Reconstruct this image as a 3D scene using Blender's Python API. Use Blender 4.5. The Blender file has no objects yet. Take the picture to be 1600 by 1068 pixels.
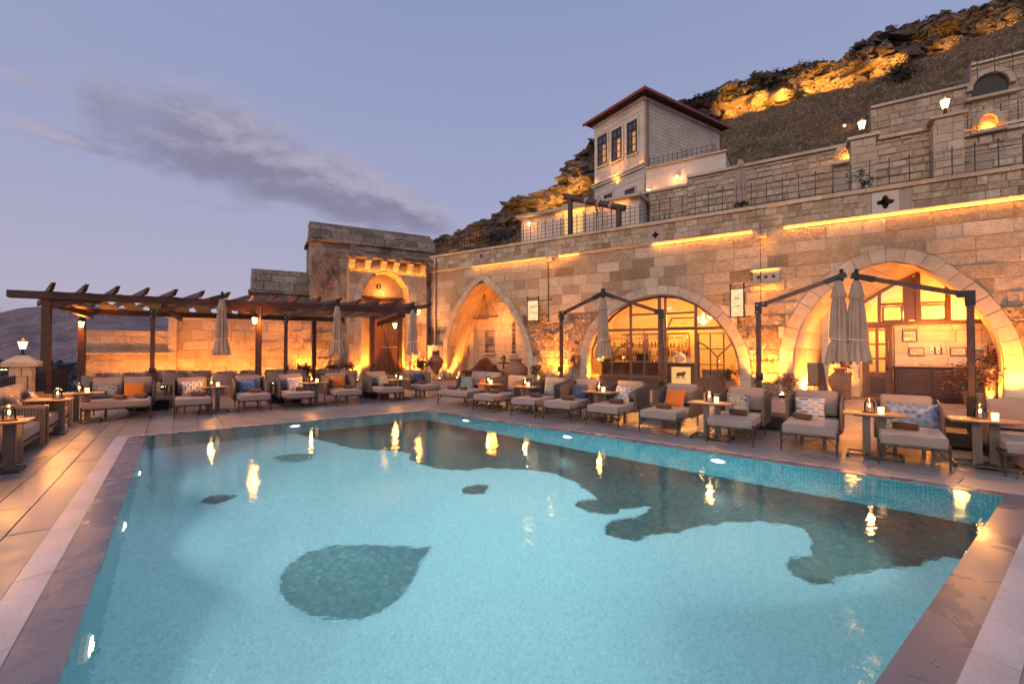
import bpy, bmesh, math, random
from mathutils import Vector, Matrix, noise
from mathutils.geometry import tessellate_polygon
R = random.Random(7)
SC = bpy.context.scene
COL = SC.collection
rad = math.radians
F = 697.0                      # focal length in photo pixels (photo 1600 wide)
PITCH = math.atan(11 / F)
EYE = Vector((0, 0, 1.7))

# ------------------------------------------------------------------ camera
cd = bpy.data.cameras.new('camera'); cam = bpy.data.objects.new('camera', cd); COL.objects.link(cam)
cam.location = EYE; cam.rotation_euler = (rad(90) + PITCH, 0, 0)
cd.sensor_width = 36; cd.lens = 36 * F / 1600; cd.clip_start = .05; cd.clip_end = 20000
SC.camera = cam
SC.view_settings.view_transform = 'Standard'; SC.view_settings.look = 'None'
SC.view_settings.exposure = 0.22; SC.view_settings.gamma = 1.0; SC.view_settings.use_curve_mapping = False
cy = SC.cycles
cy.use_denoising = True; cy.denoiser = 'OPENIMAGEDENOISE'
cy.max_bounces = 8; cy.diffuse_bounces = 4; cy.glossy_bounces = 3; cy.transmission_bounces = 6; cy.transparent_max_bounces = 8
cy.sample_clamp_indirect = 4.0; cy.sample_clamp_direct = 0.0; cy.blur_glossy = 0.5
cy.use_adaptive_sampling = True; cy.adaptive_threshold = 0.02

# ------------------------------------------------------------------ node helper
class NT:
    def __init__(s, nt): s.nt = nt
    def n(s, t, **kw):
        nd = s.nt.nodes.new(t)
        for k, v in kw.items(): setattr(nd, k, v)
        return nd
    def put(s, sock, v):
        if isinstance(v, bpy.types.NodeSocket): s.nt.links.new(v, sock)
        elif v is not None: sock.default_value = v
    def m(s, op, a, b=None, c=None, clamp=False):
        nd = s.n('ShaderNodeMath', operation=op, use_clamp=clamp)
        for i, v in enumerate((a, b, c)): s.put(nd.inputs[i], v) if v is not None else None
        return nd.outputs[0]
    def vm(s, op, a, b=None):
        nd = s.n('ShaderNodeVectorMath', operation=op); s.put(nd.inputs[0], a)
        if b is not None: s.put(nd.inputs[1], b)
        return nd.outputs['Value'] if op in ('LENGTH', 'DOT_PRODUCT') else nd.outputs[0]
    def mix(s, f, a, b, mode='MIX'):
        nd = s.n('ShaderNodeMix', data_type='RGBA', blend_type=mode)
        s.put(nd.inputs[0], f); s.put(nd.inputs[6], a); s.put(nd.inputs[7], b); return nd.outputs[2]
    def noise(s, vec, scale, detail=4, rough=.55, dist=0, out=0):
        nd = s.n('ShaderNodeTexNoise'); s.put(nd.inputs['Vector'], vec)
        nd.inputs['Scale'].default_value = scale; nd.inputs['Detail'].default_value = detail
        nd.inputs['Roughness'].default_value = rough; nd.inputs['Distortion'].default_value = dist
        return nd.outputs[out]
    def ramp(s, f, stops, interp='LINEAR'):
        nd = s.n('ShaderNodeValToRGB'); s.put(nd.inputs[0], f); cr = nd.color_ramp; cr.interpolation = interp
        while len(cr.elements) < len(stops): cr.elements.new(.5)
        for e, (p, c) in zip(cr.elements, stops): e.position = p; e.color = c if len(c) == 4 else (*c, 1)
        return nd.outputs[0]
    def rng(s, v, a, b, c=0., d=1., t='SMOOTHSTEP'):
        nd = s.n('ShaderNodeMapRange', interpolation_type=t); s.put(nd.inputs[0], v)
        for i, x in enumerate((a, b, c, d)): nd.inputs[i + 1].default_value = x
        return nd.outputs[0]
    def bump(s, h, strength, dist=.02, normal=None):
        nd = s.n('ShaderNodeBump'); nd.inputs['Strength'].default_value = strength; nd.inputs['Distance'].default_value = dist
        s.put(nd.inputs['Height'], h)
        if normal is not None: s.put(nd.inputs['Normal'], normal)
        return nd.outputs[0]
def C4(c): return (c[0], c[1], c[2], 1)

# ------------------------------------------------------------------ world: dusk sky with one long cloud bank
w = bpy.data.worlds.new('World'); SC.world = w; w.use_nodes = True
w.node_tree.nodes.clear(); W = NT(w.node_tree)
out = W.n('ShaderNodeOutputWorld'); bg = W.n('ShaderNodeBackground'); W.nt.links.new(bg.outputs[0], out.inputs[0])
tc = W.n('ShaderNodeTexCoord').outputs['Generated']
sep = W.n('ShaderNodeSeparateXYZ'); W.put(sep.inputs[0], tc)
elev = W.m('ARCSINE', sep.outputs[2])
azim = W.m('ARCTAN2', sep.outputs[0], sep.outputs[1])
grad = W.ramp(W.m('DIVIDE', elev, 1.5708, clamp=True), [(0, (.43, .375, .455)), (.08, (.375, .35, .47)), (.22, (.295, .315, .475)), (.42, (.225, .27, .445)), (.75, (.19, .235, .44)), (1, (.15, .20, .40))])
sky = W.n('ShaderNodeTexSky', sky_type='NISHITA'); sky.sun_disc = False
sky.sun_elevation = rad(2.0); sky.sun_rotation = rad(212); sky.altitude = 1100; sky.ozone_density = 3.0
skyc = W.mix(1.0, sky.outputs[0], (.05, .05, .05, 1), 'MULTIPLY')
base = W.mix(1.0, grad, W.mix(1.0, skyc, (.30, .30, .30, 1), 'MULTIPLY'), 'ADD')
def cloudlayer(daz, del_):
    """density of the cloud bank at direction (azimuth, elevation)"""
    A = W.m('ADD', azim, daz); E = W.m('ADD', elev, del_)
    cmb = W.n('ShaderNodeCombineXYZ'); W.put(cmb.inputs[0], A); W.put(cmb.inputs[1], W.m('MULTIPLY', E, 2.0))
    n1 = W.noise(cmb.outputs[0], 5.5, 8, .62, .25)
    tot = None
    # azimuth, elevation, half length, half height, tilt, gain
    for (a0, e0, la, le, th, g) in ((-.56, .362, .19, .078, -.12, 1.12), (-.39, .326, .20, .066, -.20, 1.12), (-.225, .296, .11, .046, -.34, .92), (-.68, .385, .13, .06, -.02, .75), (-.50, .328, .16, .05, -.08, 1.0),
                                    (-.62, .262, .12, .014, -.05, .55), (-.80, .325, .10, .012, -.12, .58), (-.84, .385, .09, .015, -.05, .56), (-.62, .46, .12, .03, -.2, .20),
                                    (-.90, .062, .12, .026, 0, .8),
                                    (1.7, .4, .5, .06, .2, .8), (2.8, .3, .6, .07, -.2, .8), (-2.1, .35, .5, .06, .1, .8)):
        ct, st = math.cos(th), math.sin(th)
        x = W.m('SUBTRACT', A, a0); y = W.m('SUBTRACT', E, e0)
        u = W.m('DIVIDE', W.m('ADD', W.m('MULTIPLY', x, ct), W.m('MULTIPLY', y, st)), la)
        v = W.m('DIVIDE', W.m('SUBTRACT', W.m('MULTIPLY', y, ct), W.m('MULTIPLY', x, st)), le)
        r = W.m('ADD', W.m('MULTIPLY', u, u), W.m('MULTIPLY', v, v))
        g_ = W.m('MULTIPLY', W.m('EXPONENT', W.m('MULTIPLY', r, -.9)), g)
        tot = g_ if tot is None else W.m('MAXIMUM', tot, g_)
    d = W.m('ADD', W.m('MULTIPLY', tot, 1.15), W.m('MULTIPLY', W.m('SUBTRACT', n1, .5), 1.7))
    d = W.m('MULTIPLY', d, W.rng(tot, .0, .25))
    return d
d0 = cloudlayer(0, 0); d1 = cloudlayer(.004, .020)
cl = W.rng(d0, .20, 1.0)
lit = W.rng(W.m('SUBTRACT', d0, d1), -.15, .45)
ccol = W.mix(lit, (.20, .185, .28, 1), (.37, .34, .43, 1))
ccol = W.mix(W.rng(d0, .2, .7), (.44, .37, .49, 1), ccol)
cirr = W.rng(W.noise(W.vm('MULTIPLY', tc, (1.2, 1.2, 4.5)), 2.0, 6, .6, .8), .52, .85, 0, .22)
base = W.mix(cirr, base, (.42, .36, .52, 1))
W.put(bg.inputs[0], W.mix(W.m('MULTIPLY', cl, .86), base, ccol)); bg.inputs[1].default_value = 1.0

# afterglow: one very soft, low, slightly warm sun from behind the camera
sd = bpy.data.lights.new('sun', 'SUN'); sd.energy = 1.15; sd.angle = rad(40); sd.color = (1, .79, .63)
sun = bpy.data.objects.new('sun', sd); COL.objects.link(sun)
sun.rotation_euler = Vector((.50, .80, -.42)).to_track_quat('-Z', 'Y').to_euler()

WARM = (1, .30, .028); WARM2 = (1, .39, .075); GOLD = (1, .38, .05)
def lamp(name, kind, loc, energy, color=WARM, radius=.05, aim=None, cone=120, blend=.6, size=None, parent=None):
    d = bpy.data.lights.new(name, kind); d.energy = energy; d.color = color
    if kind in ('POINT', 'SPOT'): d.shadow_soft_size = radius
    if kind == 'SPOT': d.spot_size = rad(cone); d.spot_blend = blend
    if kind == 'AREA':
        d.shape = 'RECTANGLE'; d.size, d.size_y = size
    o = bpy.data.objects.new(name, d); COL.objects.link(o); o.location = loc
    if aim is not None: o.rotation_euler = Vector(aim).to_track_quat('-Z', 'Y').to_euler()
    if parent: o.parent = parent
    return o

# ------------------------------------------------------------------ geometry helpers
def ray(px, py):
    x, y, z = (px - 800) / F, 1.0, (534 - py) / F
    c, s = math.cos(PITCH), math.sin(PITCH)
    return Vector((x, y * c - z * s, y * s + z * c))
def G(px, py, z=0.0):
    r = ray(px, py); return EYE + r * ((z - EYE.z) / r.z)
def AT(px, py, D):
    r = ray(px, py); return EYE + r * (D / r.y)
class Frame:
    """a vertical plane standing in the place: local x along it, local y behind it, local z up"""
    def __init__(s, ox, oy, ang): s.o = Vector((ox, oy, 0)); s.a = ang; s.d = Vector((math.cos(ang), math.sin(ang), 0)); s.n = Vector((-math.sin(ang), math.cos(ang), 0))
    def pix(s, px, py, off=0.0):
        r = ray(px, py); P = s.o + s.n * off
        t = (P - EYE).dot(s.n) / r.dot(s.n); q = EYE + r * t
        return ((q - s.o).dot(s.d), q.z)
    def w(s, u, y, z=0.0): return s.o + s.d * u + s.n * y + Vector((0, 0, z))
Zup = Vector((0, 0, 1))
class MB:
    def __init__(s): s.v = []; s.f = []
    def add(s, vs, fs):
        n = len(s.v); s.v += [tuple(v) for v in vs]; s.f += [tuple(i + n for i in f) for f in fs]; return s
    def box(s, c, sz, rz=0, ry=0, rx=0):
        M = Matrix.Translation(c) @ Matrix.Rotation(rz, 4, 'Z') @ Matrix.Rotation(ry, 4, 'Y') @ Matrix.Rotation(rx, 4, 'X')
        a, b, d = sz[0] / 2, sz[1] / 2, sz[2] / 2
        vs = [M @ Vector((x, y, z)) for z in (-d, d) for x, y in ((-a, -b), (a, -b), (a, b), (-a, b))]
        return s.add(vs, [(3, 2, 1, 0), (4, 5, 6, 7), (0, 1, 5, 4), (1, 2, 6, 5), (2, 3, 7, 6), (3, 0, 4, 7)])
    def beam(s, a, b, w, h=None, up=Zup):
        a = Vector(a); b = Vector(b); h = h or w; d = (b - a).normalized()
        if abs(d.dot(up)) > .99: up = Vector((0, 1, 0))
        x = d.cross(up).normalized(); y = x.cross(d)
        vs = [p + x * (i * w / 2) + y * (j * h / 2) for p in (a, b) for i, j in ((-1, -1), (1, -1), (1, 1), (-1, 1))]
        return s.add(vs, [(3, 2, 1, 0), (4, 5, 6, 7), (0, 1, 5, 4), (1, 2, 6, 5), (2, 3, 7, 6), (3, 0, 4, 7)])
    def tube(s, pts, r, n=8, caps=True):
        pts = [Vector(p) for p in pts]; rs = r if isinstance(r, (list, tuple)) else [r] * len(pts); vs = []
        px = None
        for i, p in enumerate(pts):
            d = (pts[min(i + 1, len(pts) - 1)] - pts[max(i - 1, 0)]).normalized()
            if px is None:
                px = d.orthogonal().normalized()
            px = (px - d * px.dot(d)).normalized(); py = d.cross(px)
            for k in range(n):
                t = 2 * math.pi * k / n; vs.append(p + (px * math.cos(t) + py * math.sin(t)) * rs[i])
        fs = [(i * n + k, i * n + (k + 1) % n, (i + 1) * n + (k + 1) % n, (i + 1) * n + k) for i in range(len(pts) - 1) for k in range(n)]
        if caps: fs += [tuple(range(n - 1, -1, -1)), tuple((len(pts) - 1) * n + k for k in range(n))]
        return s.add(vs, fs)
    def lathe(s, prof, n=16, c=(0, 0, 0), fn=None):
        vs = []
        for i, (r, z) in enumerate(prof):
            for k in range(n):
                t = 2 * math.pi * k / n; rr = fn(t, i / (len(prof) - 1), r) if fn else r
                vs.append((c[0] + rr * math.cos(t), c[1] + rr * math.sin(t), c[2] + z))
        m = len(prof)
        fs = [(i * n + k, i * n + (k + 1) % n, (i + 1) * n + (k + 1) % n, (i + 1) * n + k) for i in range(m - 1) for k in range(n)]
        if prof[0][0] > .001: fs.append(tuple(range(n - 1, -1, -1)))
        if prof[-1][0] > .001: fs.append(tuple((m - 1) * n + k for k in range(n)))
        return s.add(vs, fs)
    def prism(s, poly, y0, y1, inset=0.0):
        """poly of (u, z); y0 front, y1 back; the front face drawn in by inset"""
        n = len(poly); cu = sum(p[0] for p in poly) / n; cz = sum(p[1] for p in poly) / n; ft = []
        for (u, z) in poly:
            du, dz = cu - u, cz - z; 
            ft.append((u + math.copysign(min(inset, abs(du)), du), y0, z + math.copysign(min(inset, abs(dz)), dz)))
        vs = ft + [(u, y0 + inset * 1.0, z) for u, z in poly] + [(u, y1, z) for u, z in poly] if inset else [(u, y0, z) for u, z in poly] + [(u, y1, z) for u, z in poly]
        L = 3 if inset else 2
        fs = [(l * n + i, l * n + (i + 1) % n, (l + 1) * n + (i + 1) % n, (l + 1) * n + i) for l in range(L - 1) for i in range(n)]
        if n <= 4: fs += [tuple(range(n - 1, -1, -1)), tuple(range((L - 1) * n, L * n))]
        else:
            T = tessellate_polygon([[Vector((u, z, 0)) for u, z in poly]])
            fs += [tuple(t) for t in T] + [tuple(i + (L - 1) * n for i in t) for t in T]
        return s.add(vs, fs)
    def slab(s, p, thick, nrm):
        p = [Vector(q) for q in p]; nrm = Vector(nrm).normalized(); n = len(p)
        c = sum(p, Vector()) / n
        top = [q + nrm * thick + (c - q) * .04 for q in p]
        return s.add(top + p, [tuple(range(n))] + [(i, i + n, (i + 1) % n + n, (i + 1) % n) for i in range(n)])
    def rbox(s, c, sz, r=.03, seg=2, puff=0, rz=0, rx=0):
        bm = bmesh.new(); bmesh.ops.create_cube(bm, size=1)
        for v in bm.verts: v.co = Vector((v.co.x * sz[0], v.co.y * sz[1], v.co.z * sz[2]))
        bmesh.ops.subdivide_edges(bm, edges=bm.edges[:], cuts=3, use_grid_fill=True) if puff else None
        if puff:
            for v in bm.verts:
                k = [max(0., 1 - (2 * v.co[i] / sz[i]) ** 2) for i in range(3)]
                for i in range(3):
                    j, l = (i + 1) % 3, (i + 2) % 3
                    if abs(abs(v.co[i]) - sz[i] / 2) < 1e-5: v.co[i] += math.copysign(puff * k[j] * k[l] * min(1, sz[i] and 1), v.co[i])
        e = [e for e in bm.edges if len(e.link_faces) == 2 and e.calc_face_angle(0) > 1.0]
        bmesh.ops.bevel(bm, geom=e, offset=r, segments=seg, profile=.6, affect='EDGES', clamp_overlap=True)
        M = Matrix.Translation(c) @ Matrix.Rotation(rz, 4, 'Z') @ Matrix.Rotation(rx, 4, 'X')
        bm.verts.index_update()
        s.add([M @ v.co for v in bm.verts], [tuple(v.index for v in f.verts) for f in bm.faces]); bm.free(); return s
    def ball(s, c, r, n=12, m=8, sq=(1, 1, 1)):
        prof = [(math.sin(math.pi * i / m) + (1e-4 if i in (0, m) else 0), -math.cos(math.pi * i / m)) for i in range(m + 1)]
        k = len(s.v); s.lathe(prof, n)
        for i in range(k, len(s.v)):
            v = s.v[i]; s.v[i] = (c[0] + v[0] * r * sq[0], c[1] + v[1] * r * sq[1], c[2] + v[2] * r * sq[2])
        return s
    def xf(s, M): s.v = [tuple(M @ Vector(v)) for v in s.v]; return s
    def mesh(s, name, mat=None, smooth=None):
        me = bpy.data.meshes.new(name); me.from_pydata(s.v, [], s.f)
        bm = bmesh.new(); bm.from_mesh(me); bmesh.ops.recalc_face_normals(bm, faces=bm.faces); bm.to_mesh(me); bm.free()
        if smooth: me.shade_smooth(); me.set_sharp_from_angle(angle=smooth)
        if mat: me.materials.append(mat)
        return me
    def build(s, name, mat, parent=None, smooth=None, kind=None, label=None, loc=None, rz=0):
        return obj(name, s.mesh(name, mat, smooth), parent, kind, label, loc, rz)
def obj(name, me, parent=None, kind=None, label=None, loc=None, rz=0):
    o = bpy.data.objects.new(name, me); COL.objects.link(o)
    if parent: o.parent = parent
    if kind: o['kind'] = kind
    if label: o['label'] = label
    if loc is not None: o.location = loc
    if rz: o.rotation_euler.z = rz
    return o
def tag(o, label, cat, group=None):
    o['label'] = label; o['category'] = cat
    if group: o['group'] = group
    return o
def thing(name, label, cat, loc=(0, 0, 0), rz=0, group=None):
    o = bpy.data.objects.new(name, None); COL.objects.link(o); o.location = loc; o.rotation_euler.z = rz; o.empty_display_size = .2
    return tag(o, label, cat, group)
def dup(root, loc, rz, label=None, group=None):
    def cp(o, par):
        c = o.copy(); COL.objects.link(c)
        if par: c.parent = par
        for ch in o.children: cp(ch, c)
        return c
    c = cp(root, None); c.location = loc; c.rotation_euler.z = rz
    if label: c['label'] = label
    if group: c['group'] = group
    return c

# ------------------------------------------------------------------ materials
def newmat(name):
    m = bpy.data.materials.new(name); m.use_nodes = True; nt = m.node_tree; nt.nodes.clear(); T = NT(nt)
    o = T.n('ShaderNodeOutputMaterial'); b = T.n('ShaderNodeBsdfPrincipled'); nt.links.new(b.outputs[0], o.inputs[0])
    return m, T, b, o
def mat(name, col, rough=.7, metal=0, var=.25, scale=6, bump=.15, bscale=40, col2=None, emis=None, estr=0, stretch=None, spec=None, perobj=0, bdist=.01):
    m, T, b, o = newmat(name)
    co = T.n('ShaderNodeTexCoord').outputs['Object']
    if stretch: co = T.vm('MULTIPLY', co, stretch)
    n1 = T.noise(co, scale, 5, .6)
    c2 = col2 or tuple(x * .6 for x in col)
    c = T.mix(T.rng(n1, .5 - var, .5 + var), C4(c2), C4(col)) if var else C4(col)
    if perobj:
        r = T.n('ShaderNodeObjectInfo').outputs['Random']
        c = T.mix(1.0, c, T.ramp(r, [(0, (1 - perobj,) * 3), (1, (1 + 0 * perobj,) * 3)]), 'MULTIPLY')
    T.put(b.inputs['Base Color'], c); b.inputs['Roughness'].default_value = rough; b.inputs['Metallic'].default_value = metal
    if spec is not None: b.inputs['Specular IOR Level'].default_value = spec
    if bump: T.put(b.inputs['Normal'], T.bump(T.noise(co, bscale, 4, .6), bump, bdist))
    if emis: b.inputs['Emission Color'].default_value = C4(emis); b.inputs['Emission Strength'].default_value = estr
    return m
def emat(name, col, s):
    m, T, b, o = newmat(name); b.inputs['Base Color'].default_value = (.8, .7, .5, 1)
    b.inputs['Emission Color'].default_value = C4(col); b.inputs['Emission Strength'].default_value = s; return m
def stone(name, pal, rough=.88, bump=.7, stain=.45, stainc=(.16, .10, .07), bs=14, chips=.5, bd=.03):
    """hewn tuff / limestone: each block its own tone, pitted face, weather stains"""
    m, T, b, o = newmat(name)
    pos = T.n('ShaderNodeNewGeometry'); P = pos.outputs['Position']
    oi = T.n('ShaderNodeObjectInfo').outputs['Random']
    r = T.m('FRACT', T.m('ADD', T.m('MULTIPLY', oi, 7.31), T.m('MULTIPLY', pos.outputs['Random Per Island'], 3.17)))
    c = T.ramp(r, [(i / (len(pal) - 1), p) for i, p in enumerate(pal)])
    n1 = T.noise(P, .55, 7, .68, .4); n2 = T.noise(P, 6, 5, .7)
    c = T.mix(T.m('MULTIPLY', T.rng(n2, .35, .75), .35), c, T.mix(1.0, c, (.62, .50, .42, 1), 'MULTIPLY'))
    c = T.mix(T.m('MULTIPLY', T.rng(n1, .47, .68), stain), c, C4(stainc))
    T.put(b.inputs['Base Color'], c); b.inputs['Roughness'].default_value = rough; b.inputs['Specular IOR Level'].default_value = .25
    vor = T.n('ShaderNodeTexVoronoi'); T.put(vor.inputs['Vector'], P); vor.inputs['Scale'].default_value = 16
    pit = T.rng(T.noise(P, 9, 6, .72), .3, .55)
    h = T.m('ADD', T.m('MULTIPLY', T.noise(P, bs, 8, .7), 1.0), T.m('MULTIPLY', pit, chips))
    T.put(b.inputs['Normal'], T.bump(h, bump, bd)); return m
M = {}
tan = [(.60, .46, .315), (.49, .365, .24), (.66, .53, .375), (.40, .275, .17), (.57, .42, .27), (.72, .60, .445), (.45, .31, .19), (.62, .49, .34), (.31, .205, .125), (.58, .44, .295)]
M['stone'] = stone('limestone', tan, bump=.85, stain=.40, stainc=(.20, .115, .075), chips=.7, bd=.04)
M['rockface'] = stone('rock_faced_limestone', tan, bump=1.0, stain=.35, stainc=(.20, .115, .075), chips=1.6, bs=7, bd=.11)
M['stone_smooth'] = stone('smooth_limestone', [(.58, .45, .32), (.49, .37, .255), (.62, .50, .365)], bump=.3, stain=.3, chips=.15)
M['stone_rough'] = stone('rubble_stone', [(.58, .455, .33), (.43, .32, .225), (.66, .535, .40), (.49, .36, .245), (.60, .445, .305)], bump=.8, stain=.4, chips=.6, bd=.05)
M['stone_old'] = stone('weathered_stone', [(.42, .33, .25), (.30, .23, .18), (.48, .38, .29), (.22, .17, .14)], bump=1, stain=.85, stainc=(.075, .06, .05), chips=.9, bd=.05)
M['stone_orange'] = stone('ochre_stone', [(.50, .36, .24), (.58, .43, .29), (.42, .29, .19), (.54, .40, .27)], bump=.8, stain=.55, stainc=(.17, .09, .05), chips=.6)
M['ashlar'] = stone('pale_ashlar', [(.64, .55, .45), (.60, .51, .42), (.68, .59, .49)], bump=.4, stain=.5, stainc=(.36, .28, .21), chips=.1)
M['mortar'] = stone('mortar', [(.42, .33, .255), (.38, .30, .235)], bump=.5, stain=.3)
M['cliff'] = stone('cliff_rock', [(.46, .37, .29), (.38, .30, .24)], bump=1, stain=.7, stainc=(.09, .075, .065), bs=.8, chips=2.5, bd=.8)
M['plaster'] = mat('pale_plaster', (.62, .53, .45), .9, var=.3, scale=1.5, bump=.2, bscale=20, col2=(.50, .42, .35))
M['darkwood'] = mat('dark_stained_wood', (.12, .045, .022), .5, var=.3, scale=5, stretch=(1, 1, 8), bump=.2, bscale=30, col2=(.05, .02, .012), perobj=.35)
M['wood'] = mat('brown_wood', (.20, .09, .04), .45, var=.3, scale=4, stretch=(2, 2, 9), bump=.25, bscale=18, col2=(.11, .04, .018), perobj=.2)
M['tabletop'] = mat('oiled_teak', (.34, .20, .105), .42, var=.35, scale=3, stretch=(2, 14, 2), bump=.15, bscale=20, col2=(.22, .125, .065))
M['teakleg'] = mat('grey_brown_wood', (.17, .12, .09), .55, var=.3, scale=4, stretch=(8, 8, 1), bump=.15, col2=(.11, .075, .055))
M['metal'] = mat('bronze_painted_metal', (.085, .062, .05), .45, .4, var=.1, bump=.05)
M['black'] = mat('black_iron', (.022, .02, .02), .5, .3, var=.1, bump=.1)
M['mast'] = mat('burgundy_brown_mast', (.095, .032, .022), .4, .2, var=.15, bump=.05)
M['glass'] = None
def fabric(name, c, c2, sc=220):
    m, T, b, o = newmat(name); co = T.n('ShaderNodeTexCoord').outputs['Object']
    f = T.noise(co, 3, 4, .6); g = T.noise(co, sc, 2, .5)
    T.put(b.inputs['Base Color'], T.mix(T.rng(T.m('ADD', T.m('MULTIPLY', f, .5), T.m('MULTIPLY', g, .5)), .35, .65), C4(c2), C4(c)))
    b.inputs['Roughness'].default_value = .95; b.inputs['Specular IOR Level'].default_value = .15
    b.inputs['Sheen Weight'].default_value = .25
    T.put(b.inputs['Normal'], T.bump(T.m('ADD', T.m('MULTIPLY', f, 3), g), .35, .006)); return m
M['cushion'] = fabric('taupe_cushion_fabric', (.33, .25, .21), (.27, .20, .165))
M['canvas'] = fabric('umbrella_canvas', (.42, .315, .245), (.30, .22, .17), 60)
M['towel'] = fabric('brown_towel', (.14, .06, .035), (.09, .035, .022), 150)
M['orange'] = fabric('orange_fabric', (.62, .19, .03), (.48, .13, .02))
M['navy'] = fabric('navy_fabric', (.06, .09, .16), (.035, .05, .10))
M['red'] = fabric('brick_red_fabric', (.10, .028, .018), (.06, .016, .01))
def weave(name, c, c2):
    m, T, b, o = newmat(name); co = T.n('ShaderNodeTexCoord').outputs['Object']
    wv = T.n('ShaderNodeTexWave', wave_type='BANDS', bands_direction='DIAGONAL'); T.put(wv.inputs[0], T.vm('MULTIPLY', co, (1, 1, 0)))
    wv.inputs['Scale'].default_value = 17; wv.inputs['Distortion'].default_value = .2
    T.put(b.inputs['Base Color'], T.mix(wv.outputs[1], C4(c2), C4(c))); b.inputs['Roughness'].default_value = .85
    T.put(b.inputs['Normal'], T.bump(wv.outputs[1], .8, .012)); return m
M['weave'] = weave('rope_weave', (.25, .19, .155), (.11, .08, .065))
def pattern(name, kind):
    m, T, b, o = newmat(name); co = T.n('ShaderNodeTexCoord').outputs['Object']
    b.inputs['Roughness'].default_value = .95; b.inputs['Specular IOR Level'].default_value = .1
    sp = T.n('ShaderNodeSeparateXYZ'); T.put(sp.inputs[0], co); x, z = sp.outputs[0], sp.outputs[2]
    if kind in ('feather', 'dashes'):
        a, c = (x, z) if kind == 'feather' else (z, x)
        col_i = T.m('FLOOR', T.m('MULTIPLY', a, 17)); fx = T.m('FRACT', T.m('MULTIPLY', a, 17))
        fz = T.m('FRACT', T.m('ADD', T.m('MULTIPLY', c, 5.5), T.m('MULTIPLY', col_i, .5)))
        dx = T.m('MULTIPLY', T.m('SUBTRACT', fx, .5), 1.15); dz = T.m('MULTIPLY', T.m('SUBTRACT', fz, .5), 1.05)
        r = T.m('ADD', T.m('MULTIPLY', dx, dx), T.m('MULTIPLY', dz, dz))
        wn = T.n('ShaderNodeTexWhiteNoise', noise_dimensions='2D'); cb = T.n('ShaderNodeCombineXYZ')
        T.put(cb.inputs[0], col_i); T.put(cb.inputs[1], T.m('FLOOR', T.m('ADD', T.m('MULTIPLY', c, 5.5), T.m('MULTIPLY', col_i, .5)))); T.put(wn.inputs['Vector'], cb.outputs[0])
        pal = [(0, (.62, .30, .10)), (.35, (.17, .22, .30)), (.65, (.75, .55, .35)), (.85, (.30, .26, .27))] if kind == 'feather' else [(0, (.22, .19, .2)), (.4, (.30, .33, .40)), (.75, (.52, .36, .28))]
        c_ = T.mix(T.rng(r, .19, .24), T.ramp(wn.outputs[0], pal, 'CONSTANT'), (.58, .53, .49, 1))
    elif kind == 'tiedye':
        n = T.noise(co, 9, 5, .6, 1.5); v = T.n('ShaderNodeTexVoronoi'); T.put(v.inputs[0], co); v.inputs['Scale'].default_value = 13
        c_ = T.ramp(T.m('ADD', T.m('MULTIPLY', n, .75), T.m('MULTIPLY', v.outputs[0], .55)), [(.3, (.03, .05, .11)), (.55, (.10, .16, .28)), (.9, (.24, .29, .36))])
    elif kind == 'blotch':
        n = T.noise(T.vm('MULTIPLY', co, (1, 1, 2.2)), 16, 4, .6, .5)
        c_ = T.ramp(n, [(.40, (.05, .07, .09)), (.47, (.22, .25, .26)), (.62, (.27, .26, .235))])
    else:
        n = T.noise(co, 14, 1, .4, 2.5)
        c_ = T.ramp(n, [(0, (.07, .13, .30)), (.38, (.10, .22, .42)), (.46, (.75, .72, .68)), (.54, (.55, .16, .06)), (.62, (.70, .70, .70)), (.70, (.05, .08, .2))], 'CONSTANT')
    T.put(b.inputs['Base Color'], c_); T.put(b.inputs['Normal'], T.bump(T.noise(co, 6, 4, .6), .5, .02)); return m
for k in ('feather', 'dashes', 'tiedye', 'blotch', 'leafy'): M[k] = pattern(k + '_print_fabric', k)
M['clay'] = mat('terracotta', (.36, .20, .11), .75, var=.35, scale=5, bump=.4, bscale=30, col2=(.24, .10, .05))
M['leaf'] = mat('dark_leaves', (.045, .07, .025), .6, var=.3, scale=20, bump=0, col2=(.02, .035, .015))
M['leaf2'] = mat('copper_leaves', (.16, .06, .025), .6, var=.3, scale=20, bump=0, col2=(.06, .05, .02))
M['flower'] = mat('red_flowers', (.45, .03, .04), .6, bump=0)
M['white'] = mat('white_ceramic', (.70, .64, .56), .35, var=0, bump=0)
M['candle'] = emat('lit_candle_glass', (1, .58, .18), 3.4)
M['flame'] = emat('candle_flame', (1, .6, .2), 30)
M['lampglass'] = emat('lit_lamp_glass', (1, .60, .20), 7)
M['led'] = emat('warm_led_strip', (1, .46, .08), 1.5)
M['lens'] = emat('lit_uplight_lens', (1, .7, .35), 40)
def glassmat(name, tint, r0=.04):
    m = bpy.data.materials.new(name); m.use_nodes = True; nt = m.node_tree; nt.nodes.clear(); T = NT(nt)
    o = T.n('ShaderNodeOutputMaterial'); mx = T.n('ShaderNodeMixShader'); tr = T.n('ShaderNodeBsdfTransparent'); gl = T.n('ShaderNodeBsdfGlossy')
    tr.inputs[0].default_value = C4(tint); gl.inputs['Roughness'].default_value = .03
    lw = T.n('ShaderNodeFresnel'); lw.inputs[0].default_value = 1.45
    T.put(mx.inputs[0], T.m('MULTIPLY', lw.outputs[0], 1.0)); nt.links.new(tr.outputs[0], mx.inputs[1]); nt.links.new(gl.outputs[0], mx.inputs[2]); nt.links.new(mx.outputs[0], o.inputs[0]); return m
M['glass'] = glassmat('window_glass', (.93, .90, .84))
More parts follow.
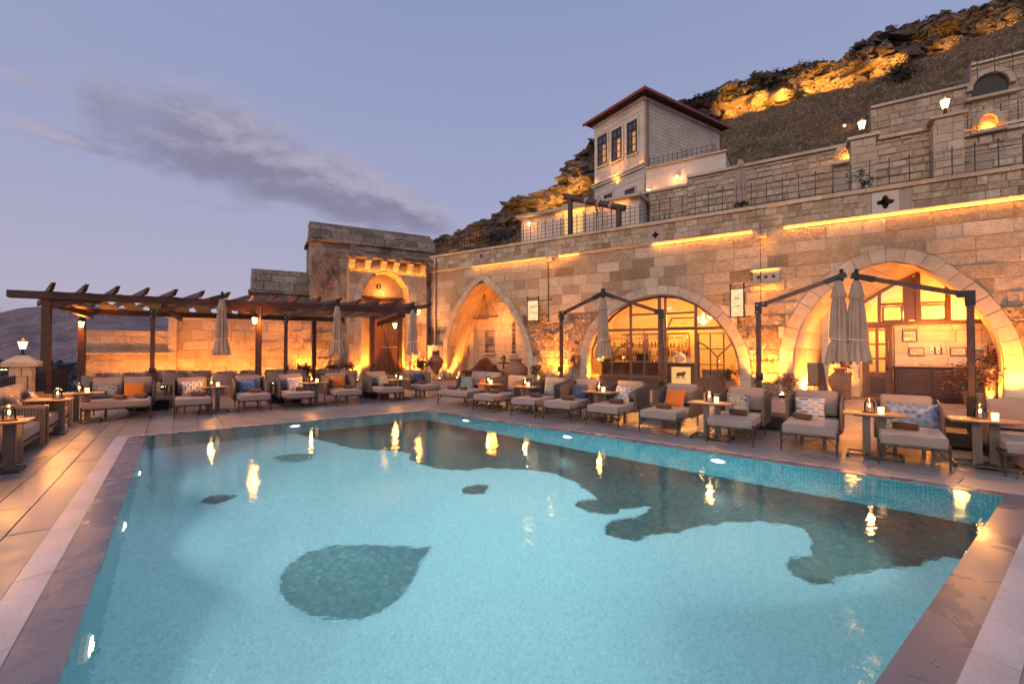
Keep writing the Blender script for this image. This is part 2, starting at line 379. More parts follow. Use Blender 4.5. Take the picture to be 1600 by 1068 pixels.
# ================================================================== SETTING
ST = Frame(0, 0, math.atan2(.6, .8))                      # s along the short pool side, t along the long left side
A = G(230, 672); B = G(641, 636); C = G(1555, 771); D = ST.w(-.47, 0) + ST.n * .73; D.z = 0
A = ST.w(-.47, 11.33); B = ST.w((B - ST.o).dot(ST.d), 11.33)
C = ST.w((C - ST.o).dot(ST.d), .73)
QUAD = [A, B, C, D]
for q in QUAD: q.z = 0
def ring(offs):
    L = []
    for i in range(4):
        p, q = QUAD[i], QUAD[(i + 1) % 4]; d = (q - p).normalized(); n = Vector((-d.y, d.x, 0)); L.append((p + n * offs[i], d))
    res = []
    for i in range(4):
        (p1, d1), (p2, d2) = L[i - 1], L[i]; cr = d1.x * d2.y - d1.y * d2.x
        t = ((p2 - p1).x * d2.y - (p2 - p1).y * d2.x) / cr; res.append(p1 + d1 * t)
    return res
def ring_mesh(a, b, z, h):
    mb = MB()
    for i in range(4):
        j = (i + 1) % 4
        vs = [(p.x, p.y, zz) for zz in (z - h, z) for p in (a[i], a[j], b[j], b[i])]
        mb.add(vs, [(3, 2, 1, 0), (4, 5, 6, 7), (0, 1, 5, 4), (1, 2, 6, 5), (2, 3, 7, 6), (3, 0, 4, 7)])
    return mb
# --- materials of the pool
def wetstone():
    m, T, b, o = newmat('wet_grey_stone'); P = T.n('ShaderNodeNewGeometry').outputs['Position']
    wet = T.rng(T.noise(P, 1.3, 5, .6, .6), .30, .72)
    c = T.mix(wet, (.20, .185, .20, 1), (.14, .125, .138, 1)); c = T.mix(T.rng(T.noise(P, 120, 2), .4, .6, 0, .3), c, (.42, .37, .35, 1))
    T.put(b.inputs['Base Color'], c); T.put(b.inputs['Roughness'], T.rng(wet, 0, 1, .36, .20)); b.inputs['Specular IOR Level'].default_value = .55
    T.put(b.inputs['Normal'], T.bump(T.noise(P, 160, 3), .12, .004)); return m
def tilemat(name, pal, sc=34, rough=.35):
    m, T, b, o = newmat(name); P = T.n('ShaderNodeNewGeometry').outputs['Position']
    v = T.n('ShaderNodeTexVoronoi', feature='F1'); T.put(v.inputs[0], P); v.inputs['Scale'].default_value = sc; v.inputs['Randomness'].default_value = .55
    r = T.n('ShaderNodeSeparateColor'); T.put(r.inputs[0], v.outputs['Color'])
    c = T.ramp(r.outputs[0], [(i / (len(pal) - 1), p) for i, p in enumerate(pal)])
    c = T.mix(T.rng(v.outputs['Distance'], .45, .7, 0, .5), c, (.25, .42, .42, 1)) if 'dark' not in name else c
    T.put(b.inputs['Base Color'], c); b.inputs['Roughness'].default_value = rough; return m
M['wet'] = wetstone()
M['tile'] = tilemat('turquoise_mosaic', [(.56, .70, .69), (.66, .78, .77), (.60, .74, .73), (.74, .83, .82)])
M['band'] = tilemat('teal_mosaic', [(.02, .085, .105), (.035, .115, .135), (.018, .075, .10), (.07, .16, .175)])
M['darktile'] = tilemat('dark_pebble_mosaic', [(.012, .03, .032), (.026, .05, .05), (.042, .07, .068), (.008, .02, .022), (.08, .11, .10)], 25, .3)
def paving(name, pal, wetness=.4):
    m, T, b, o = newmat(name); g = T.n('ShaderNodeNewGeometry'); P = g.outputs['Position']; oi = T.n('ShaderNodeObjectInfo').outputs['Random']
    r = T.m('FRACT', T.m('ADD', T.m('MULTIPLY', oi, 5.3), T.m('MULTIPLY', g.outputs['Random Per Island'], 3.7)))
    c = T.ramp(r, [(i / (len(pal) - 1), p) for i, p in enumerate(pal)])
    c = T.mix(T.m('MULTIPLY', T.rng(T.noise(P, 1.4, 6, .65), .4, .7), .35), c, (.25, .20, .175, 1))
    c = T.mix(T.m('MULTIPLY', T.rng(T.noise(P, 45, 4, .7), .45, .7), .25), c, (.24, .19, .16, 1))
    T.put(b.inputs['Base Color'], c)
    T.put(b.inputs['Roughness'], T.rng(T.noise(P, .9, 4, .6), .25, .75, .26, .50)); b.inputs['Specular IOR Level'].default_value = .5
    T.put(b.inputs['Normal'], T.bump(T.noise(P, 30, 5, .65), .22, .006)); return m
M['paving'] = paving('travertine_paving', [(.33, .29, .255), (.37, .325, .285), (.305, .265, .235), (.35, .305, .27)])
M['strip'] = paving('pale_marble_strip', [(.70, .64, .60), (.64, .585, .55)])

# --- ground, valley and far hills
def hgt(x, y):
    d = math.hypot(x - 8, y - 18); return -3.6 - 41 * min(1, max(0, (d - 34) / 150)) ** .8
gm = MB(); rr = [0, 15, 34, 45, 60, 80, 110, 150, 200, 300, 500, 900, 1500, 2500, 5000, 9000]; NA = 72
for r in rr:
    for k in range(NA):
        a = 2 * math.pi * k / NA; x, y = 8 + r * math.cos(a), 18 + r * math.sin(a)
        gm.v.append((x, y, hgt(x, y) + (noise.noise(Vector((x * .02, y * .02, 0))) * 2 if r > 40 else 0)))
for i in range(len(rr) - 1):
    for k in range(NA): gm.f.append((i * NA + k, i * NA + (k + 1) % NA, (i + 1) * NA + (k + 1) % NA, (i + 1) * NA + k))
M['ground'] = mat('valley_ground', (.060, .052, .050), .95, var=.2, scale=.02, bump=.3, bscale=.3, col2=(.02, .024, .026), bdist=2)
gm.build('ground', M['ground'], kind='structure', smooth=1)
def hillmat(name, a, b_, c, s):
    m, T, b, o = newmat(name); P = T.n('ShaderNodeNewGeometry').outputs['Position']
    n = T.noise(P, s, 8, .68, .8); n2 = T.noise(T.vm('MULTIPLY', P, (1, 1, 2.5)), s * 4, 6, .7)
    T.put(b.inputs['Base Color'], T.mix(T.rng(n2, .56, .70), T.mix(T.rng(n, .35, .65), C4(a), C4(b_)), C4(c)))
    b.inputs['Roughness'].default_value = .95; b.inputs['Specular IOR Level'].default_value = .1
    T.put(b.inputs['Normal'], T.bump(n2, .7, 1 / s * .15)); return m
M['farhill'] = hillmat('bare_far_hills', (.30, .215, .20), (.17, .125, .13), (.52, .40, .35), .010)
hp = [(-900, 500), (-500, 470), (-250, 485), (-100, 492), (0, 489), (60, 481), (130, 478), (200, 485), (260, 497), (330, 505), (420, 500), (520, 512), (700, 520), (1000, 525), (1600, 515), (2600, 505)]
def interp(pts, x):
    for (a, b), (c, d) in zip(pts, pts[1:]):
        if a <= x <= c: return b + (d - b) * (x - a) / (c - a)
    return pts[0][1] if x < pts[0][0] else pts[-1][1]
hm = MB(); NX, NR = 300, 26
for j in range(NR):
    t = j / (NR - 1)
    for i in range(NX):
        px = -900 + 3500 * i / (NX - 1); dd = 1500 + 1500 * t
        top = AT(px, interp(hp, px), 3000).z; p = AT(px, 545, dd)
        rg = abs(noise.noise(Vector((px * .012, t * 2.2, 3)))) * 2
        z = -46 + (top + 46) * (math.sin(t * math.pi / 2) ** 1.2) + (rg - .5) * 70 * t * (1 - t) * 2 + noise.noise(Vector((px * .04, t * 6, 9))) * 14 * t * (1 - t * .6)
        hm.v.append((p.x, p.y, z))
hm.v += [(v[0] * 1.5, v[1] * 1.5, -60) for v in hm.v[-NX:]]
hm.f = [(j * NX + i, j * NX + i + 1, (j + 1) * NX + i + 1, (j + 1) * NX + i) for j in range(NR) for i in range(NX - 1)]
hm.build('far_hills', M['farhill'], kind='structure', smooth=1.2)
# dark belt of trees on the valley floor, and the town
tb = MB()
for k in range(2600):
    px = R.uniform(-500, 420); Dd = R.choice((R.uniform(130, 500), R.uniform(350, 1450), R.uniform(700, 1450))); p = AT(px, 545, Dd); s = R.uniform(3, 6) * (1 + Dd / 1500)
    z = hgt(p.x, p.y); c = Vector((p.x, p.y, z + s * .45)); n = 5
    vs = [c + Vector((math.cos(2 * math.pi * q / n + k) * s * R.uniform(.6, 1), math.sin(2 * math.pi * q / n + k) * s * .8, R.uniform(-.3, .35) * s)) for q in range(n)] + [c + Vector((R.uniform(-.2, .2) * s, 0, s * R.uniform(.6, 1))), c - Vector((0, 0, s * .6))]
    tb.add(vs, [(q, (q + 1) % n, n) for q in range(n)] + [((q + 1) % n, q, n + 1) for q in range(n)])
M['fartree'] = mat('far_trees', (.035, .042, .040), .9, var=.2, scale=.05, bump=0, col2=(.018, .022, .026))
tag(tb.build('woodland', M['fartree'], kind='stuff'), 'dark belt of trees along the valley floor below the hills', 'trees')
M['house'] = mat('pale_house_wall', (.42, .36, .36), .9, perobj=.4, bump=0); M['roofr'] = mat('tiled_house_roof', (.20, .10, .08), .9, bump=0)
M['litwin'] = emat('lit_house_window', (1, .55, .2), 9)
hs = []
for k in range(34):
    px = R.choice((R.uniform(-20, 80), R.uniform(-10, 30), R.uniform(78, 132))); Dd = R.uniform(210, 900); p = AT(px, 545, Dd); z = hgt(p.x, p.y)
    hs.append((p.x, p.y, z, R.uniform(7, 12), R.uniform(6, 9), R.uniform(4, 8), R.uniform(0, 3), px))
wins = [MB().box((0, 0, 0), (1.1, .3, 1.3)).mesh('window', M['litwin']), MB().box((0, 0, 0), (1.1, .3, 1.3)).mesh('window', M['black'])]
for i, (x, y, z, a, b, h, rz, px) in enumerate(hs):
    t = thing('village_house', 'small pale house among the dark trees in the valley left of the pergola', 'house', (x, y, z - 1), rz, 'small houses of the town in the valley')
    MB().box((0, 0, h / 2), (a, b, h)).build('wall', M['house'], t)
    mb = MB(); e = .4; r_ = R.uniform(.4, 2)
    mb.add([(-a / 2 - e, -b / 2 - e, h), (a / 2 + e, -b / 2 - e, h), (a / 2 + e, b / 2 + e, h), (-a / 2 - e, b / 2 + e, h), (-a / 2, 0, h + r_), (a / 2, 0, h + r_)], [(0, 1, 5, 4), (2, 3, 4, 5), (1, 2, 5), (3, 0, 4), (3, 2, 1, 0)])
    mb.build('roof', M['roofr'], t)
    for q in range(R.randint(1, 3)):
        u = R.uniform(-.35, .35) * a; sgn = R.choice((-1, 1)); obj('window', wins[0 if R.random() < .3 else 1], t, loc=(u, sgn * (b / 2 + .05), R.uniform(.35, .75) * h))
for (px, py, Dd) in ((6, 577, 260), (97, 578, 300)):
    p = AT(px, py, Dd); z0 = hgt(p.x, p.y); t = thing('street_lamp', 'tall lit street lamp in the town, ' + ('far left behind the chairs' if px < 50 else 'seen through the iron railing left of the pergola'), 'street lamp', (p.x, p.y, z0 - .5))
    hh = p.z - z0 + .5; MB().tube([(0, 0, 0), (0, 0, hh)], .12).build('post', M['black'], t)
    MB().tube([(-1.0, 0, hh), (0, 0, hh + .25), (1.0, 0, hh)], .1).build('arm', M['black'], t)
    for sx in (-1, 1): MB().box((sx * 1.1, 0, hh - .1), (.9, .5, .35)).build('lamp_head', M['litwin'], t)

# --- terrace floor: base slab with the pool let in, and separate paving slabs
r1 = ring((.12, .15, .25, .27)); r2 = ring((.20, .27, .44, .47))
TB = [ST.w(-3.05, -7), ST.w(-3.05, 21.8), ST.w(16, 32), ST.w(40, 20), ST.w(40, -7)]
fl = MB(); T_ = tessellate_polygon([[Vector((p.x, p.y, 0)) for p in TB], [Vector((p.x, p.y, 0)) for p in r2]]); al = TB + r2
fl.add([(p.x, p.y, -.035) for p in al], [tuple(t) for t in T_])
n = len(TB); fl.add([(p.x, p.y, zz) for zz in (-.035, -3.7) for p in TB], [(i, (i + 1) % n, (i + 1) % n + n, i + n) for i in range(n)])
M['joint'] = mat('dark_paving_joint', (.26, .215, .185), .9)
floor = fl.build('terrace_floor', M['joint'], kind='structure')
def clip(poly, a, b, c):      # keep a*x+b*y <= c
    res = []
    for i in range(len(poly)):
        p, q = poly[i - 1], poly[i]; fp, fq = a * p[0] + b * p[1] - c, a * q[0] + b * q[1] - c
        if (fp <= 0) != (fq <= 0):
            t = fp / (fp - fq); res.append((p[0] + (q[0] - p[0]) * t, p[1] + (q[1] - p[1]) * t))
        if fq <= 0: res.append(q)
    return res
HP = []
for i in range(4):
    p, q = r2[i], r2[(i + 1) % 4]; d = (q - p).normalized(); nx, ny = -d.y, d.x; HP.append((nx, ny, nx * p.x + ny * p.y))
def area(P): return abs(sum(P[i - 1][0] * P[i][1] - P[i][0] * P[i - 1][1] for i in range(len(P)))) / 2
WL = Frame(-4.69, 25.54, math.atan2(-.548, .837))          # the long arched wall
slabs = []
sw = [.30, .32, .36, .34, .36, .36, .36]
def addslab(P):
    P = clip(P, -ST.d.x, -ST.d.y, 3.04)
    P = clip(P, WL.n.x, WL.n.y, WL.n.dot(WL.o) + .0) if len(P) > 2 else P
    rest = P
    for (a, b, c) in HP:
        if len(rest) < 3: break
        o_ = clip(rest, -a, -b, -c)
        if len(o_) > 2 and area(o_) > .01: slabs.append(o_)
        rest = clip(rest, a, b, c)
s_ = -.47 - .47; edges = [s_]
for wd in sw: s_ -= wd; edges.append(s_)
edges = edges[::-1]
x = -.94
while x < 24: x += .44; edges.append(x)
g = .0045
for i in range(len(edges) - 1):
    t = -5 + R.uniform(0, .9); L = 3.6 if edges[i] < 0 else .88
    while t < 30:
        e = t + L * R.uniform(.92, 1.08)
        if edges[i] > 8 or t > 12 or edges[i] < 8:
            P = [ST.w(u, v) for u, v in ((edges[i] + g, t + g), (edges[i + 1] - g, t + g), (edges[i + 1] - g, e - g), (edges[i] + g, e - g))]
            cc = sum(P, Vector()) / 4
            if cc.y > .6 and abs(cc.x) < cc.y * 1.25 + 2.5: addslab([(p.x, p.y) for p in P])
        t = e
def slab_mb(P, mb):
    k = len(P); cx = sum(p[0] for p in P) / k; cyy = sum(p[1] for p in P) / k; dz = R.uniform(-.0015, .0015)
    top = [(p[0] + (cx - p[0]) * .012, p[1] + (cyy - p[1]) * .012, dz) for p in P]
    mb.add(top + [(p[0], p[1], -.005) for p in P] + [(p[0], p[1], -.034) for p in P],
           [tuple(range(k))] + [(l * k + i, l * k + (i + 1) % k, (l + 1) * k + (i + 1) % k, (l + 1) * k + i) for l in (0, 1) for i in range(k)])
    return mb
def fars(P):
    c = (sum(p[0] for p in P) / len(P), sum(p[1] for p in P) / len(P)); return -area(P) / max(c[1], 1) ** 3 * (1 if abs(c[0]) < c[1] * 1.18 else .01)
slabs.sort(key=fars); rest = MB()
for i, P in enumerate(slabs):
    if i < 290: slab_mb(P, MB()).build('paving_slab', M['paving'], floor)
    else: slab_mb(P, rest)
rest.build('paving_slabs_beyond', M['paving'], floor, kind='stuff')
# coping rings
ring_mesh(r1, QUAD, 0.0, .16).build('wet_coping', M['wet'], kind='structure')
cop = MB()
for i in range(4):
    a, b, c, d = r1[i], r1[(i + 1) % 4], r2[(i + 1) % 4], r2[i]
    if i == 1: continue
    nseg = max(2, int((b - a).length / 1.05))
    for k in range(nseg):
        f0, f1 = k / nseg, (k + 1) / nseg
        q = [a.lerp(b, f0), a.lerp(b, f1), d.lerp(c, f1), d.lerp(c, f0)]; dd = (b - a).normalized() * .004
        q = [q[0] + dd, q[1] - dd, q[2] - dd, q[3] + dd]
        mb = MB().add([(p.x, p.y, zz) for zz in (-.05, .004) for p in q], [(3, 2, 1, 0), (4, 5, 6, 7), (0, 1, 5, 4), (1, 2, 6, 5), (2, 3, 7, 6), (3, 0, 4, 7)])
        mb.build('kerb_stone', M['strip'], floor)
# overflow grate along the right-hand back edge
a, b, c, d = r1[1], r1[2], r2[2], r2[1]; gt = MB(); L = (b - a).length; N_ = int(L / .024)
M['grate'] = mat('white_gutter_grate', (.55, .50, .47), .4, bump=0, var=.1)
for k in range(N_):
    f0 = k / N_; f1 = (k + .55) / N_; q = [a.lerp(b, f0), a.lerp(b, f1), d.lerp(c, f1), d.lerp(c, f0)]
    gt.add([(p.x, p.y, zz) for zz in (-.03, 0.0) for p in q], [(4, 5, 6, 7), (0, 1, 5, 4), (1, 2, 6, 5), (2, 3, 7, 6), (3, 0, 4, 7)])
gt.build('overflow_grate', M['grate'], floor, kind='stuff')
# --- pool basin
DEPTH = 1.35
bs = MB(); q = [(p.x, p.y) for p in QUAD]
bs.add([(x, y, -DEPTH) for x, y in q], [(0, 1, 2, 3)]).build('pool_floor', M['tile'], kind='structure')
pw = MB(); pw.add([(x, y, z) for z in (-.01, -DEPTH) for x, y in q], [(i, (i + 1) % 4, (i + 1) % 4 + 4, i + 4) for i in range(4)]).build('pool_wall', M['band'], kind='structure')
def watermat():
    m = bpy.data.materials.new('pool_water'); m.use_nodes = True; nt = m.node_tree; nt.nodes.clear(); T = NT(nt)
    o = T.n('ShaderNodeOutputMaterial'); gl = T.n('ShaderNodeBsdfGlass'); gl.inputs['IOR'].default_value = 1.333; gl.inputs['Roughness'].default_value = 0.0
    gl.inputs['Color'].default_value = (.97, 1, 1, 1)
    P = T.n('ShaderNodeNewGeometry').outputs['Position']
    h = T.m('ADD', T.m('MULTIPLY', T.noise(P, 5.5, 3, .5, .4), 1.0), T.m('MULTIPLY', T.noise(P, 20, 3, .55, .3), .32))
    h = T.m('ADD', h, T.m('MULTIPLY', T.noise(P, 1.3, 2, .5), 1.2))
    T.put(gl.inputs['Normal'], T.bump(h, .11, .03)); nt.links.new(gl.outputs[0], o.inputs[0]); vol(T, o); return m
VA = (.66, .87, .89); VD = .14; VS = 0.0
def vol(T, o):
    va = T.n('ShaderNodeVolumeAbsorption'); va.inputs[0].default_value = C4(VA); va.inputs[1].default_value = VD
    if VS:
        vs = T.n('ShaderNodeVolumeScatter'); vs.inputs['Color'].default_value = (.8, 1, 1, 1); vs.inputs['Density'].default_value = VS; vs.inputs['Anisotropy'].default_value = .3
        ad = T.n('ShaderNodeAddShader'); T.nt.links.new(va.outputs[0], ad.inputs[0]); T.nt.links.new(vs.outputs[0], ad.inputs[1]); T.nt.links.new(ad.outputs[0], o.inputs['Volume'])
    else: T.nt.links.new(va.outputs[0], o.inputs['Volume'])
def sidemat():
    m = bpy.data.materials.new('water_side'); m.use_nodes = True; nt = m.node_tree; nt.nodes.clear(); T = NT(nt); o = T.n('ShaderNodeOutputMaterial'); t = T.n('ShaderNodeBsdfTransparent'); nt.links.new(t.outputs[0], o.inputs[0]); vol(T, o); return m
M['water'] = watermat(); M['water_side'] = sidemat()
cq = sum(QUAD, Vector()) / 4; qi = [(p.x + (cq.x - p.x) * .0006, p.y + (cq.y - p.y) * .0006) for p in QUAD]
wo = MB().add([(x, y, z) for z in (-.012, -DEPTH + .003) for x, y in qi], [(0, 3, 2, 1), (4, 5, 6, 7)] + [(i, (i + 1) % 4, (i + 1) % 4 + 4, i + 4) for i in range(4)]).build('pool_water', M['water'], kind='structure')
wo.data.materials.append(M['water_side'])
for f in wo.data.polygons: f.material_index = 0 if f.normal.z > .9 else 1
def GF(px, py, lift=.012):
    """where a photo pixel in the water meets the pool floor, bent by refraction"""
    p = G(px, py, -.012); r = (p - EYE).normalized(); hz = Vector((r.x, r.y, 0)); sn = hz.length / 1.333; hz.normalize()
    dz = DEPTH - .012 - lift; return p + hz * dz * math.tan(math.asin(sn)) + Vector((0, 0, -dz))
def mosaic(name, label, pts, jag=.0, n=0):
    P = [GF(*p) for p in pts]; P2 = []
    for i in range(len(P)):
        a, b = P[i], P[(i + 1) % len(P)]; k = max(1, int((b - a).length / .12)) if jag else 1
        for j in range(k):
            v = a.lerp(b, j / k); P2.append((v.x + R.uniform(-jag, jag), v.y + R.uniform(-jag, jag)))
    def inside(x, y):
        for i in range(4):
            p, q_ = QUAD[i], QUAD[(i + 1) % 4]; d = (q_ - p).normalized()
            if (-d.y) * (x - p.x) + d.x * (y - p.y) > -.01: return False
        return True
    for i in range(4):
        p, q_ = QUAD[i], QUAD[(i + 1) % 4]; d = (q_ - p).normalized()
        P2 = clip(P2, -d.y, d.x, -d.y * p.x + d.x * p.y - .012)
    k = len(P2); T3 = tessellate_polygon([[Vector((x, y, 0)) for x, y in P2]]); z0 = -DEPTH + .012
    mb = MB().add([(x, y, z0) for x, y in P2] + [(x, y, z0 - .011) for x, y in P2], [tuple(t) for t in T3] + [(i, (i + 1) % k, (i + 1) % k + k, i + k) for i in range(k)])
    o = mb.build(name, M['darktile']); tag(o, label, 'mosaic'); return o
drop = [(674, 853), (655, 856), (625, 853), (590, 851), (550, 851), (510, 855), (477, 864), (452, 881), (437, 902), (437, 922), (452, 942), (482, 960), (520, 967), (560, 967), (595, 955), (622, 935), (640, 910), (650, 890), (658, 872)]
mosaic('drop_mosaic', 'large dark pebble mosaic in the shape of a water drop on the pool floor', drop)
mosaic('drop_mosaic', 'small dark mosaic drop on the pool floor near the left edge', [(374, 773), (350, 773), (330, 774), (317, 779), (316, 784), (335, 786), (352, 783), (362, 778)])
mosaic('drop_mosaic', 'small dark oval mosaic in the middle of the pool floor', [(762, 759), (748, 758), (728, 759), (719, 764), (722, 770), (738, 772), (756, 770), (760, 765)], .02)
mosaic('drop_mosaic', 'dark mosaic drop on the pool floor below the far left pool edge', [(492, 709), (462, 708), (436, 711), (424, 716), (436, 720), (466, 721), (486, 716)], .02)
mosaic('map_mosaic', 'wide dark mosaic with ragged edge along the back of the pool floor', [(447, 672), (480, 682), (520, 692), (545, 700), (610, 703), (640, 708), (640, 718), (655, 724), (690, 732), (730, 735), (760, 730), (830, 733), (870, 740), (905, 756), (930, 774), (932, 779), (903, 783), (900, 790), (925, 799), (945, 803), (965, 802), (972, 795), (1000, 791), (1019, 791), (1010, 800), (990, 808), (950, 815), (944, 822), (950, 834), (990, 845), (1002, 843), (1003, 836), (1060, 832), (1100, 820), (1150, 813), (1220, 817), (1262, 825), (1270, 838), (1268, 866), (1240, 872), (1226, 883), (1240, 897), (1275, 910), (1305, 910), (1308, 898), (1350, 890), (1420, 884), (1480, 870), (1700, 870), (1700, 690), (1000, 640), (700, 600), (560, 600)], .03)
# underwater lamps
UW = (.70, .96, 1.0)
def edge_lamp(i, f, label, e):
    p = QUAD[i].lerp(QUAD[(i + 1) % 4], f); d = (QUAD[(i + 1) % 4] - QUAD[i]).normalized(); inn = Vector((d.y, -d.x, 0))
    t = thing('underwater_lamp', label, 'pool light', (p.x, p.y, -.42), math.atan2(inn.y, inn.x))
    MB().lathe([(.13, 0), (.13, .03), (.10, .045)], 20).xf(Matrix.Rotation(rad(90), 4, 'Y')).build('bezel', M['white'], t)
    MB().lathe([(.095, .046), (.05, .055), (.001, .058)], 20).xf(Matrix.Rotation(rad(90), 4, 'Y')).build('lens', UWM, t)
    lamp('pool_spot', 'SPOT', (.10, 0, 0), e * 3.1, UW, .09, (1, 0, -.25), 110, 1.0, parent=t); lamp('pool_beam', 'SPOT', (.12, 0, 0), e * (4.5 if i == 3 else 1.6), UW, .05, (1, 0, -.8), 58, 1.0, parent=t)
UWM = emat('underwater_lamp_glass', (.80, .98, 1), 9)
for f, lb in ((.27, 'lit underwater lamp in the left pool wall, the farthest of that side'), (.49, 'lit underwater lamp in the left pool wall, second from the far corner'), (.70, 'lit underwater lamp in the left pool wall, third from the far corner'), (.90, 'lit underwater lamp in the left pool wall, nearest the camera')):
    edge_lamp(3, 1 - f, lb, 520)
edge_lamp(0, .45, 'lit underwater lamp in the far pool wall below the chaise row', 200)
for f, lb in ((.16, 'lit underwater lamp in the right pool wall nearest the far corner'), (.44, 'lit underwater lamp in the right pool wall below the striped pillow chaise'), (.71, 'lit underwater lamp in the right pool wall below the orange pillow chaise')):
    edge_lamp(1, f, lb, 150)
for f, lb in ((.25, 'lit underwater lamp in the near pool wall towards the right corner'), (.75, 'lit underwater lamp in the near pool wall towards the left corner')):
    edge_lamp(2, f, lb, 150)

# ================================================================== STONE WALLS
def resample(P, step=.12):
    res = [P[0]]
    for a, b in zip(P, P[1:]):
        L = math.hypot(b[0] - a[0], b[1] - a[1]); k = max(1, round(L / step))
        for j in range(1, k + 1): res.append((a[0] + (b[0] - a[0]) * j / k, a[1] + (b[1] - a[1]) * j / k))
    return res
def smooth(P, it=3, keep=()):
    for _ in range(it): P = [P[0]] + [((P[i - 1][0] + 2 * P[i][0] + P[i + 1][0]) / 4, (P[i - 1][1] + 2 * P[i][1] + P[i + 1][1]) / 4) if i not in keep else P[i] for i in range(1, len(P) - 1)] + [P[-1]]
    return P
def offset(P, t):
    res = []
    for i, p in enumerate(P):
        a, b = P[max(0, i - 1)], P[min(len(P) - 1, i + 1)]; dx, dz = b[0] - a[0], b[1] - a[1]; L = math.hypot(dx, dz) or 1
        res.append((p[0] - dz / L * t, max(p[1] + dx / L * t, 0) if i in (0, len(P) - 1) else p[1] + dx / L * t))
    return res
class Arch:
    def __init__(s, fr, px, off=0, ringw=.3, sm=2, step=.14):
        P = [fr.pix(*p, off) for p in px]; P = [(P[0][0], 0.0)] + P[1:-1] + [(P[-1][0], 0.0)]
        s.P = smooth(resample(P, step), sm); s.O = offset(s.P, ringw)
        s.u0, s.u1 = min(p[0] for p in s.O), max(p[0] for p in s.O)
    def top(s, u, P=None):
        P = P or s.O; z = -9
        for a, b in zip(P, P[1:]):
            if min(a[0], b[0]) - 1e-6 <= u <= max(a[0], b[0]) + 1e-6:
                f = (u - a[0]) / (b[0] - a[0]) if abs(b[0] - a[0]) > 1e-5 else 1; z = max(z, a[1] + (b[1] - a[1]) * f, *( (a[1], b[1]) if abs(b[0]-a[0]) <= 1e-5 else ()))
        return z
def courses(u0, u1, z0, z1, ch, wr, arches=(), holes=(), gap=.009, jit=.15):
    out = []; z = z0
    while z < z1 - .04:
        h = ch * R.uniform(1 - jit, 1 + jit); zt = min(z + h, z1)
        if z1 - zt < ch * .4: zt = z1
        u = u0 - R.uniform(0, wr[1] * .6)
        while u < u1:
            e = u + R.uniform(*wr); a, b = max(u, u0) + gap / 2, min(e, u1) - gap / 2
            if b - a > .06 and not any(h0 < b and a < h1 and q0 < zt and z < q1 for h0, h1, q0, q1 in holes):
                zb, zz = z + gap / 2, zt - gap / 2
                ov = [A_ for A_ in arches if A_.u0 - .01 < b and a < A_.u1 + .01 and A_.top((max(a, A_.u0) + min(b, A_.u1)) / 2) + 3 > zb]
                if not ov: out.append([(a, zb), (b, zb), (b, zz), (a, zz)])
                else:
                    k = max(4, int((b - a) / .035)); us = [a + (b - a) * i / k for i in range(k + 1)]; lows = [max([zb] + [A_.top(q) + gap for A_ in ov]) for q in us]
                    i = 0
                    while i <= k:
                        if lows[i] < zz - .02:
                            j = i
                            while j < k and lows[j + 1] < zz - .02: j += 1
                            if us[j] - us[i] > .05:
                                pts = []; 
                                for q in range(i, j + 1):
                                    if q in (i, j) or abs(lows[q] - (lows[q - 1] + lows[q + 1]) / 2) > .004: pts.append((us[q], lows[q]))
                                out.append(pts + [(us[j], zz), (us[i], zz)])
                            i = j + 1
                        else: i += 1
            u = e
        z = zt
    return out
def cam_size(fr, P):
    u = sum(p[0] for p in P) / len(P); z = sum(p[1] for p in P) / len(P); p = fr.w(u, 0, z); 
    if p.y < .5 or abs(p.x / p.y) > 1.2: return 0
    return area(P) / (p - EYE).length ** 2
def lay(fr, root, polys, mt, proud=(.02, .045), maxn=300, name='stone', y=0.0, inset=.012, rest_name='stones_beyond', low=None):
    polys = sorted(polys, key=lambda P: -cam_size(fr, P)); rest = MB(); k = 0
    for P in polys:
        y0 = y - R.uniform(*proud)
        mt_ = low[1] if low and max(p[1] for p in P) < low[0] + 1.2 * noise.noise(Vector((P[0][0] * .4, 3, 1))) else mt
        if mt_ is not mt: y0 -= R.uniform(0, .05)
        if k < maxn and cam_size(fr, P) > 0: MB().prism(P, y0, y + .01, inset * (2 if mt_ is not mt else 1)).build(name, mt_, root)
        else: rest.prism(P, y0, y + .01, inset)
        k += 1
    if rest.v: rest.build(rest_name, mt, root, kind='stuff')
def wallbody(u0, u1, z1, arches, y0, y1, holes=()):
    out = [(u0, 0.0)]
    for A_ in arches: out += A_.P
    out += [(u1, 0.0), (u1, z1), (u0, z1)]
    loops = [[Vector((u, z, 0)) for u, z in out]] + [[Vector((u, z, 0)) for u, z in h] for h in holes]
    pts = [(v.x, v.y) for lp in loops for v in lp]; T3 = tessellate_polygon(loops); n = len(pts); mb = MB()
    fs = [tuple(t) for t in T3] + [tuple(i + n for i in t) for t in T3]; base_ = 0
    for lp in loops:
        k = len(lp); fs += [(base_ + i, base_ + (i + 1) % k, base_ + (i + 1) % k + n, base_ + i + n) for i in range(k)]; base_ += k
    return mb.add([(u, y0, z) for u, z in pts] + [(u, y1, z) for u, z in pts], fs)
def voussoirs(root, A_, mt, y, proud=.05, every=3, name='voussoir', inner=0):
    P, O = A_.P, A_.O; n = len(P); i = 0
    while i < n - 1:
        j = min(i + every, n - 1)
        if n - 1 - j < every * .5: j = n - 1
        poly = P[i:j + 1] + O[i:j + 1][::-1]; c = (sum(p[0] for p in poly) / len(poly), sum(p[1] for p in poly) / len(poly))
        poly = [(c[0] + (u - c[0]) * .97, c[1] + (z - c[1]) * .97) for u, z in poly]
        MB().prism(poly, y - proud * R.uniform(.8, 1.15), y + .01, .01).build(name, mt, root); i = j
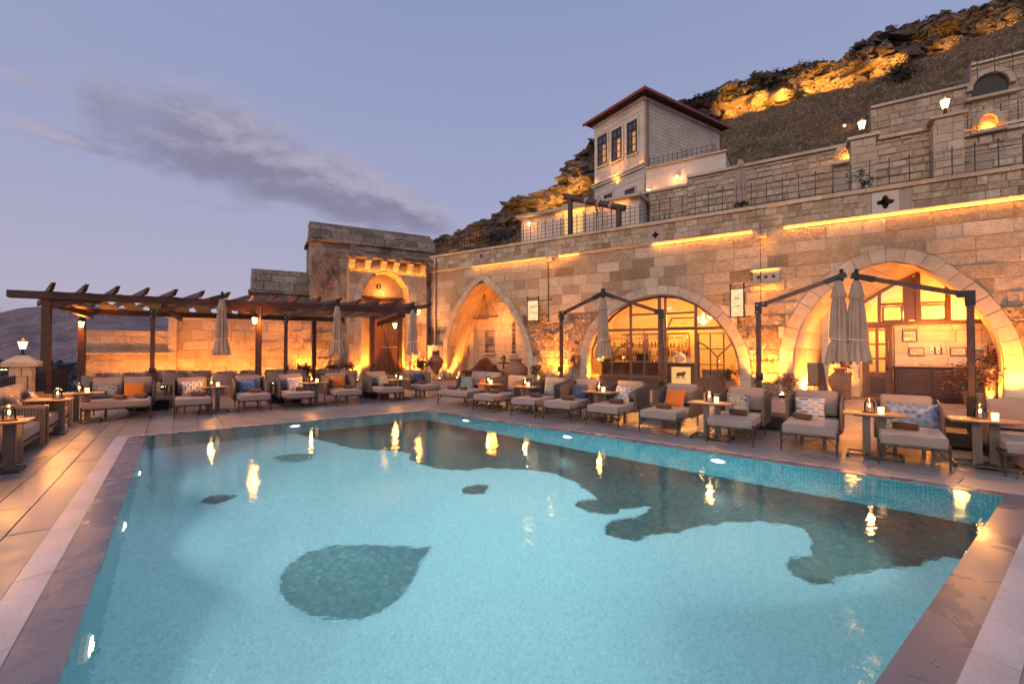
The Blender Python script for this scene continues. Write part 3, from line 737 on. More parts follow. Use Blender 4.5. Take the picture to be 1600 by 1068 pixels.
def vault(root, P, Q, y0, y1, mt, name='vault', th=.25, blocks=True, nd=3, every=3):
    """inner surface lofted from outline P at y0 to outline Q at y1, with courses of blocks standing proud of the joints"""
    n = min(len(P), 60); 
    def rs(X, n):
        L = [0]; 
        for a, b in zip(X, X[1:]): L.append(L[-1] + math.hypot(b[0] - a[0], b[1] - a[1]))
        return [(lambda t: next(((X[i][0] + (X[i + 1][0] - X[i][0]) * (t - L[i]) / max(L[i + 1] - L[i], 1e-9), X[i][1] + (X[i + 1][1] - X[i][1]) * (t - L[i]) / max(L[i + 1] - L[i], 1e-9)) for i in range(len(X) - 1) if t <= L[i + 1] + 1e-7), X[-1]))(L[-1] * k / (n - 1)) for k in range(n)]
    P, Q = rs(P, n), rs(Q, n); Po, Qo = offset(P, th), offset(Q, th); mb = MB()
    vs = [(u, y0, z) for u, z in P] + [(u, y1, z) for u, z in Q] + [(u, y0 + .02, z) for u, z in Po] + [(u, y1, z) for u, z in Qo]
    fs = [(i, i + 1, n + i + 1, n + i) for i in range(n - 1)] + [(2 * n + i, 2 * n + i + 1, 3 * n + i + 1, 3 * n + i) for i in range(n - 1)] + [(n + i, n + i + 1, 3 * n + i + 1, 3 * n + i) for i in range(n - 1)]
    o = mb.add(vs, fs).build(name, M['mortar'], root); Pi, Qi = offset(P, -.02), offset(Q, -.02); bl = MB()
    i = 0
    while i < n - 1:
        j = min(i + every, n - 1); sh = R.uniform(0, .6)
        f = -sh / nd
        while f < 1:
            f0, f1 = max(f, 0), min(f + 1 / nd, 1); f += 1 / nd
            if f1 - f0 < .03: continue
            def pt(X, Y, k, t): return Vector((X[k][0] + (Y[k][0] - X[k][0]) * t, y0 + (y1 - y0) * t, X[k][1] + (Y[k][1] - X[k][1]) * t))
            g0, g1 = f0 + .006, f1 - .006
            top = [pt(Pi, Qi, i, g0).lerp(pt(Pi, Qi, j, g0), .03), pt(Pi, Qi, j, g0).lerp(pt(Pi, Qi, i, g0), .03), pt(Pi, Qi, j, g1).lerp(pt(Pi, Qi, i, g1), .03), pt(Pi, Qi, i, g1).lerp(pt(Pi, Qi, j, g1), .03)]
            bot = [pt(P, Q, i, g0), pt(P, Q, j, g0), pt(P, Q, j, g1), pt(P, Q, i, g1)]
            bl.add(top + bot, [(0, 1, 2, 3)] + [(q, (q + 1) % 4, (q + 1) % 4 + 4, q + 4) for q in range(4)])
        i = j
    if blocks: bl.build('vault_blocks', mt, root, kind='stuff')
    return o
# ================================================================== THE LONG ARCHED WALL
AR1 = Arch(WL, [(696, 592), (698, 560), (700, 531), (714, 487), (736, 453), (752.5, 437), (774, 455), (795, 480), (810, 509), (821, 539), (825, 565), (825, 592)], ringw=.32, sm=1)
AR2 = Arch(WL, [(917.7, 596), (918.5, 547), (931, 515), (957, 486.5), (986, 469.5), (1017, 461), (1038, 459.5), (1059, 462), (1091, 475), (1119.5, 497), (1138, 520.6), (1151, 547), (1156, 570), (1156, 610)], ringw=.36)
AR3 = Arch(WL, [(1239, 617), (1240, 548), (1251, 509), (1272, 476), (1299, 449), (1332, 425), (1362, 413), (1392, 407.6), (1419, 410), (1446, 419), (1479, 440), (1515, 467), (1539, 494), (1556.5, 521), (1565.5, 548), (1568.5, 575), (1568.5, 650)], ringw=.42)
ARS = [AR1, AR2, AR3]
ULEN, TOP, COR = 31.0, 7.0, 6.02
wall = thing('arched_wall', 'long limestone wall with three lit arches behind the right-hand chaise row', 'wall', WL.o, WL.a)
def quatre(c, r, k=24):
    return [(c[0] + r * (.52 + .48 * abs(math.cos(2 * t)) ** 1.6) * math.cos(t), c[1] + r * (.52 + .48 * abs(math.cos(2 * t)) ** 1.6) * math.sin(t)) for t in [2 * math.pi * i / k for i in range(k)]]
q1 = WL.pix(1383, 316); q2 = WL.pix(1024, 367); q3 = WL.pix(752, 400)
holes = [quatre(q1, .23), quatre(q2, .15), quatre(q3, .11)]
wallbody(-.9, ULEN, TOP - .12, ARS, 0, .5, holes).build('wall_core', M['mortar'], wall)
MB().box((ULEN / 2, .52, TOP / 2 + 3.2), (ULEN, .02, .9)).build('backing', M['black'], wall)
hx = [(q1[0] - .36, q1[0] + .36, q1[1] - .36, q1[1] + .36), (q2[0] - .16, q2[0] + .16, q2[1] - .16, q2[1] + .16), (q3[0] - .12, q3[0] + .12, q3[1] - .12, q3[1] + .12)]
pl = [(q1[0] - .34, q1[1] - .34), (q1[0] + .34, q1[1] - .34), (q1[0] + .34, q1[1] + .34), (q1[0] - .34, q1[1] + .34)]
T3 = tessellate_polygon([[Vector((*p, 0)) for p in pl], [Vector((*p, 0)) for p in holes[0]]]); al = pl + holes[0]
MB().add([(u, -.045, z) for u, z in al] + [(u, .0, z) for u, z in al], [tuple(t) for t in T3] + [(i, (i + 1) % 4, (i + 1) % 4 + len(al), i + len(al)) for i in range(4)] + [(4 + i, 4 + (i + 1) % 24, 4 + (i + 1) % 24 + len(al), 4 + i + len(al)) for i in range(24)]).build('quatrefoil_plate', M['ashlar'], wall, label='square stone plate pierced by a four-pointed star')
lower = courses(-.9, ULEN, 0.0, COR - .03, .41, (.5, 1.15), ARS, jit=.12)
upper = courses(-.9, ULEN, COR + .15, TOP - .13, .24, (.22, .48), (), hx, jit=.2)
lay(WL, wall, lower, M['stone'], (.006, .035), 215, inset=.018, low=(3.3, M['rockface']))
lay(WL, wall, upper, M['stone'], (.015, .045), 80, rest_name='small_stones_beyond')
for A_ in ARS: voussoirs(wall, A_, M['stone_smooth'], 0, .035, 3 if A_ is not AR1 else 3)
cop_ = MB(); u = 0
while u < ULEN: e = u + R.uniform(.8, 1.2); MB().box(((u + e) / 2, .17, TOP - .06), (e - u - .01, .56, .12 + R.uniform(-.01, .01))).build('coping_stone', M['stone_smooth'], wall) if u < 27 else None; u = e
# cornice with warm light strip above and below it, in the two lit stretches
def U(px, py, off=0): return WL.pix(px, py, off)[0]
def cornice(ua, ub, led=True):
    u = ua
    while u < ub - .01:
        e = min(u + R.uniform(.9, 1.3), ub); poly = [(-.005, 0), (-.055, .0), (-.07, .03), (-.115, .055), (-.125, .085), (-.125, .12), (-.005, .12)]
        mb = MB(); n = len(poly); mb.add([(q, y, COR + z) for q in (u + .003, e - .003) for y, z in poly], [tuple(range(n)), tuple(range(2 * n - 1, n - 1, -1))] + [(i, (i + 1) % n, (i + 1) % n + n, i + n) for i in range(n)])
        mb.build('cornice_stone', M['stone_smooth'], wall); u = e
    if led:
        MB().box(((ua + ub) / 2, -.075, COR - .012), (ub - ua, .02, .016)).build('light_strip', M['led'], wall)
        L = ub - ua; k = max(1, round(L / 3))
        for i in range(k): lamp('strip_light', 'AREA', (ua + (i + .5) * L / k, -.17, COR + .02), 4.5 * L / k, GOLD, aim=(0, .75, -.3), size=(L / k, .02), parent=wall)
cornice(0.0, U(870, 400), False); cornice(U(874, 400), U(906, 395)); cornice(U(1020, 382), U(1176, 363)); cornice(U(1224, 360), ULEN)
cornice(U(907, 395), U(1019, 383), False)
LEDS = [(U(740, 417), U(868, 400))]
for ua, ub in LEDS: lamp('strip_light', 'AREA', ((ua + ub) / 2, -.17, COR + .02), 14, GOLD, aim=(0, .75, -.3), size=(ub - ua, .02), parent=wall)
# small carved gutter spouts and vent block
for px, py in ((862, 407), (1190, 371)):
    u, z = WL.pix(px, py); MB().box((u, -.14, z), (.34, .3, .1)).box((u - .13, -.14, z + .1), (.08, .3, .12)).box((u + .13, -.14, z + .1), (.08, .3, .12)).build('water_spout', M['stone_smooth'], wall)
    lamp('spout_light', 'POINT', (u + .1, -.35, z - .2), 9, GOLD, .03, parent=wall)
u, z = WL.pix(1197, 433); vb = MB().box((u, -.06, z), (.86, .10, .40)); vb.build('vent_block', M['stone_smooth'], wall)
MB().box((u, -.09, z + .25), (1.0, .18, .07)).box((u, -.09, z - .25), (.9, .18, .06)).build('vent_ledge', M['stone_smooth'], wall)
for k in (-1, 0, 1): MB().box((u + k * .24, -.112, z), (.10, .01, .11)).build('vent_hole', M['black'], wall)
lamp('vent_light', 'AREA', (u, -.2, z - .30), 7, GOLD, aim=(0, .5, -1), size=(.8, .03), parent=wall)
lamp('vent_light', 'AREA', (u, -.22, z + .20), 5, GOLD, aim=(0, .6, 1), size=(.8, .03), parent=wall)
# downpipe and cable
pp = WL.pix(682, 500); MB().tube([(pp[0], -.12, 1.9), (pp[0], -.12, 6.9)], .045).build('downpipe', M['stone_smooth'], wall)
cc = WL.pix(1189, 440); MB().tube([(cc[0], -.16, 2.6), (cc[0], -.16, 6.3)], .012, 5).build('cable', M['black'], wall)
cc = WL.pix(858, 440); MB().tube([(cc[0], -.09, 3.0), (cc[0], -.09, 5.9)], .02, 6).build('cable', M['black'], wall)
bx0, bx1 = U(676, 560), U(692, 560)
MB().box(((bx0 + bx1) / 2 - .1, -.2, .95), (bx1 - bx0 + .35, .4, 1.9)).build('pier_casing', M['plaster'], wall)
# --- iron railing on the wall top
def railing(name, label, fr, ua, ub, z, h, sp, nr, y=.15, mt=None, knob=True, posts=None, dense=False, zb=None):
    t = thing(name, label, 'railing', fr.w(ua, 0), fr.a); L = ub - ua; zf = (lambda q: z) if zb is None else (lambda q: z + (zb - z) * q / L)
    pk = MB().box((0, 0, h / 2), (.026, .026, h)).add(*(lambda r: ([(-r, -r, h), (r, -r, h), (r, r, h), (-r, r, h), (0, 0, h + .1)], [(0, 1, 4), (1, 2, 4), (2, 3, 4), (3, 0, 4)]))(.022)).mesh('picket', M['black'])
    thin = MB().box((0, 0, h * .46), (.013, .013, h * .88)).mesh('bar', M['black'])
    k = int(L / sp)
    for i in range(k + 1):
        obj('picket', pk, t, loc=(i * sp, y, zf(i * sp)))
        if dense and i < k: obj('bar', thin, t, loc=(i * sp + sp / 2, y, zf(i * sp + sp / 2)))
    for j in range(nr):
        zz = .1 + (h - .18) * j / (nr - 1); MB().beam((0, y, zf(0) + zz), (L, y, zf(L) + zz), .016, .016).build('rail', M['black'], t)
    return t
railing('iron_railing', 'black iron grid railing along the top of the left half of the arched wall', WL, .3, 13.4, TOP, .88, .42, 5, dense=True)
railing('iron_railing', 'black railing with pointed pickets on the right half of the arched wall', WL, 13.8, 30, TOP, .9, .5, 4)

# --- arch 1: open vaulted niche
def flat(root, P, y, mt, name, th=.2, holes=()):
    poly = [(u, max(z, 0)) for u, z in P]; n = len(poly); T3 = tessellate_polygon([[Vector((*p, 0)) for p in poly]])
    return MB().add([(u, y, z) for u, z in poly] + [(u, y + th, z) for u, z in poly], [tuple(t) for t in T3] + [tuple(i + n for i in t) for t in T3] + [(i, (i + 1) % n, (i + 1) % n + n, i + n) for i in range(n)]).build(name, mt, root)
N1D = 2.1
vault(wall, AR1.P, AR1.P, .02, N1D, M['stone_smooth'], nd=4)
flat(wall, offset(AR1.P, .24), N1D, M['mortar'], 'niche_back')
def inside_courses(A_, z1, ch, wr, shrink=.0):
    out = []
    for P in courses(A_.u0, A_.u1, 0, z1, ch, wr):
        z = [p[1] for p in P]
        def span(zz):
            us = []
            for a, b in zip(A_.P, A_.P[1:]):
                if min(a[1], b[1]) <= zz <= max(a[1], b[1]) and a[1] != b[1]: us.append(a[0] + (b[0] - a[0]) * (zz - a[1]) / (b[1] - a[1]))
            return (min(us), max(us)) if len(us) > 1 else None
        s0, s1 = span(max(z[0], .02)), span(z[2])
        if not s0 or not s1: continue
        a0, b0, b1, a1 = max(P[0][0], s0[0]), min(P[1][0], s0[1]), min(P[2][0], s1[1]), max(P[3][0], s1[0])
        if b0 - a0 > .05 and b1 - a1 > .05: out.append([(a0, z[0]), (b0, z[0]), (b1, z[2]), (a1, z[2])])
    return out
rest = MB()
for P in inside_courses(AR1, 5, .38, (.5, .9)): rest.prism(P, N1D - .03, N1D + .01, .01)
rest.build('niche_stones', M['stone_smooth'], wall, kind='stuff')
def nb(px, py, y=N1D): return WL.pix(px, py, y)
# chimney breast, ledge, small arched window and a tall dark recess in the niche's back wall
a = nb(725, 519); b = nb(741, 560); MB().box(((a[0] + b[0]) / 2, N1D - .12, (a[1]) / 2 + .1), (b[0] - a[0] + .2, .22, a[1] - .2)).build('chimney_breast', M['plaster'], wall)
MB().box(((a[0] + b[0]) / 2, N1D - .16, a[1] + .06), (b[0] - a[0] + .36, .34, .1)).build('mantel_ledge', M['stone_smooth'], wall)
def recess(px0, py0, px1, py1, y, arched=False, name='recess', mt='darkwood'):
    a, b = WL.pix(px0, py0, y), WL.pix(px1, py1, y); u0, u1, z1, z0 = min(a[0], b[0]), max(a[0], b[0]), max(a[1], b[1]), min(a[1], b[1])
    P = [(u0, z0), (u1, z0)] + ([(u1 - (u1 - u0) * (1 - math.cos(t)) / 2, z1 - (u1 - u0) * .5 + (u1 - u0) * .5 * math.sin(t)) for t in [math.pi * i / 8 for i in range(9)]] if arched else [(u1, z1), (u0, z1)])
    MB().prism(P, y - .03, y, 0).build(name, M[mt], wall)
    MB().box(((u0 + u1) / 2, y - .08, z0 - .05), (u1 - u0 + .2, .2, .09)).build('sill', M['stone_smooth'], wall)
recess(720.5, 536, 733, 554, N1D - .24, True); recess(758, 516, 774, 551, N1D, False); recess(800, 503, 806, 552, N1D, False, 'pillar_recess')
# --- arch 2: glazed timber front
F2 = .34
vault(wall, AR2.P, AR2.P, .02, F2 + .16, M['stone_smooth'], name='arch_reveal', blocks=True, nd=1)
def p2(px, py): return WL.pix(px, py, F2)
front = thing('glazed_timber_front', 'brown timber and glass front filling the wide middle arch of the bar', 'glazed front', WL.w(0, 0), WL.a)
fr_in = offset(AR2.P, -.10)
mb = MB(); n = len(AR2.P); Pp = AR2.P
for i in range(n - 1):
    q = [Pp[i], Pp[i + 1], fr_in[i + 1], fr_in[i]]; mb.prism(q, F2 - .05, F2 + .05)
mb.build('arch_frame', M['wood'], front)
def bar(name, pts, w_=.07, d=.09, y=F2, root=None, mt='wood', pf=None):
    pf = pf or (lambda *q: WL.pix(*q, y)); mb = MB(); P = [pf(*q) for q in pts]
    for a, b in zip(P, P[1:]): mb.beam((a[0], y, a[1]), (b[0], y, b[1]), d, w_, up=Vector((-(b[1] - a[1]), 0, b[0] - a[0])).normalized())
    return mb.build(name, M[mt], root or front)
def vbar(px, py0, py1, w_=.07, name='mullion', d=.09, root=None, y=F2, mt='wood'):
    u = WL.pix(px, (py0 + py1) / 2, y)[0]; z0, z1 = WL.pix(px, py1, y)[1], WL.pix(px, py0, y)[1]; z0 = max(z0, 0)
    return MB().box((u, y, (z0 + z1) / 2), (w_, d, z1 - z0)).build(name, M[mt], root or front)
def hbar(px0, px1, py, w_=.08, name='transom', d=.085, root=None, y=F2, mt='wood', z=None):
    a, b = WL.pix(px0, py, y), WL.pix(px1, py, y); z = z if z is not None else a[1]
    # keep level: height read at the bar's left end
    return MB().box(((a[0] + b[0]) / 2, y, z), (b[0] - a[0], d, w_)).build(name, M[mt], root or front)
Z2 = p2(1035, 514)[1]; Z3 = p2(1035, 490)[1]
vbar(986, 472, 640, .10); vbar(1031, 461, 640, .13); vbar(1040, 461, 640, .09); vbar(1088, 476, 660, .12)
hbar(925, 1138, 514, .11, z=Z2); hbar(986, 1088, 490, .08, z=Z3)
zr = p2(1035, 589)[1]
hbar(922, 1031, 589, .10, 'bottom_rail', z=zr); hbar(1088, 1152, 592, .10, 'bottom_rail', z=zr)
vbar(1007, 518, 588, .055); 
for py in (539, 564): hbar(986, 1031, py, .045, 'glazing_bar', d=.06)
bar('curved_brace', [(956, 588), (956, 556), (964, 546), (975, 539), (986, 534)], .06, .07)
bar('curved_brace', [(1088, 533), (1100, 538), (1112, 548), (1121, 558), (1132, 547), (1143, 537), (1150, 530)], .06, .07)
vbar(1121, 558, 592, .06)
for (x0, y0, x1, y1) in ((1092, 517, 1131, 592),):
    z1 = p2(x0, y0 + 3)[1]
    for px in (x0, 1110, x1): vbar(px, y0 + 3, y1, .045, 'door_stile', d=.05, y=F2 + .08)
    for py in (y0 + 4, 545, 569): hbar(x0, x1, py, .04, 'door_rail', d=.045, y=F2 + .08)
bar('tilted_vent_sash', [(1044, 511), (1050, 497), (1086, 496)], .05, .04, y=F2 - .12); bar('tilted_vent_sash', [(1044, 512), (1086, 511)], .05, .04, y=F2 - .12)
a, b = p2(922, 600), p2(1031, 600)
MB().box(((a[0] + b[0]) / 2, F2, zr / 2), (b[0] - a[0], .06, zr)).build('kick_panel', M['darkwood'], front)
a2, b2 = p2(1088, 600), p2(1156, 600)
MB().box(((a2[0] + b2[0]) / 2 - .03, F2, zr / 2), (b2[0] - a2[0] - .1, .06, zr)).build('kick_panel', M['wood'], front)
def pane(P, y, root, name='pane'):
    return MB().prism(P, y - .004, y + .004).build(name, M['glass'], root)
gz = [p for p in fr_in if p[1] > Z2 + .04]
us = [p2(x, 540)[0] for x in (986, 1035, 1088)]; eu = [gz[0][0]] + us + [gz[-1][0]]
for a, b in zip(eu, eu[1:]):
    P = [(a, Z2), (b, Z2)] + [p for p in gz[::-1] if a < p[0] < b]
    if len(P) > 3:
        tops = [(a, max(Z2 + .01, AR2.top(a, fr_in))), (b, max(Z2 + .01, AR2.top(b, fr_in)))]
        pane([(b, Z2), tops[1]] + [p for p in gz[::-1] if a < p[0] < b] + [tops[0], (a, Z2)], F2, front)
uL = p2(925, 540)[0]
for a, b in ((uL, us[0]), (us[0], p2(1007, 540)[0]), (p2(1007, 540)[0], p2(1029, 540)[0]), (us[2], p2(1121, 540)[0]), (p2(1121, 540)[0], p2(1150, 540)[0])):
    pane([(a, zr), (b, zr), (b, Z2), (a, Z2)], F2 + .01, front)
# room behind: floor, walls, ceiling
room = thing('bar_room', 'warm lit vaulted bar room behind the middle arch', 'room', WL.w(0, 0), WL.a)
ra, rb = AR2.u0 - .6, AR2.u1 + 2.2; RY, RZ = 6.0, 4.55
M['roomwall'] = stone('room_stone', [(.62, .50, .36), (.56, .44, .31), (.66, .54, .40)], bump=.3, stain=.15, chips=.1)
MB().box(((ra + rb) / 2, (RY + .5) / 2, .015), (rb - ra, RY - .5, .03)).build('floor', M['wood'], room)
MB().box(((ra + rb) / 2, RY + .1, RZ / 2), (rb - ra, .2, RZ)).build('back_wall', M['roomwall'], room)
MB().box((ra - .1, (RY + .5) / 2, RZ / 2), (.2, RY - .5, RZ)).build('side_wall', M['roomwall'], room)
MB().box((rb + .1, (RY + .5) / 2, RZ / 2), (.2, RY - .5, RZ)).build('side_wall', M['roomwall'], room)
cv = MB(); k = 16
arc = [((ra + rb) / 2 - (rb - ra) / 2 * math.cos(math.pi * i / k), 3.0 + (RZ - 2.9) * math.sin(math.pi * i / k)) for i in range(k + 1)]
cv.add([(u, y, z) for y in (.51, RY) for u, z in arc] + [(u, y, z + .15) for y in (.51, RY) for u, z in arc], [(i, i + 1, i + 1 + k + 1, i + k + 1) for i in range(k)] + [(i + 2 * k + 2, i + 2 * k + 3, i + 3 * k + 4, i + 3 * k + 3) for i in range(k)])
cv.build('vaulted_ceiling', M['roomwall'], room)
for q in (2.0, 3.8): 
    mb = MB()
    for a, b in zip(arc, arc[1:]): mb.beam((a[0], q, a[1] - .1), (b[0], q, b[1] - .1), .28, .2, up=Vector((-(b[1] - a[1]), 0, b[0] - a[0])).normalized())
    mb.build('ceiling_rib', M['roomwall'], room)
rc = (AR2.u0 + AR2.u1) / 2
for (u, y, z, e) in ((rc - 1.6, 3.0, 3.1, 330), (rc + 1.2, 2.6, 3.0, 380), (rc + .3, 4.1, 2.7, 260), (rc + 3, 4.2, 2.8, 200), (rc - 3, 4.2, 2.8, 160)):
    lamp('room_light', 'POINT', (u, y, z), e, (1, .40, .06), .18, parent=room)
# back bar with shelves and bottles
def pr(px, py, y): return WL.pix(px, py, y)
bb = thing('back_bar', 'wooden back bar shelving with rows of bottles behind the counter', 'shelf', WL.w(0, 0), WL.a)
x0, x1 = pr(930, 540, 4.6)[0] - .3, pr(1075, 540, 4.6)[0]
for z in (.9, 1.35, 1.8, 2.25): MB().box(((x0 + x1) / 2, 4.75, z), (x1 - x0, .35, .04)).build('shelf', M['wood'], bb)
for i in range(6): MB().box((x0 + (x1 - x0) * i / 5, 4.75, 1.5), (.06, .36, 1.9)).build('upright', M['wood'], bb)
MB().box(((x0 + x1) / 2, 4.7, .45), (x1 - x0, .5, .88)).build('cupboard', M['darkwood'], bb)
bt = [mat('green_bottle_glass', (.05, .10, .03), .1, bump=0), mat('amber_bottle_glass', (.28, .09, .02), .1, bump=0), mat('clear_bottle_glass', (.6, .5, .35), .1, bump=0), mat('dark_bottle_glass', (.03, .02, .02), .1, bump=0)]
bme = [MB().lathe([(.038, 0), (.038, .19), (.014, .25), (.013, .32)], 8).mesh('bottle', m, 1) for m in bt]
for z in (.92, 1.37, 1.82):
    u = x0 + .12
    while u < x1 - .1:
        bi = R.randrange(4); o = obj('bottle', bme[bi], None, loc=WL.w(u, 4.68 + R.uniform(-.05, .08), z)); tag(o, ('green', 'amber', 'clear', 'dark')[bi] + ' bottle on the ' + {.92: 'lowest', 1.37: 'middle', 1.82: 'upper'}[z] + ' shelf of the back bar in the middle arch', 'bottle', 'bottles on the back bar'); o.scale = (1, 1, R.uniform(.8, 1.05)); u += R.uniform(.12, .26)
# hanging wine glasses rack
rk = thing('glass_rack', 'wine glasses hanging upside down in a row above the bar', 'glass rack', WL.w(0, 0), WL.a)
g0, g1 = pr(972, 520, 3.0), pr(1076, 520, 3.0); MB().box(((g0[0] + g1[0]) / 2, 3.0, 2.42), (g1[0] - g0[0], .3, .05)).build('rack', M['darkwood'], rk)
gme = MB().lathe([(.035, 0), (.005, -.01), (.005, -.08), (.035, -.12), (.04, -.2)], 8).mesh('wine_glass', M['white'], 1)
for i in range(22): obj('wine_glass', gme, rk, loc=(g0[0] + (g1[0] - g0[0]) * (i + .5) / 22, 3.0, 2.40))
# bar counter
ct = thing('bar_counter', 'carved wooden bar counter with pale panel showing a dark hoofed animal emblem', 'bar counter', WL.w(0, 0), WL.a)
CY = 1.5
c0, c1 = pr(940, 560, CY)[0], pr(1084, 560, CY)[0]
MB().box(((c0 + c1) / 2, CY + .25, .52), (c1 - c0, .5, 1.04)).build('body', M['wood'], ct)
MB().rbox(((c0 + c1) / 2, CY + .2, 1.08), (c1 - c0 + .2, .78, .07), .015).build('counter_top', M['wood'], ct)
zc0, zc1 = .18, .92; pu = [c0 + (c1 - c0) * i / 4 for i in range(5)]
M['panel'] = mat('pale_backlit_panel', (.70, .52, .26), .6, emis=(1, .55, .14), estr=.55, bump=0)
for i, (a, b) in enumerate(zip(pu, pu[1:])):
    MB().box(((a + b) / 2, CY - .012, (zc0 + zc1) / 2), (b - a - .24, .02, zc1 - zc0)).build('panel', M['panel'] if i == 3 else M['darkwood'], ct)
    for q, s_ in (((a + b) / 2, (b - a - .12, .05, .06)),):
        MB().box((q, CY - .02, zc1 + .03), s_).box((q, CY - .02, zc0 - .03), s_).box((a + .09, CY - .02, .55), (.06, .05, .8)).box((b - .09, CY - .02, .55), (.06, .05, .8)).build('panel_frame', M['wood'], ct)
ea = (pu[3] + pu[4]) / 2; es = .36
bull = [(-.9, .1), (-.75, .55), (-.3, .62), (.2, .66), (.55, .85), (.75, .8), (.95, .5), (.88, .3), (.7, .3), (.66, -.1), (.62, -.7), (.5, -.7), (.48, -.15), (.3, -.12), (.28, -.7), (.16, -.7), (.12, -.1), (-.3, -.1), (-.34, -.7), (-.46, -.7), (-.48, -.1), (-.62, -.05), (-.7, -.7), (-.82, -.7)]
P = [(ea + x * es * .62, .55 + z * es * .6) for x, z in bull]; T3 = tessellate_polygon([[Vector((*p, 0)) for p in P]]); n = len(P)
MB().add([(u, CY - .032, z) for u, z in P] + [(u, CY - .022, z) for u, z in P], [tuple(t) for t in T3] + [(i, (i + 1) % n, (i + 1) % n + n, i + n) for i in range(n)]).build('emblem', M['wood'], ct)
for k, (px, lab) in enumerate(((948, 'dark boxy till on the left end of the bar counter'), )):
    u = pr(px, 560, CY)[0]; t = thing('till', lab, 'till', WL.w(u, CY + .2, 1.115), WL.a); MB().rbox((0, 0, .05), (.34, .3, .1), .01).build('base', M['black'], t); MB().box((0, .02, .22), (.3, .03, .2), rx=-.2).build('screen', M['black'], t)
# chandelier
cu = WL.pix(1099, 499, 1.9); ch = thing('crystal_chandelier', 'bright glittering crystal chandelier inside the right part of the middle arch', 'chandelier', WL.w(cu[0], 1.9, cu[1]), WL.a)
MB().tube([(0, 0, .3), (0, 0, 1.0)], .015, 6).build('chain', M['black'], ch); MB().lathe([(.001, -.22), (.10, -.18), (.16, -.08), (.03, 0), (.05, .12), (.02, .3)], 12).build('body', M['lampglass'], ch, smooth=1)
arm = MB(); 
for k in range(8):
    t = math.pi * k / 4; c, s = math.cos(t), math.sin(t); arm.tube([(0, 0, -.05), (c * .2, s * .2, -.12), (c * .34, s * .34, .02)], .012, 5)
arm.build('arms', M['white'], ch); cme = MB().lathe([(.02, 0), (.03, .05), (.016, .10), (.001, .14)], 6).mesh('candle_bulb', M['lampglass'])
for k in range(8): obj('candle_bulb', cme, ch, loc=(math.cos(math.pi * k / 4) * .34, math.sin(math.pi * k / 4) * .34, .03))
lamp('chandelier_light', 'POINT', (0, 0, .1), 60, (1, .7, .35), .2, parent=ch)
# exit sign
eu_ = WL.pix(1046, 482, .8); ex = thing('exit_sign', 'small green lit exit sign inside the top of the middle arch', 'sign', WL.w(eu_[0], .8, eu_[1]), WL.a)
M['green'] = emat('green_exit_light', (.02, .30, .16), .9); M['signwhite'] = emat('white_exit_lettering', (.7, 1, .85), 1.0)
MB().box((0, 0, 0), (.30, .05, .16)).build('housing', M['green'], ex)
def text(s_, size, mt, parent, loc, name='lettering', align='CENTER', ext=.002, rx=90, rz=0, sx=1):
    cu = bpy.data.curves.new(name, 'FONT'); cu.body = s_; cu.size = size; cu.extrude = ext; cu.align_x = align; cu.align_y = 'CENTER'; cu.materials.append(mt)
    tmp = bpy.data.objects.new('tmp', cu); COL.objects.link(tmp); dg = bpy.context.evaluated_depsgraph_get(); me = bpy.data.meshes.new_from_object(tmp.evaluated_get(dg)); bpy.data.objects.remove(tmp)
    me.name = name; o = obj(name, me, parent, loc=loc); o.rotation_euler = (rad(rx), 0, rz); o.scale = (sx, 1, 1); return o
text('ÇIKIŞ', .085, M['signwhite'], ex, (0, -.03, .035)); text('EXIT', .075, M['signwhite'], ex, (0, -.03, -.04))
# --- arch 3: deep porch with timber gable
F3 = 1.15
rear = [(1286, 630), (1288, 560), (1296, 520), (1318, 497), (1356, 467), (1400, 442), (1443, 421), (1470, 432), (1510, 455), (1548, 488), (1580, 530), (1600, 580), (1612, 650)]
REAR = [WL.pix(*p, F3) for p in rear]; REAR = resample([(REAR[0][0], 0)] + REAR[1:-1] + [(REAR[-1][0], 0)], .2)
vault(wall, AR3.P, REAR, .02, F3, M['stone_smooth'], nd=2)
def f3(px, py, y=F3): return WL.pix(px, py, y)
porch = thing('porch_back_wall', 'stone and timber back wall with glazed gable inside the right-hand arch', 'porch wall', WL.w(0, 0), WL.a)
zb3 = f3(1440, 504)[1]; du0, du1 = f3(1345, 560)[0], f3(1397, 560)[0]
low = [p for p in REAR if p[1] < zb3]; ul, ur = low[0][0], low[-1][0]
dz = f3(1372, 508)[1]
def boxp(u0, u1, z0, z1, y, th, mt, name, root=porch): return MB().box(((u0 + u1) / 2, y + th / 2, (z0 + z1) / 2), (u1 - u0, th, z1 - z0)).build(name, M[mt], root)
boxp(ul, du0, 0, zb3, F3 + .02, .2, 'mortar', 'masonry'); boxp(du1, ur + .2, 0, zb3, F3 + .02, .2, 'mortar', 'masonry')
for P in courses(du1 + .02, ur, 0, zb3 - .04, .36, (.55, .95)) + courses(ul, du0 - .02, 0, zb3 - .04, .36, (.5, .8)): MB().prism(P, F3 - .005 - R.uniform(0, .012), F3 + .03, .008).build('stone', M['roomwall'], porch)
e3 = f3(1546, 503)[0]
MB().box(((ul + e3) / 2 + .1, F3 - .02, zb3), (e3 - ul + .2, .2, .13)).build('beam', M['wood'], porch)
def vb3(px, p0, p1, w_=.1, y=F3, name='post', mt='wood'): return vbar(px, p0, p1, w_, name, .1, porch, y, mt)
for px, p0, w_ in ((1374, 458, .09), (1415, 437, .13), (1434, 427, .13), (1481, 428, .13), (1541, 486, .1)): vb3(px, p0, 503, w_)
MB().box((f3(1424, 470)[0], F3 + .02, f3(1424, 466)[1]), (.3, .04, 1.45)).build('shutter', M['wood'], porch)
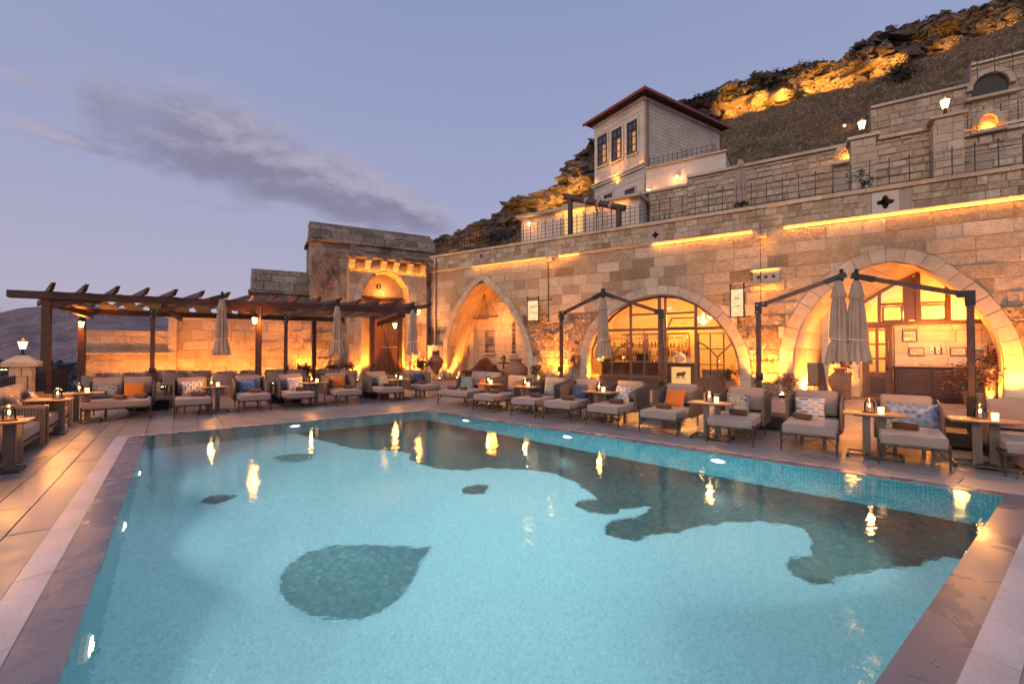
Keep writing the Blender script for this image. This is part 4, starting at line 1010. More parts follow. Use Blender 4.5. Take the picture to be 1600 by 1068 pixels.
bar('rafter', [(1318, 497), (1356, 467), (1400, 442), (1441, 420)], .12, .1, y=F3 - .03, root=porch); bar('rafter', [(1441, 420), (1470, 431), (1500, 447), (1545, 486)], .12, .1, y=F3 - .03, root=porch)
hbar(1374, 1413, 476, .09, root=porch, y=F3); hbar(1436, 1480, 473, .06, root=porch, y=F3)
for (x0, y0, x1, y1) in ((1378, 479, 1411, 501), (1436, 476, 1480, 501)):
    a, b = f3(x0, y0), f3(x1, y1); 
    for q in ((a[0] + .03, .05), (b[0] - .03, .05)): MB().box((q[0], F3 + .01, (a[1] + zb3) / 2), (.055, .06, a[1] - zb3)).build('sash_stile', M['wood'], porch)
    for q in (a[1] - .02, zb3 + .09): MB().box(((a[0] + b[0]) / 2, F3 + .01, q), (b[0] - a[0], .06, .055)).build('sash_rail', M['wood'], porch)
gp = [p for p in REAR if p[1] > zb3]; pane([(gp[-1][0], zb3)] + gp[::-1] + [(gp[0][0], zb3)], F3 + .045, porch, 'gable_glass')
# chamber behind the gable and the door, lit
MB().box(((ul + ur) / 2, F3 + 2.3, 2.6), (ur - ul + 1.5, .1, 5.2)).box((ul - .7, F3 + 1.2, 2.6), (.1, 2.2, 5.2)).box((ur + .7, F3 + 1.2, 2.6), (.1, 2.2, 5.2)).box(((ul + ur) / 2, F3 + 1.2, 5.15), (ur - ul + 1.5, 2.2, .1)).build('inner_room', M['roomwall'], porch)
lamp('inner_light', 'POINT', (f3(1515, 495)[0], F3 + 1.3, zb3 + .35), 480, (1, .46, .10), .1, parent=porch)
lamp('inner_light', 'POINT', (f3(1400, 495)[0], F3 + 1.3, zb3 + .3), 220, (1, .42, .075), .1, parent=porch)
lamp('inner_light', 'POINT', (f3(1375, 560)[0], F3 + 1.2, 1.8), 70, (1, .44, .085), .1, parent=porch)
# door
dr = thing('glazed_door', 'brown wooden door with six panes under the left part of the right-hand arch', 'door', WL.w(0, 0), WL.a)
def dbox(u0, u1, z0, z1, y, th, mt, name): return MB().box(((u0 + u1) / 2, y + th / 2, (z0 + z1) / 2), (u1 - u0, th, z1 - z0)).build(name, M[mt], dr)
o0, o1 = du0 + .04, du1 - .04; dzt = zb3 - .07
dbox(o0, o0 + .1, 0, dzt, F3 - .04, .12, 'wood', 'jamb'); dbox(o1 - .1, o1, 0, dzt, F3 - .04, .12, 'wood', 'jamb'); dbox(o0 + .1, o1 - .1, dzt - .1, dzt, F3 - .04, .12, 'wood', 'lintel')
dbox(o0 + .1, o1 - .1, 0.02, .85, F3 - .01, .05, 'wood', 'lower_panel'); dbox(o0 + .2, o1 - .2, .15, .72, F3 - .025, .02, 'darkwood', 'panel_inset')
for q in (o0 + .15, (o0 + o1) / 2, o1 - .15): dbox(q - .045, q + .045, .85, dzt - .1, F3 - .01, .05, 'wood', 'stile')
for q in range(4): z = .88 + (dzt - .15 - .88) * q / 3; dbox(o0 + .12, o1 - .12, z - .03, z + .03, F3 - .006, .045, 'wood', 'rail')
dbox(o0 + .12, o1 - .12, .86, dzt - .1, F3 + .02, .006, 'glass', 'pane'); MB().box((o1 - .15, F3 - .05, 1.05), (.03, .08, .12)).build('handle', M['black'], dr)
# cabinet
cb = thing('wooden_cabinet', 'dark brown panelled wooden cabinet against the wall below the WC sign', 'cabinet', WL.w(0, 0), WL.a)
k0, k1 = f3(1399, 600, F3 - .35)[0], f3(1512, 600, F3 - .35)[0]; kz = f3(1450, 573, F3 - .35)[1]
def cbox(u0, u1, z0, z1, y, th, mt, name): return MB().rbox(((u0 + u1) / 2, y + th / 2, (z0 + z1) / 2), (u1 - u0, th, z1 - z0), .008, 1).build(name, M[mt], cb)
cbox(k0, k1, .08, kz - .04, F3 - .38, .36, 'darkwood', 'carcass'); cbox(k0 - .03, k1 + .03, kz - .04, kz, F3 - .42, .4, 'darkwood', 'top'); cbox(k0 + .03, k1 - .03, 0, .08, F3 - .35, .3, 'darkwood', 'plinth')
dd = [k0 + .05, k0 + (k1 - k0) * .52, k0 + (k1 - k0) * .80, k1 - .05]
for a, b in zip(dd, dd[1:]):
    cbox(a + .02, b - .02, .14, kz - .09, F3 - .40, .03, 'darkwood', 'door'); cbox(a + .11, b - .11, .23, kz - .18, F3 - .412, .02, 'darkwood', 'door_panel')
for q in (dd[2] - .06, dd[2] + .06): MB().ball((q, F3 - .42, kz - .2), .018, 8, 6).build('knob', M['white'], cb)
# wall signs inside the porch
M['paper'] = mat('cream_paper', (.72, .62, .44), .7, var=.1, bump=0); M['ink'] = mat('dark_ink', (.06, .04, .03), .7, var=0, bump=0)
def sign(px, py, w_, h, label, lines=(), y=F3 - .03, fr='wood', fw=.03, name='framed_notice', paper='paper', size=.1, cat='notice', sx=1):
    u, z = WL.pix(px, py, y); t = thing(name, label, cat, WL.w(u, y, z), WL.a)
    MB().box((0, 0, 0), (w_ - fw, .02, h - fw)).build('board', M[paper], t)
    MB().box((0, -.008, h / 2), (w_ + fw, .035, fw)).box((0, -.008, -h / 2), (w_ + fw, .035, fw)).box((-w_ / 2, -.008, 0), (fw, .035, h - fw)).box((w_ / 2, -.008, 0), (fw, .035, h - fw)).build('frame', M[fr], t)
    for s_, zz, sz in lines: text(s_, sz, M['ink'], t, (0, -.012, zz), sx=sx)
    return t
wc = sign(1421, 525, .34, .34, 'hanging sign reading WC on the stone wall above the dark cabinet', [('WC', 0, .17)], fr='black', name='wc_sign', cat='sign')
MB().tube([(-.17, 0, .17), (-.17, 0, .26), (-.1, 0, .21), (0, 0, .25), (.1, 0, .21), (.17, 0, .26), (.17, 0, .17)], .01, 5).build('iron_scroll', M['black'], wc)
sign(1432, 549, .36, .24, 'framed notice with two lines of writing directly below the WC sign', [('', .04, .05), ('', -.04, .05)])
sign(1497, 549, .36, .24, 'framed notice with red frame right of the two white switches', [])
for nm in [o for o in bpy.data.objects if o.name.startswith('framed_notice') and o.type == 'EMPTY']:
    for zz, ww in ((.05, .15), (-.01, .24), (-.055, .22)):
        MB().box((0, -.012, zz), (ww, .003, .012)).build('print_line', M['ink'], nm)
po = sign(1533, 549, .36, .46, 'poster with a blue picture on the wall right of the umbrella mast', fr='white', fw=.02, name='poster', cat='poster')
M['blue'] = mat('blue_print', (.10, .22, .30), .6, bump=0); MB().box((-.05, -.013, -.05), (.2, .004, .24)).build('picture', M['blue'], po)
for k in range(4): MB().box((.08, -.013, .15 - k * .045), (.14, .003, .012)).build('print_line', M['ink'], po)
fp = sign(1556, 547, .34, .38, 'framed picture with dark red mount at the right edge of the arch', fr='wood', name='framed_picture', cat='picture', fw=.06)
MB().box((0, -.013, 0), (.14, .004, .1)).build('picture', M['red'], fp)
for k, px in enumerate((1457, 1467)):
    u, z = f3(px, 547, F3 - .03); t = thing('wall_switch', 'white wall switch box between the framed notices, the ' + ('left' if k == 0 else 'right') + ' one of the pair', 'switch', WL.w(u, F3 - .03, z), WL.a)
    MB().rbox((-.02, 0, 0), (.10, .05, .24), .01).build('box', M['white'], t); MB().box((.055, 0, 0), (.04, .04, .22)).build('side', M['wood'], t); MB().box((-.02, -.027, -.03), (.03, .006, .05)).build('button', M['black'], t)
# steps / platform in front of the right arch
plat = MB().box((WL.pix(1253, 617)[0] - .1, -.35, .12), (.6, .5, .24)); plat.build('stone_step', M['stone_smooth'], wall)

# --- hanging signs on the wall
M['signglow'] = mat('lit_cream_sign', (.70, .58, .38), .6, emis=(1, .62, .26), estr=.65, bump=0, var=.05)
def hanging_sign(px, py, w_, h, label, lines, rz, bracket):
    u, z = WL.pix(px, py, -.5); t = thing('hanging_sign', label, 'sign', WL.w(u, -.5, z), WL.a + rz)
    MB().box((0, 0, 0), (w_, .05, h)).build('board', M['signglow'], t)
    MB().box((-w_ / 2 - .02, 0, .08), (.035, .07, h + .26)).box((w_ / 2 + .02, 0, .08), (.035, .07, h + .26)).box((0, 0, -h / 2 - .02), (w_, .07, .03)).box((0, 0, h / 2 + .02), (w_, .07, .03)).build('frame', M['black'], t)
    MB().tube([(-w_ / 2, 0, h / 2 + .18), (-w_ / 4, 0, h / 2 + .08), (0, 0, h / 2 + .16), (w_ / 4, 0, h / 2 + .08), (w_ / 2, 0, h / 2 + .18)], .012, 5).build('scroll', M['black'], t)
    MB().tube(bracket, .02, 6).build('bracket', M['black'], t)
    for s_, zz, sz in lines: text(s_, sz, M['ink'], t, (0, -.03, zz), sx=.8)
    return t
hanging_sign(833, 485, .52, .92, 'cream hanging sign reading GADUR LOUNGE right of the pointed arch', [('GADUR', .18, .15), ('LOUNGE', -.10, .135), ('~ · ~', -.36, .12)], rad(8), [(.28, 0, .42), (.75, .1, .5), (.8, .4, .5)])
hs2 = hanging_sign(1152, 473, .42, 1.0, 'yellow lit hanging sign in a black iron frame left of the stone vent block', [('BAR', .16, .12), ('LOUNGE', -.12, .085)], rad(-12), [(.22, 0, .55), (.6, .15, .6), (.75, .45, .62)])
MB().tube([(.24, 0, .5), (.36, .02, .3), (.4, .02, -.1), (.32, .02, -.5)], .014, 5).build('cable', M['white'], hs2)

# ================================================================== GATE AND OLD WALL ON THE LEFT
ga = math.atan2(.4908, .8713)
GL = Frame(-4.69 - .8713 * 15, 25.54 - .4908 * 15, ga)
gate = thing('gate_building', 'tall old stone gate building with lit arch and row of stone corbels in the corner', 'gate', GL.o, ga)
def gp_(px, py, off=0): return GL.pix(px, py, off)
gu0, gu1 = gp_(487, 400)[0], 15.2; GT = gp_(500, 343)[1]
PJ = -.4
ARG = Arch(GL, [(563, 590), (563.7, 466), (569, 446), (581, 430), (593.5, 423.6), (608, 421.5), (622, 429), (635, 442), (641, 458), (642, 590)], off=PJ, ringw=.35)
pu0, pu1 = gp_(545, 450, PJ)[0], gp_(667, 450, PJ)[0]; pz = gp_(600, 412, PJ)[1]
ARG.off = PJ
# body with opening
def notch(A_): return A_
wb = wallbody(gu0, gu1, GT - .9, [ARG], 0, 2.6); wb.build('wall_core', M['mortar'], gate)
wb = wallbody(pu0, pu1, pz, [ARG], PJ, 0.0); wb.build('portal_core', M['mortar'], gate)
PR = courses(gu0, gu1, 0, GT - 1.0, .42, (.5, .9), (), [(pu0, pu1, 0, pz)])
lay(GL, gate, PR, M['stone_old'], (.01, .05), 110)
PR = courses(pu0 + .02, pu1 - .02, 0, pz, .40, (.5, .9), [ARG]); lay(GL, gate, PR, M['stone'], (.008, .03), 120, y=PJ)
voussoirs(gate, ARG, M['stone_smooth'], PJ, .05, 3)
# left flank of the gate body (seen from the camera's left)
fl_ = MB()
for P in courses(0, 2.6, 0, GT - 1, .42, (.5, .9)):
    fl_.add([(gu0 - (.03 if k == 0 else 0), u, z) for k in (0, 1) for u, z in P], [(0, 1, 2, 3), (0, 1, 5, 4), (1, 2, 6, 5), (2, 3, 7, 6), (3, 0, 4, 7)])
fl_.build('flank_stones', M['stone_old'], gate, kind='stuff')
# rounded stone roof ridge: profile swept along the gate
def ridge(root, u0, u1, zb, hh, depth, mt, y0=0.0, over=.12, rows=3, name='roof_stone', corn=True, maxn=90):
    if corn:
        u = u0 - over
        while u < u1: e = min(u + R.uniform(.6, 1.0), u1); MB().box(((u + e) / 2, y0 + depth / 2 - .06, zb - .07), (e - u - .012, depth + over * 2, .14)).build('cornice_stone', mt, root); u = e
    prof = []; K = rows
    for k in range(K + 1):
        t = k / K * 1.25; prof.append((y0 + depth * .5 - depth * .5 * math.cos(t), zb + hh * math.sin(t) / math.sin(1.25)))
    yb = y0 + depth - (prof[-1][0] - y0)
    core = MB(); pf = prof + [(yb, prof[-1][1]), (y0 + depth, zb)]; n = len(pf)
    core.add([(u, y, z) for u in (u0 + .02, u1) for y, z in pf], [tuple(range(n)), tuple(range(n, 2 * n))] + [(i, (i + 1) % n, (i + 1) % n + n, i + n) for i in range(n)]).build('roof_core', M['mortar'], root)
    for k in range(K):
        (ya, za), (yb_, zb_) = prof[k], prof[k + 1]; u = u0 - R.uniform(0, .3)
        while u < u1:
            e = min(u + R.uniform(.4, .75), u1); a = max(u, u0); 
            if e - a > .08: MB().slab([(a + .008, ya, za + .006), (e - .008, ya, za + .006), (e - .008, yb_, zb_ - .006), (a + .008, yb_, zb_ - .006)], R.uniform(.02, .07), (0, -(zb_ - za), (yb_ - ya))).build(name, mt, root)
            u = e
    (ya, za) = prof[-1]; u = u0
    while u < u1: e = min(u + R.uniform(.7, 1.1), u1); MB().rbox(((u + e) / 2, (ya + yb) / 2, za + .02), (e - u - .01, abs(yb - ya) + .12, .14), .04, 2).build('ridge_stone', mt, root); u = e
    mbe = MB()
    for k in range(K): 
        (ya, za), (yb_, zb_) = prof[k], prof[k + 1]
        mbe.add([(u0 - .02, ya + .01, za), (u0 - .02, y0 + depth * .5 - .01, za), (u0 - .02, y0 + depth * .5 - .01, zb_ - .02), (u0 - .02, yb_ + .01, zb_ - .02)], [(0, 1, 2, 3)])
    mbe.build('gable_stones', mt, root, kind='stuff')
ridge(gate, gu0 - .05, gu1 + .1, GT - .95, .95, 2.6, M['stone_old'])
# corbels under the projecting eave
for px in (549, 574, 598, 618, 639, 659):
    u, z = gp_(px, 404, -.5); poly = [(.0, -.34), (-.18, -.34), (-.42, -.06), (-.62, 0), (-.62, .14), (.0, .14)]; n = len(poly)
    MB().add([(u + q, PJ + y, pz - .02 + zz) for q in (-.13, .13) for y, zz in poly], [tuple(range(n)), tuple(range(2 * n - 1, n - 1, -1))] + [(i, (i + 1) % n, (i + 1) % n + n, i + n) for i in range(n)]).build('corbel', M['stone_smooth'], gate)
u = pu0 - .15
while u < pu1 + .1: e = min(u + .7, pu1 + .15); MB().box(((u + e) / 2, PJ - .3, pz + .21), (e - u - .01, .85, .16)).build('eave_slab', M['stone_old'], gate); u = e
GY = .75
vault(gate, ARG.P, ARG.P, PJ + .02, GY, M['stone_smooth'], name='arch_reveal', nd=2)
flat(gate, offset(ARG.P, .2), GY, M['roomwall'], 'tympanum')
rest = MB()
for P in inside_courses(ARG, 6.2, .38, (.5, .9)): rest.prism(P, GY - .02, GY + .01, .006)
rest.build('tympanum_stones', M['stone_smooth'], gate, kind='stuff')
tz = gp_(600, 466, GY)[1]; a, b = gp_(565, 466, GY)[0], gp_(628, 470, GY)[0]
MB().box(((a + b) / 2, GY - .12, tz), (b - a, .2, .13)).build('lintel_beam', M['darkwood'], gate); MB().box(((a + b) / 2, GY - .08, tz - .2), (b - a - .2, .1, .1)).build('lintel_beam', M['wood'], gate)
u, z = gp_(591.5, 448, GY); MB().lathe([(.13, 0), (.13, .06), (.10, .07), (.06, .05)], 16).xf(Matrix.Translation((u, GY - .02, z)) @ Matrix.Rotation(rad(90), 4, 'X')).build('porthole', M['black'], gate); MB().ball((u, GY - .08, z), .05, 10, 6).build('porthole_glass', M['white'], gate)
gd = thing('gate_door', 'tall studded plank door with diagonal brace in the lit gate arch', 'door', GL.w(0, 0), ga)
d0, d1 = gp_(584, 540, GY - .1)[0], gp_(622, 540, GY - .1)[0]; dz_ = tz - .25
k = 7
for i in range(k): q0, q1_ = d0 + (d1 - d0) * i / k, d0 + (d1 - d0) * (i + 1) / k; MB().rbox(((q0 + q1_) / 2, GY - .12, dz_ / 2), (q1_ - q0 - .012, .05, dz_), .006, 1).build('plank', M['wood'], gd)
MB().beam((d0 + .1, GY - .17, dz_ - .1), (d1 - .15, GY - .17, .3), .05, .07, up=Vector((0, 1, 0))).build('brace', M['darkwood'], gd); MB().box(((d0 + d1) / 2 + .15, GY - .17, dz_ * .42), (d1 - d0 - .4, .05, .09)).build('cross_bar', M['tabletop'], gd)
for q in (d0 - .12, d1 + .1): MB().box((q, GY - .14, dz_ / 2), (.22, .14, dz_)).build('door_post', M['darkwood'], gd)
st_ = MB()
for i in range(12): st_.ball((d0 + (d1 - d0) * (i + .5) / 12, GY - .16, dz_ * .7), .018, 6, 4)
st_.build('studs', M['metal'], gd)
# old wall left of the gate
ow = thing('old_garden_wall', 'ochre old stone wall lit from below behind the pergola and dining tables', 'wall', GL.o, ga)
ua, ub = gp_(133, 560)[0], gp_(272, 540)[0]; z1, z2 = gp_(200, 516)[1], gp_(340, 492)[1]
MB().box(((ua + ub) / 2, .4, z1 / 2), (ub - ua, .8, z1)).build('wall_core', M['mortar'], ow)
MB().box(((ub + gu0) / 2, .6, z2 / 2), (gu0 - ub, 1.2, z2)).build('wall_core', M['mortar'], ow)
lay(GL, ow, courses(ua, ub, 0, z1, .46, (.9, 1.5)), M['stone_orange'], (.01, .04), 90)
lay(GL, ow, courses(ub, gu0, 0, z2, .44, (.5, .95)), M['stone_orange'], (.01, .06), 200)
ledge = MB().box(((ua + ub) / 2 - .1, -.08, gp_(200, 552)[1]), (ub - ua + .2, .3, .08)); ledge.build('string_course', M['stone_orange'], ow)
MB().box((ub - .04, -.05, z2 / 2), (.3, .2, z2)).build('quoin', M['stone_orange'], ow)
ov = thing('vaulted_wall', 'weathered stone wall with rounded top of dark blocks left of the gate', 'wall', GL.o, ga)
v0 = gp_(392, 440, .9)[0]; v1 = gu0 + .1; vz = gp_(440, 455, .9)[1]; vt = gp_(440, 424, 1.3)[1]
MB().box(((v0 + v1) / 2, 1.9, vz / 2), (v1 - v0, 2.0, vz)).build('wall_core', M['mortar'], ov)
lay(GL, ov, courses(v0, v1, z2 - .6, vz - .1, .38, (.5, .9)), M['stone_old'], (.01, .05), 80, y=.9)
ridge(ov, v0, v1, vz, vt - vz, 2.0, M['stone_old'], y0=.9)
# ================================================================== UPPER TERRACES, TOWER HOUSE AND HILLSIDE
M['terrace'] = paving('upper_terrace_paving', [(.42, .36, .30), (.38, .32, .27)])
ut = MB(); 
ut.box((ULEN / 2, 3.0, 6.15), (ULEN + 4, 5.0, .1)); o = ut.build('upper_terrace', M['terrace'], kind='structure'); o.location = WL.o; o.rotation_euler.z = WL.a
L2 = Frame(*(WL.w(0, 5.2).xy), WL.a); L3 = Frame(*(WL.w(0, 10.2).xy), WL.a)
def l2(px, py, off=0): return L2.pix(px, py, off)
# second wall: rubble retaining wall with coping
w2 = thing('rubble_retaining_wall', 'rubble stone retaining wall of the second terrace with coping, behind the railing', 'wall', L2.o, WL.a)
segs = [(1014, 302, 1072, 273), (1072, 273, 1279, 218), (1279, 218, 1458, 196)]
T2 = 10.5
sA, sB, sC = l2(1014, 300)[0], l2(1074, 273)[0], l2(1489, 218)[0]
zA = l2(1040, 296)[1]; zC = l2(1489, 217)[1]
MB().box(((sA + sB) / 2, .4, (6.2 + zA) / 2), (sB - sA, .8, zA - 6.2)).box(((sB + sC) / 2, .4, (6.2 + T2) / 2), (sC - sB, .8, T2 - 6.2)).box(((sC + 34) / 2, .4, (6.2 + zC) / 2), (34 - sC, .8, zC - 6.2)).build('wall_core', M['mortar'], w2)
lay(L2, w2, courses(sA, sB, 6.2, zA, .3, (.3, .6), jit=.3) + courses(sB, sC, 6.2, T2 - .1, .3, (.28, .62), [], [(l2(1312, 240)[0], l2(1340, 240)[0], 8.6, 10)], jit=.3, gap=.03) + courses(sC, 33, 6.2, zC - .1, .3, (.3, .6), [], [(l2(1515, 210)[0], l2(1545, 210)[0], 8, 9.2)], jit=.3, gap=.03), M['stone_rough'], (.02, .09), 240, inset=.03)
for a, b, z in ((sA, sB, zA), (sB, sC, T2), (sC, 33, zC)):
    u = a
    while u < b - .05: e = min(u + R.uniform(.8, 1.3), b); MB().box(((u + e) / 2, .35, z), (e - u - .01, 1.0, .13)).build('coping_stone', M['stone_smooth'], w2); u = e
# arched glowing niches and the dark one
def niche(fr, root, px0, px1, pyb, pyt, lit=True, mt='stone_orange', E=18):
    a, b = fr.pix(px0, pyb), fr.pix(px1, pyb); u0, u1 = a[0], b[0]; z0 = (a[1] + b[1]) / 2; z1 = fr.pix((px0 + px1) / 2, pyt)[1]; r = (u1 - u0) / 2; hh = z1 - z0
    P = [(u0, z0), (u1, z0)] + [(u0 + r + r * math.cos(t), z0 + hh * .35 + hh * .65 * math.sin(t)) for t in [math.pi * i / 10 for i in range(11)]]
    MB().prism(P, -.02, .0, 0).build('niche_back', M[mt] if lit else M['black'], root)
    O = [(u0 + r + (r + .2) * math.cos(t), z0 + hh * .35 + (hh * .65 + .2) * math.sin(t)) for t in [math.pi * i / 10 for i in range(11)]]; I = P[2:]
    for k in range(10): MB().prism([I[k], O[k], O[k + 1], I[k + 1]], -.22, .02, .01).build('arch_stone', M['stone_smooth'], root)
    MB().box((u0 + r, -.14, z0 - .06), (2 * r + .5, .3, .12)).build('sill', M['stone_smooth'], root)
    if lit: lamp('niche_light', 'POINT', (u0 + r, -.16, z0 + .12), E, WARM, .04, parent=root)
niche(L2, w2, 1311, 1336, 252, 232); niche(L2, w2, 1528, 1556, 205, 181, E=22)
# pillars with lit lanterns
def lantern(name, label, loc, sc=1.0, E=25, stem=.18, group=None):
    t = thing(name, label, 'lantern', loc, 0, group)
    MB().lathe([(.10 * sc, 0), (.04 * sc, .03), (.03 * sc, stem * sc)], 10).build('stand', M['black'], t)
    z = stem * sc; MB().lathe([(.055 * sc, z), (.10 * sc, z + .2 * sc)], 6).build('glass', M['lampglass'], t)
    MB().lathe([(.125 * sc, z + .2 * sc), (.06 * sc, z + .27 * sc), (.02 * sc, z + .29 * sc), (.001, z + .34 * sc)], 6).build('cap', M['black'], t)
    if E: lamp('lantern_light', 'POINT', (0, 0, z + .52 * sc), E, WARM2, .09 * sc, parent=t)
    return t
def pillar(fr, root_label, px, pytop, zb, wd, off=0, lab='', lan=1.5, E=30):
    u, z = fr.pix(px, pytop, off); t = thing('stone_pillar', root_label, 'pillar', fr.w(u, off, 0), fr.a)
    MB().box((0, 0, (zb + z) / 2), (wd - .06, wd - .06, z - zb)).build('core', M['mortar'], t)
    for P in courses(-wd / 2, wd / 2, zb, z, .32, (.35, .6), gap=.012): 
        MB().prism(P, -wd / 2 - .01, -wd / 2 + .04, .008).build('stone', M['stone_smooth'], t)
    k = int((z - zb) / .32)
    for i in range(k): MB().box((-wd / 2 + .02, 0, zb + (i + .5) * .32), (.05, wd, .305)).build('stone', M['stone_smooth'], t); MB().box((wd / 2 - .02, 0, zb + (i + .5) * .32), (.05, wd, .305)).build('stone', M['stone_smooth'], t)
    mb = MB().box((0, 0, z + .05), (wd + .22, wd + .22, .10)); h = (wd + .22) / 2
    mb.add([(-h, -h, z + .1), (h, -h, z + .1), (h, h, z + .1), (-h, h, z + .1), (-.08, -.08, z + .26), (.08, -.08, z + .26), (.08, .08, z + .26), (-.08, .08, z + .26)], [(0, 1, 5, 4), (1, 2, 6, 5), (2, 3, 7, 6), (3, 0, 4, 7), (4, 5, 6, 7)]).build('cap', M['stone_smooth'], t)
    p = fr.w(u, off, z + .26); lantern('pillar_lantern', lab, p, lan, E); return t
pillar(WL, 'square stone pillar with lantern behind the long railing, right of the closed parasol', 1347, 222, 6.2, .72, 2.2, 'lit lantern on the pillar behind the long railing, right of the closed parasol', 1.3, 22)
pillar(L2, 'square stone pillar with pointed cap on the second terrace at the upper right', 1477, 190, 6.2, .85, -.3, 'lit lantern on the upper right pillar', 1.5, 22)
railing('iron_railing', 'black iron railing on the second terrace wall at the upper right', L2, l2(1489, 215)[0], 32, zC + .05, .95, .45, 4)
railing('iron_railing', 'low black railing in front of the rubble retaining wall behind the closed parasol', WL, WL.pix(1020, 320, 3.2)[0], WL.pix(1340, 240, 3.2)[0], 7.2, .9, .55, 3, y=3.2)
# third wall
w3 = thing('upper_retaining_wall', 'highest stone retaining wall at the top right below the hillside', 'wall', L3.o, WL.a)
u0 = L3.pix(1360, 166)[0]; u1 = L3.pix(1516, 108)[0]; z30, z31 = 14.0, L3.pix(1560, 92)[1]
MB().box(((u0 + u1) / 2, .4, (8 + z30) / 2), (u1 - u0, .8, z30 - 8)).box(((u1 + 36) / 2, .4, (8 + z31) / 2), (36 - u1, .8, z31 - 8)).build('wall_core', M['mortar'], w3)
n0, n1 = L3.pix(1517, 130), L3.pix(1576, 130); nz0 = L3.pix(1545, 148)[1]; nz1 = L3.pix(1545, 118)[1]
lay(L3, w3, courses(u0, u1, 9.5, z30 - .1, .3, (.3, .65), jit=.25, gap=.02) + courses(u1, 36, 9.5, z31 - .1, .3, (.3, .65), [], [(n0[0], n1[0], nz0, nz1)], jit=.25, gap=.02), M['stone_rough'], (.02, .07), 200, inset=.025)
for a, b, z in ((u0, u1, z30), (u1, 36, z31)):
    u = a
    while u < b - .05: e = min(u + R.uniform(.8, 1.3), b); MB().box(((u + e) / 2, .35, z), (e - u - .01, 1.0, .12)).build('coping_stone', M['stone_smooth'], w3); u = e
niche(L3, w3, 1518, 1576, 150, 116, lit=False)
railing('iron_railing', 'short black railing on the highest terrace at the top right corner', L3, L3.pix(1527, 110, -1)[0], 36, L3.pix(1560, 117, -1)[1], .9, .55, 3, y=-1)
t3 = MB().box((ULEN / 2 + 6, 2.5, T2 - .35), (ULEN - 8, 5.0, .1)); o = t3.build('middle_terrace', M['terrace'], kind='structure'); o.location = L2.o; o.rotation_euler.z = WL.a
# ---- tower house
D0 = 30.0; c0 = AT(1006, 200, D0); TA = rad(33); TR = Vector((math.cos(TA), math.sin(TA), 0)); TL_ = Vector((-math.sin(TA), math.cos(TA), 0))
tw = thing('tower_house', 'tall pale stone house with red tiled hip roof and three tall windows above the terraces', 'house', (c0.x, c0.y, 0), TA)
FR = Frame(c0.x, c0.y, TA)                                # right-hand face: local x to the right
FLf = Frame(c0.x, c0.y, TA - math.pi / 2)                 # left-hand face: local x = toward the viewer, so use negative x
WR = FR.pix(1124, 220)[0]; WLn = -FLf.pix(929, 250)[0]
ze = FR.pix(1008, 150)[1]; zf = FR.pix(1004, 256)[1]
MB().box((WR / 2, WLn / 2, (ze + 8) / 2), (WR, WLn, ze - 8)).build('wall', M['ashlar'], tw)
# ashlar courses: thin proud stones on both faces
sf = MB()
for P in courses(0, WR, 9, ze - .35, .26, (.5, .9), gap=.02, jit=.05): sf.prism(P, -.03, .01, .008)
sl = MB()
lw = []
def lf(px, py): q = FLf.pix(px, py); return -q[0], q[1]
for (x0, y0, x1, y1) in ((936, 215, 949, 259), (958, 205, 972, 252), (982, 193, 996, 242)):
    a, b = lf(x0, y0), lf(x1, y1); zt, zb = (lf(x0, y0)[1] + lf(x1, y0 - 4)[1]) / 2, (lf(x0, y1)[1] + lf(x1, y1 - 4)[1]) / 2; lw.append((b[0], a[0], zb, zt))
sw_ = []
for (x0, y0, x1, y1) in ((946, 307, 957, 320), (979, 299, 992, 313)):
    a, b = lf(x0, y0), lf(x1, y1); sw_.append((b[0], a[0], b[1], a[1]))
for P in courses(0, WLn, 9, ze - .3, .42, (.8, 1.4), [], [(a - .12, b + .12, z0 - .12, z1 + .12) for a, b, z0, z1 in lw + sw_], gap=.022, jit=.05):
    k = len(sl.v); sl.prism(P, -.03, .01, .008)
    for i in range(k, len(sl.v)): v = sl.v[i]; sl.v[i] = (v[1], v[0], v[2])
sf.build('ashlar_courses', M['ashlar'], tw, kind='stuff'); sl.build('ashlar_courses', M['ashlar'], tw, kind='stuff')
M['tower_glass'] = mat('dark_reflecting_glass', (.05, .06, .09), .12, var=0, bump=0, spec=.8)
M['curtain'] = mat('warm_lit_curtain', (.5, .3, .15), .8, emis=(1, .45, .12), estr=.35, bump=0)
for i, (a, b, z0, z1) in enumerate(lw + sw_):
    w_, h = b - a, z1 - z0; win = MB().box((-.05, (a + b) / 2, (z0 + z1) / 2), (.06, w_, h)).build('window', M['tower_glass'], tw)
    fr_ = MB(); fr_.box((-.1, a, (z0 + z1) / 2), (.08, .09, h + .09)).box((-.1, b, (z0 + z1) / 2), (.08, .09, h + .09)).box((-.1, (a + b) / 2, z0), (.08, w_, .09)).box((-.1, (a + b) / 2, z1), (.08, w_, .09)).box((-.1, (a + b) / 2, (z0 + z1) / 2), (.07, .07, h))
    for q in range(1, 4 if i < 3 else 2): fr_.box((-.1, (a + b) / 2, z0 + h * q / (4 if i < 3 else 2)), (.06, w_, .05))
    fr_.build('frame', M['darkwood'], win)
    MB().box((-.08, (a + b) / 2, z0 - .12), (.2, w_ + .3, .1)).box((-.06, a - .12, (z0 + z1) / 2), (.08, .12, h + .2)).box((-.06, b + .12, (z0 + z1) / 2), (.08, .12, h + .2)).box((-.06, (a + b) / 2, z1 + .12), (.08, w_ + .36, .12)).build('stone_surround', M['ashlar'], win)
    if i < 3: MB().box((-.085, a + w_ * .26, z0 + h * .35), (.01, w_ * .36, h * .6)).build('curtain', M['curtain'], win)
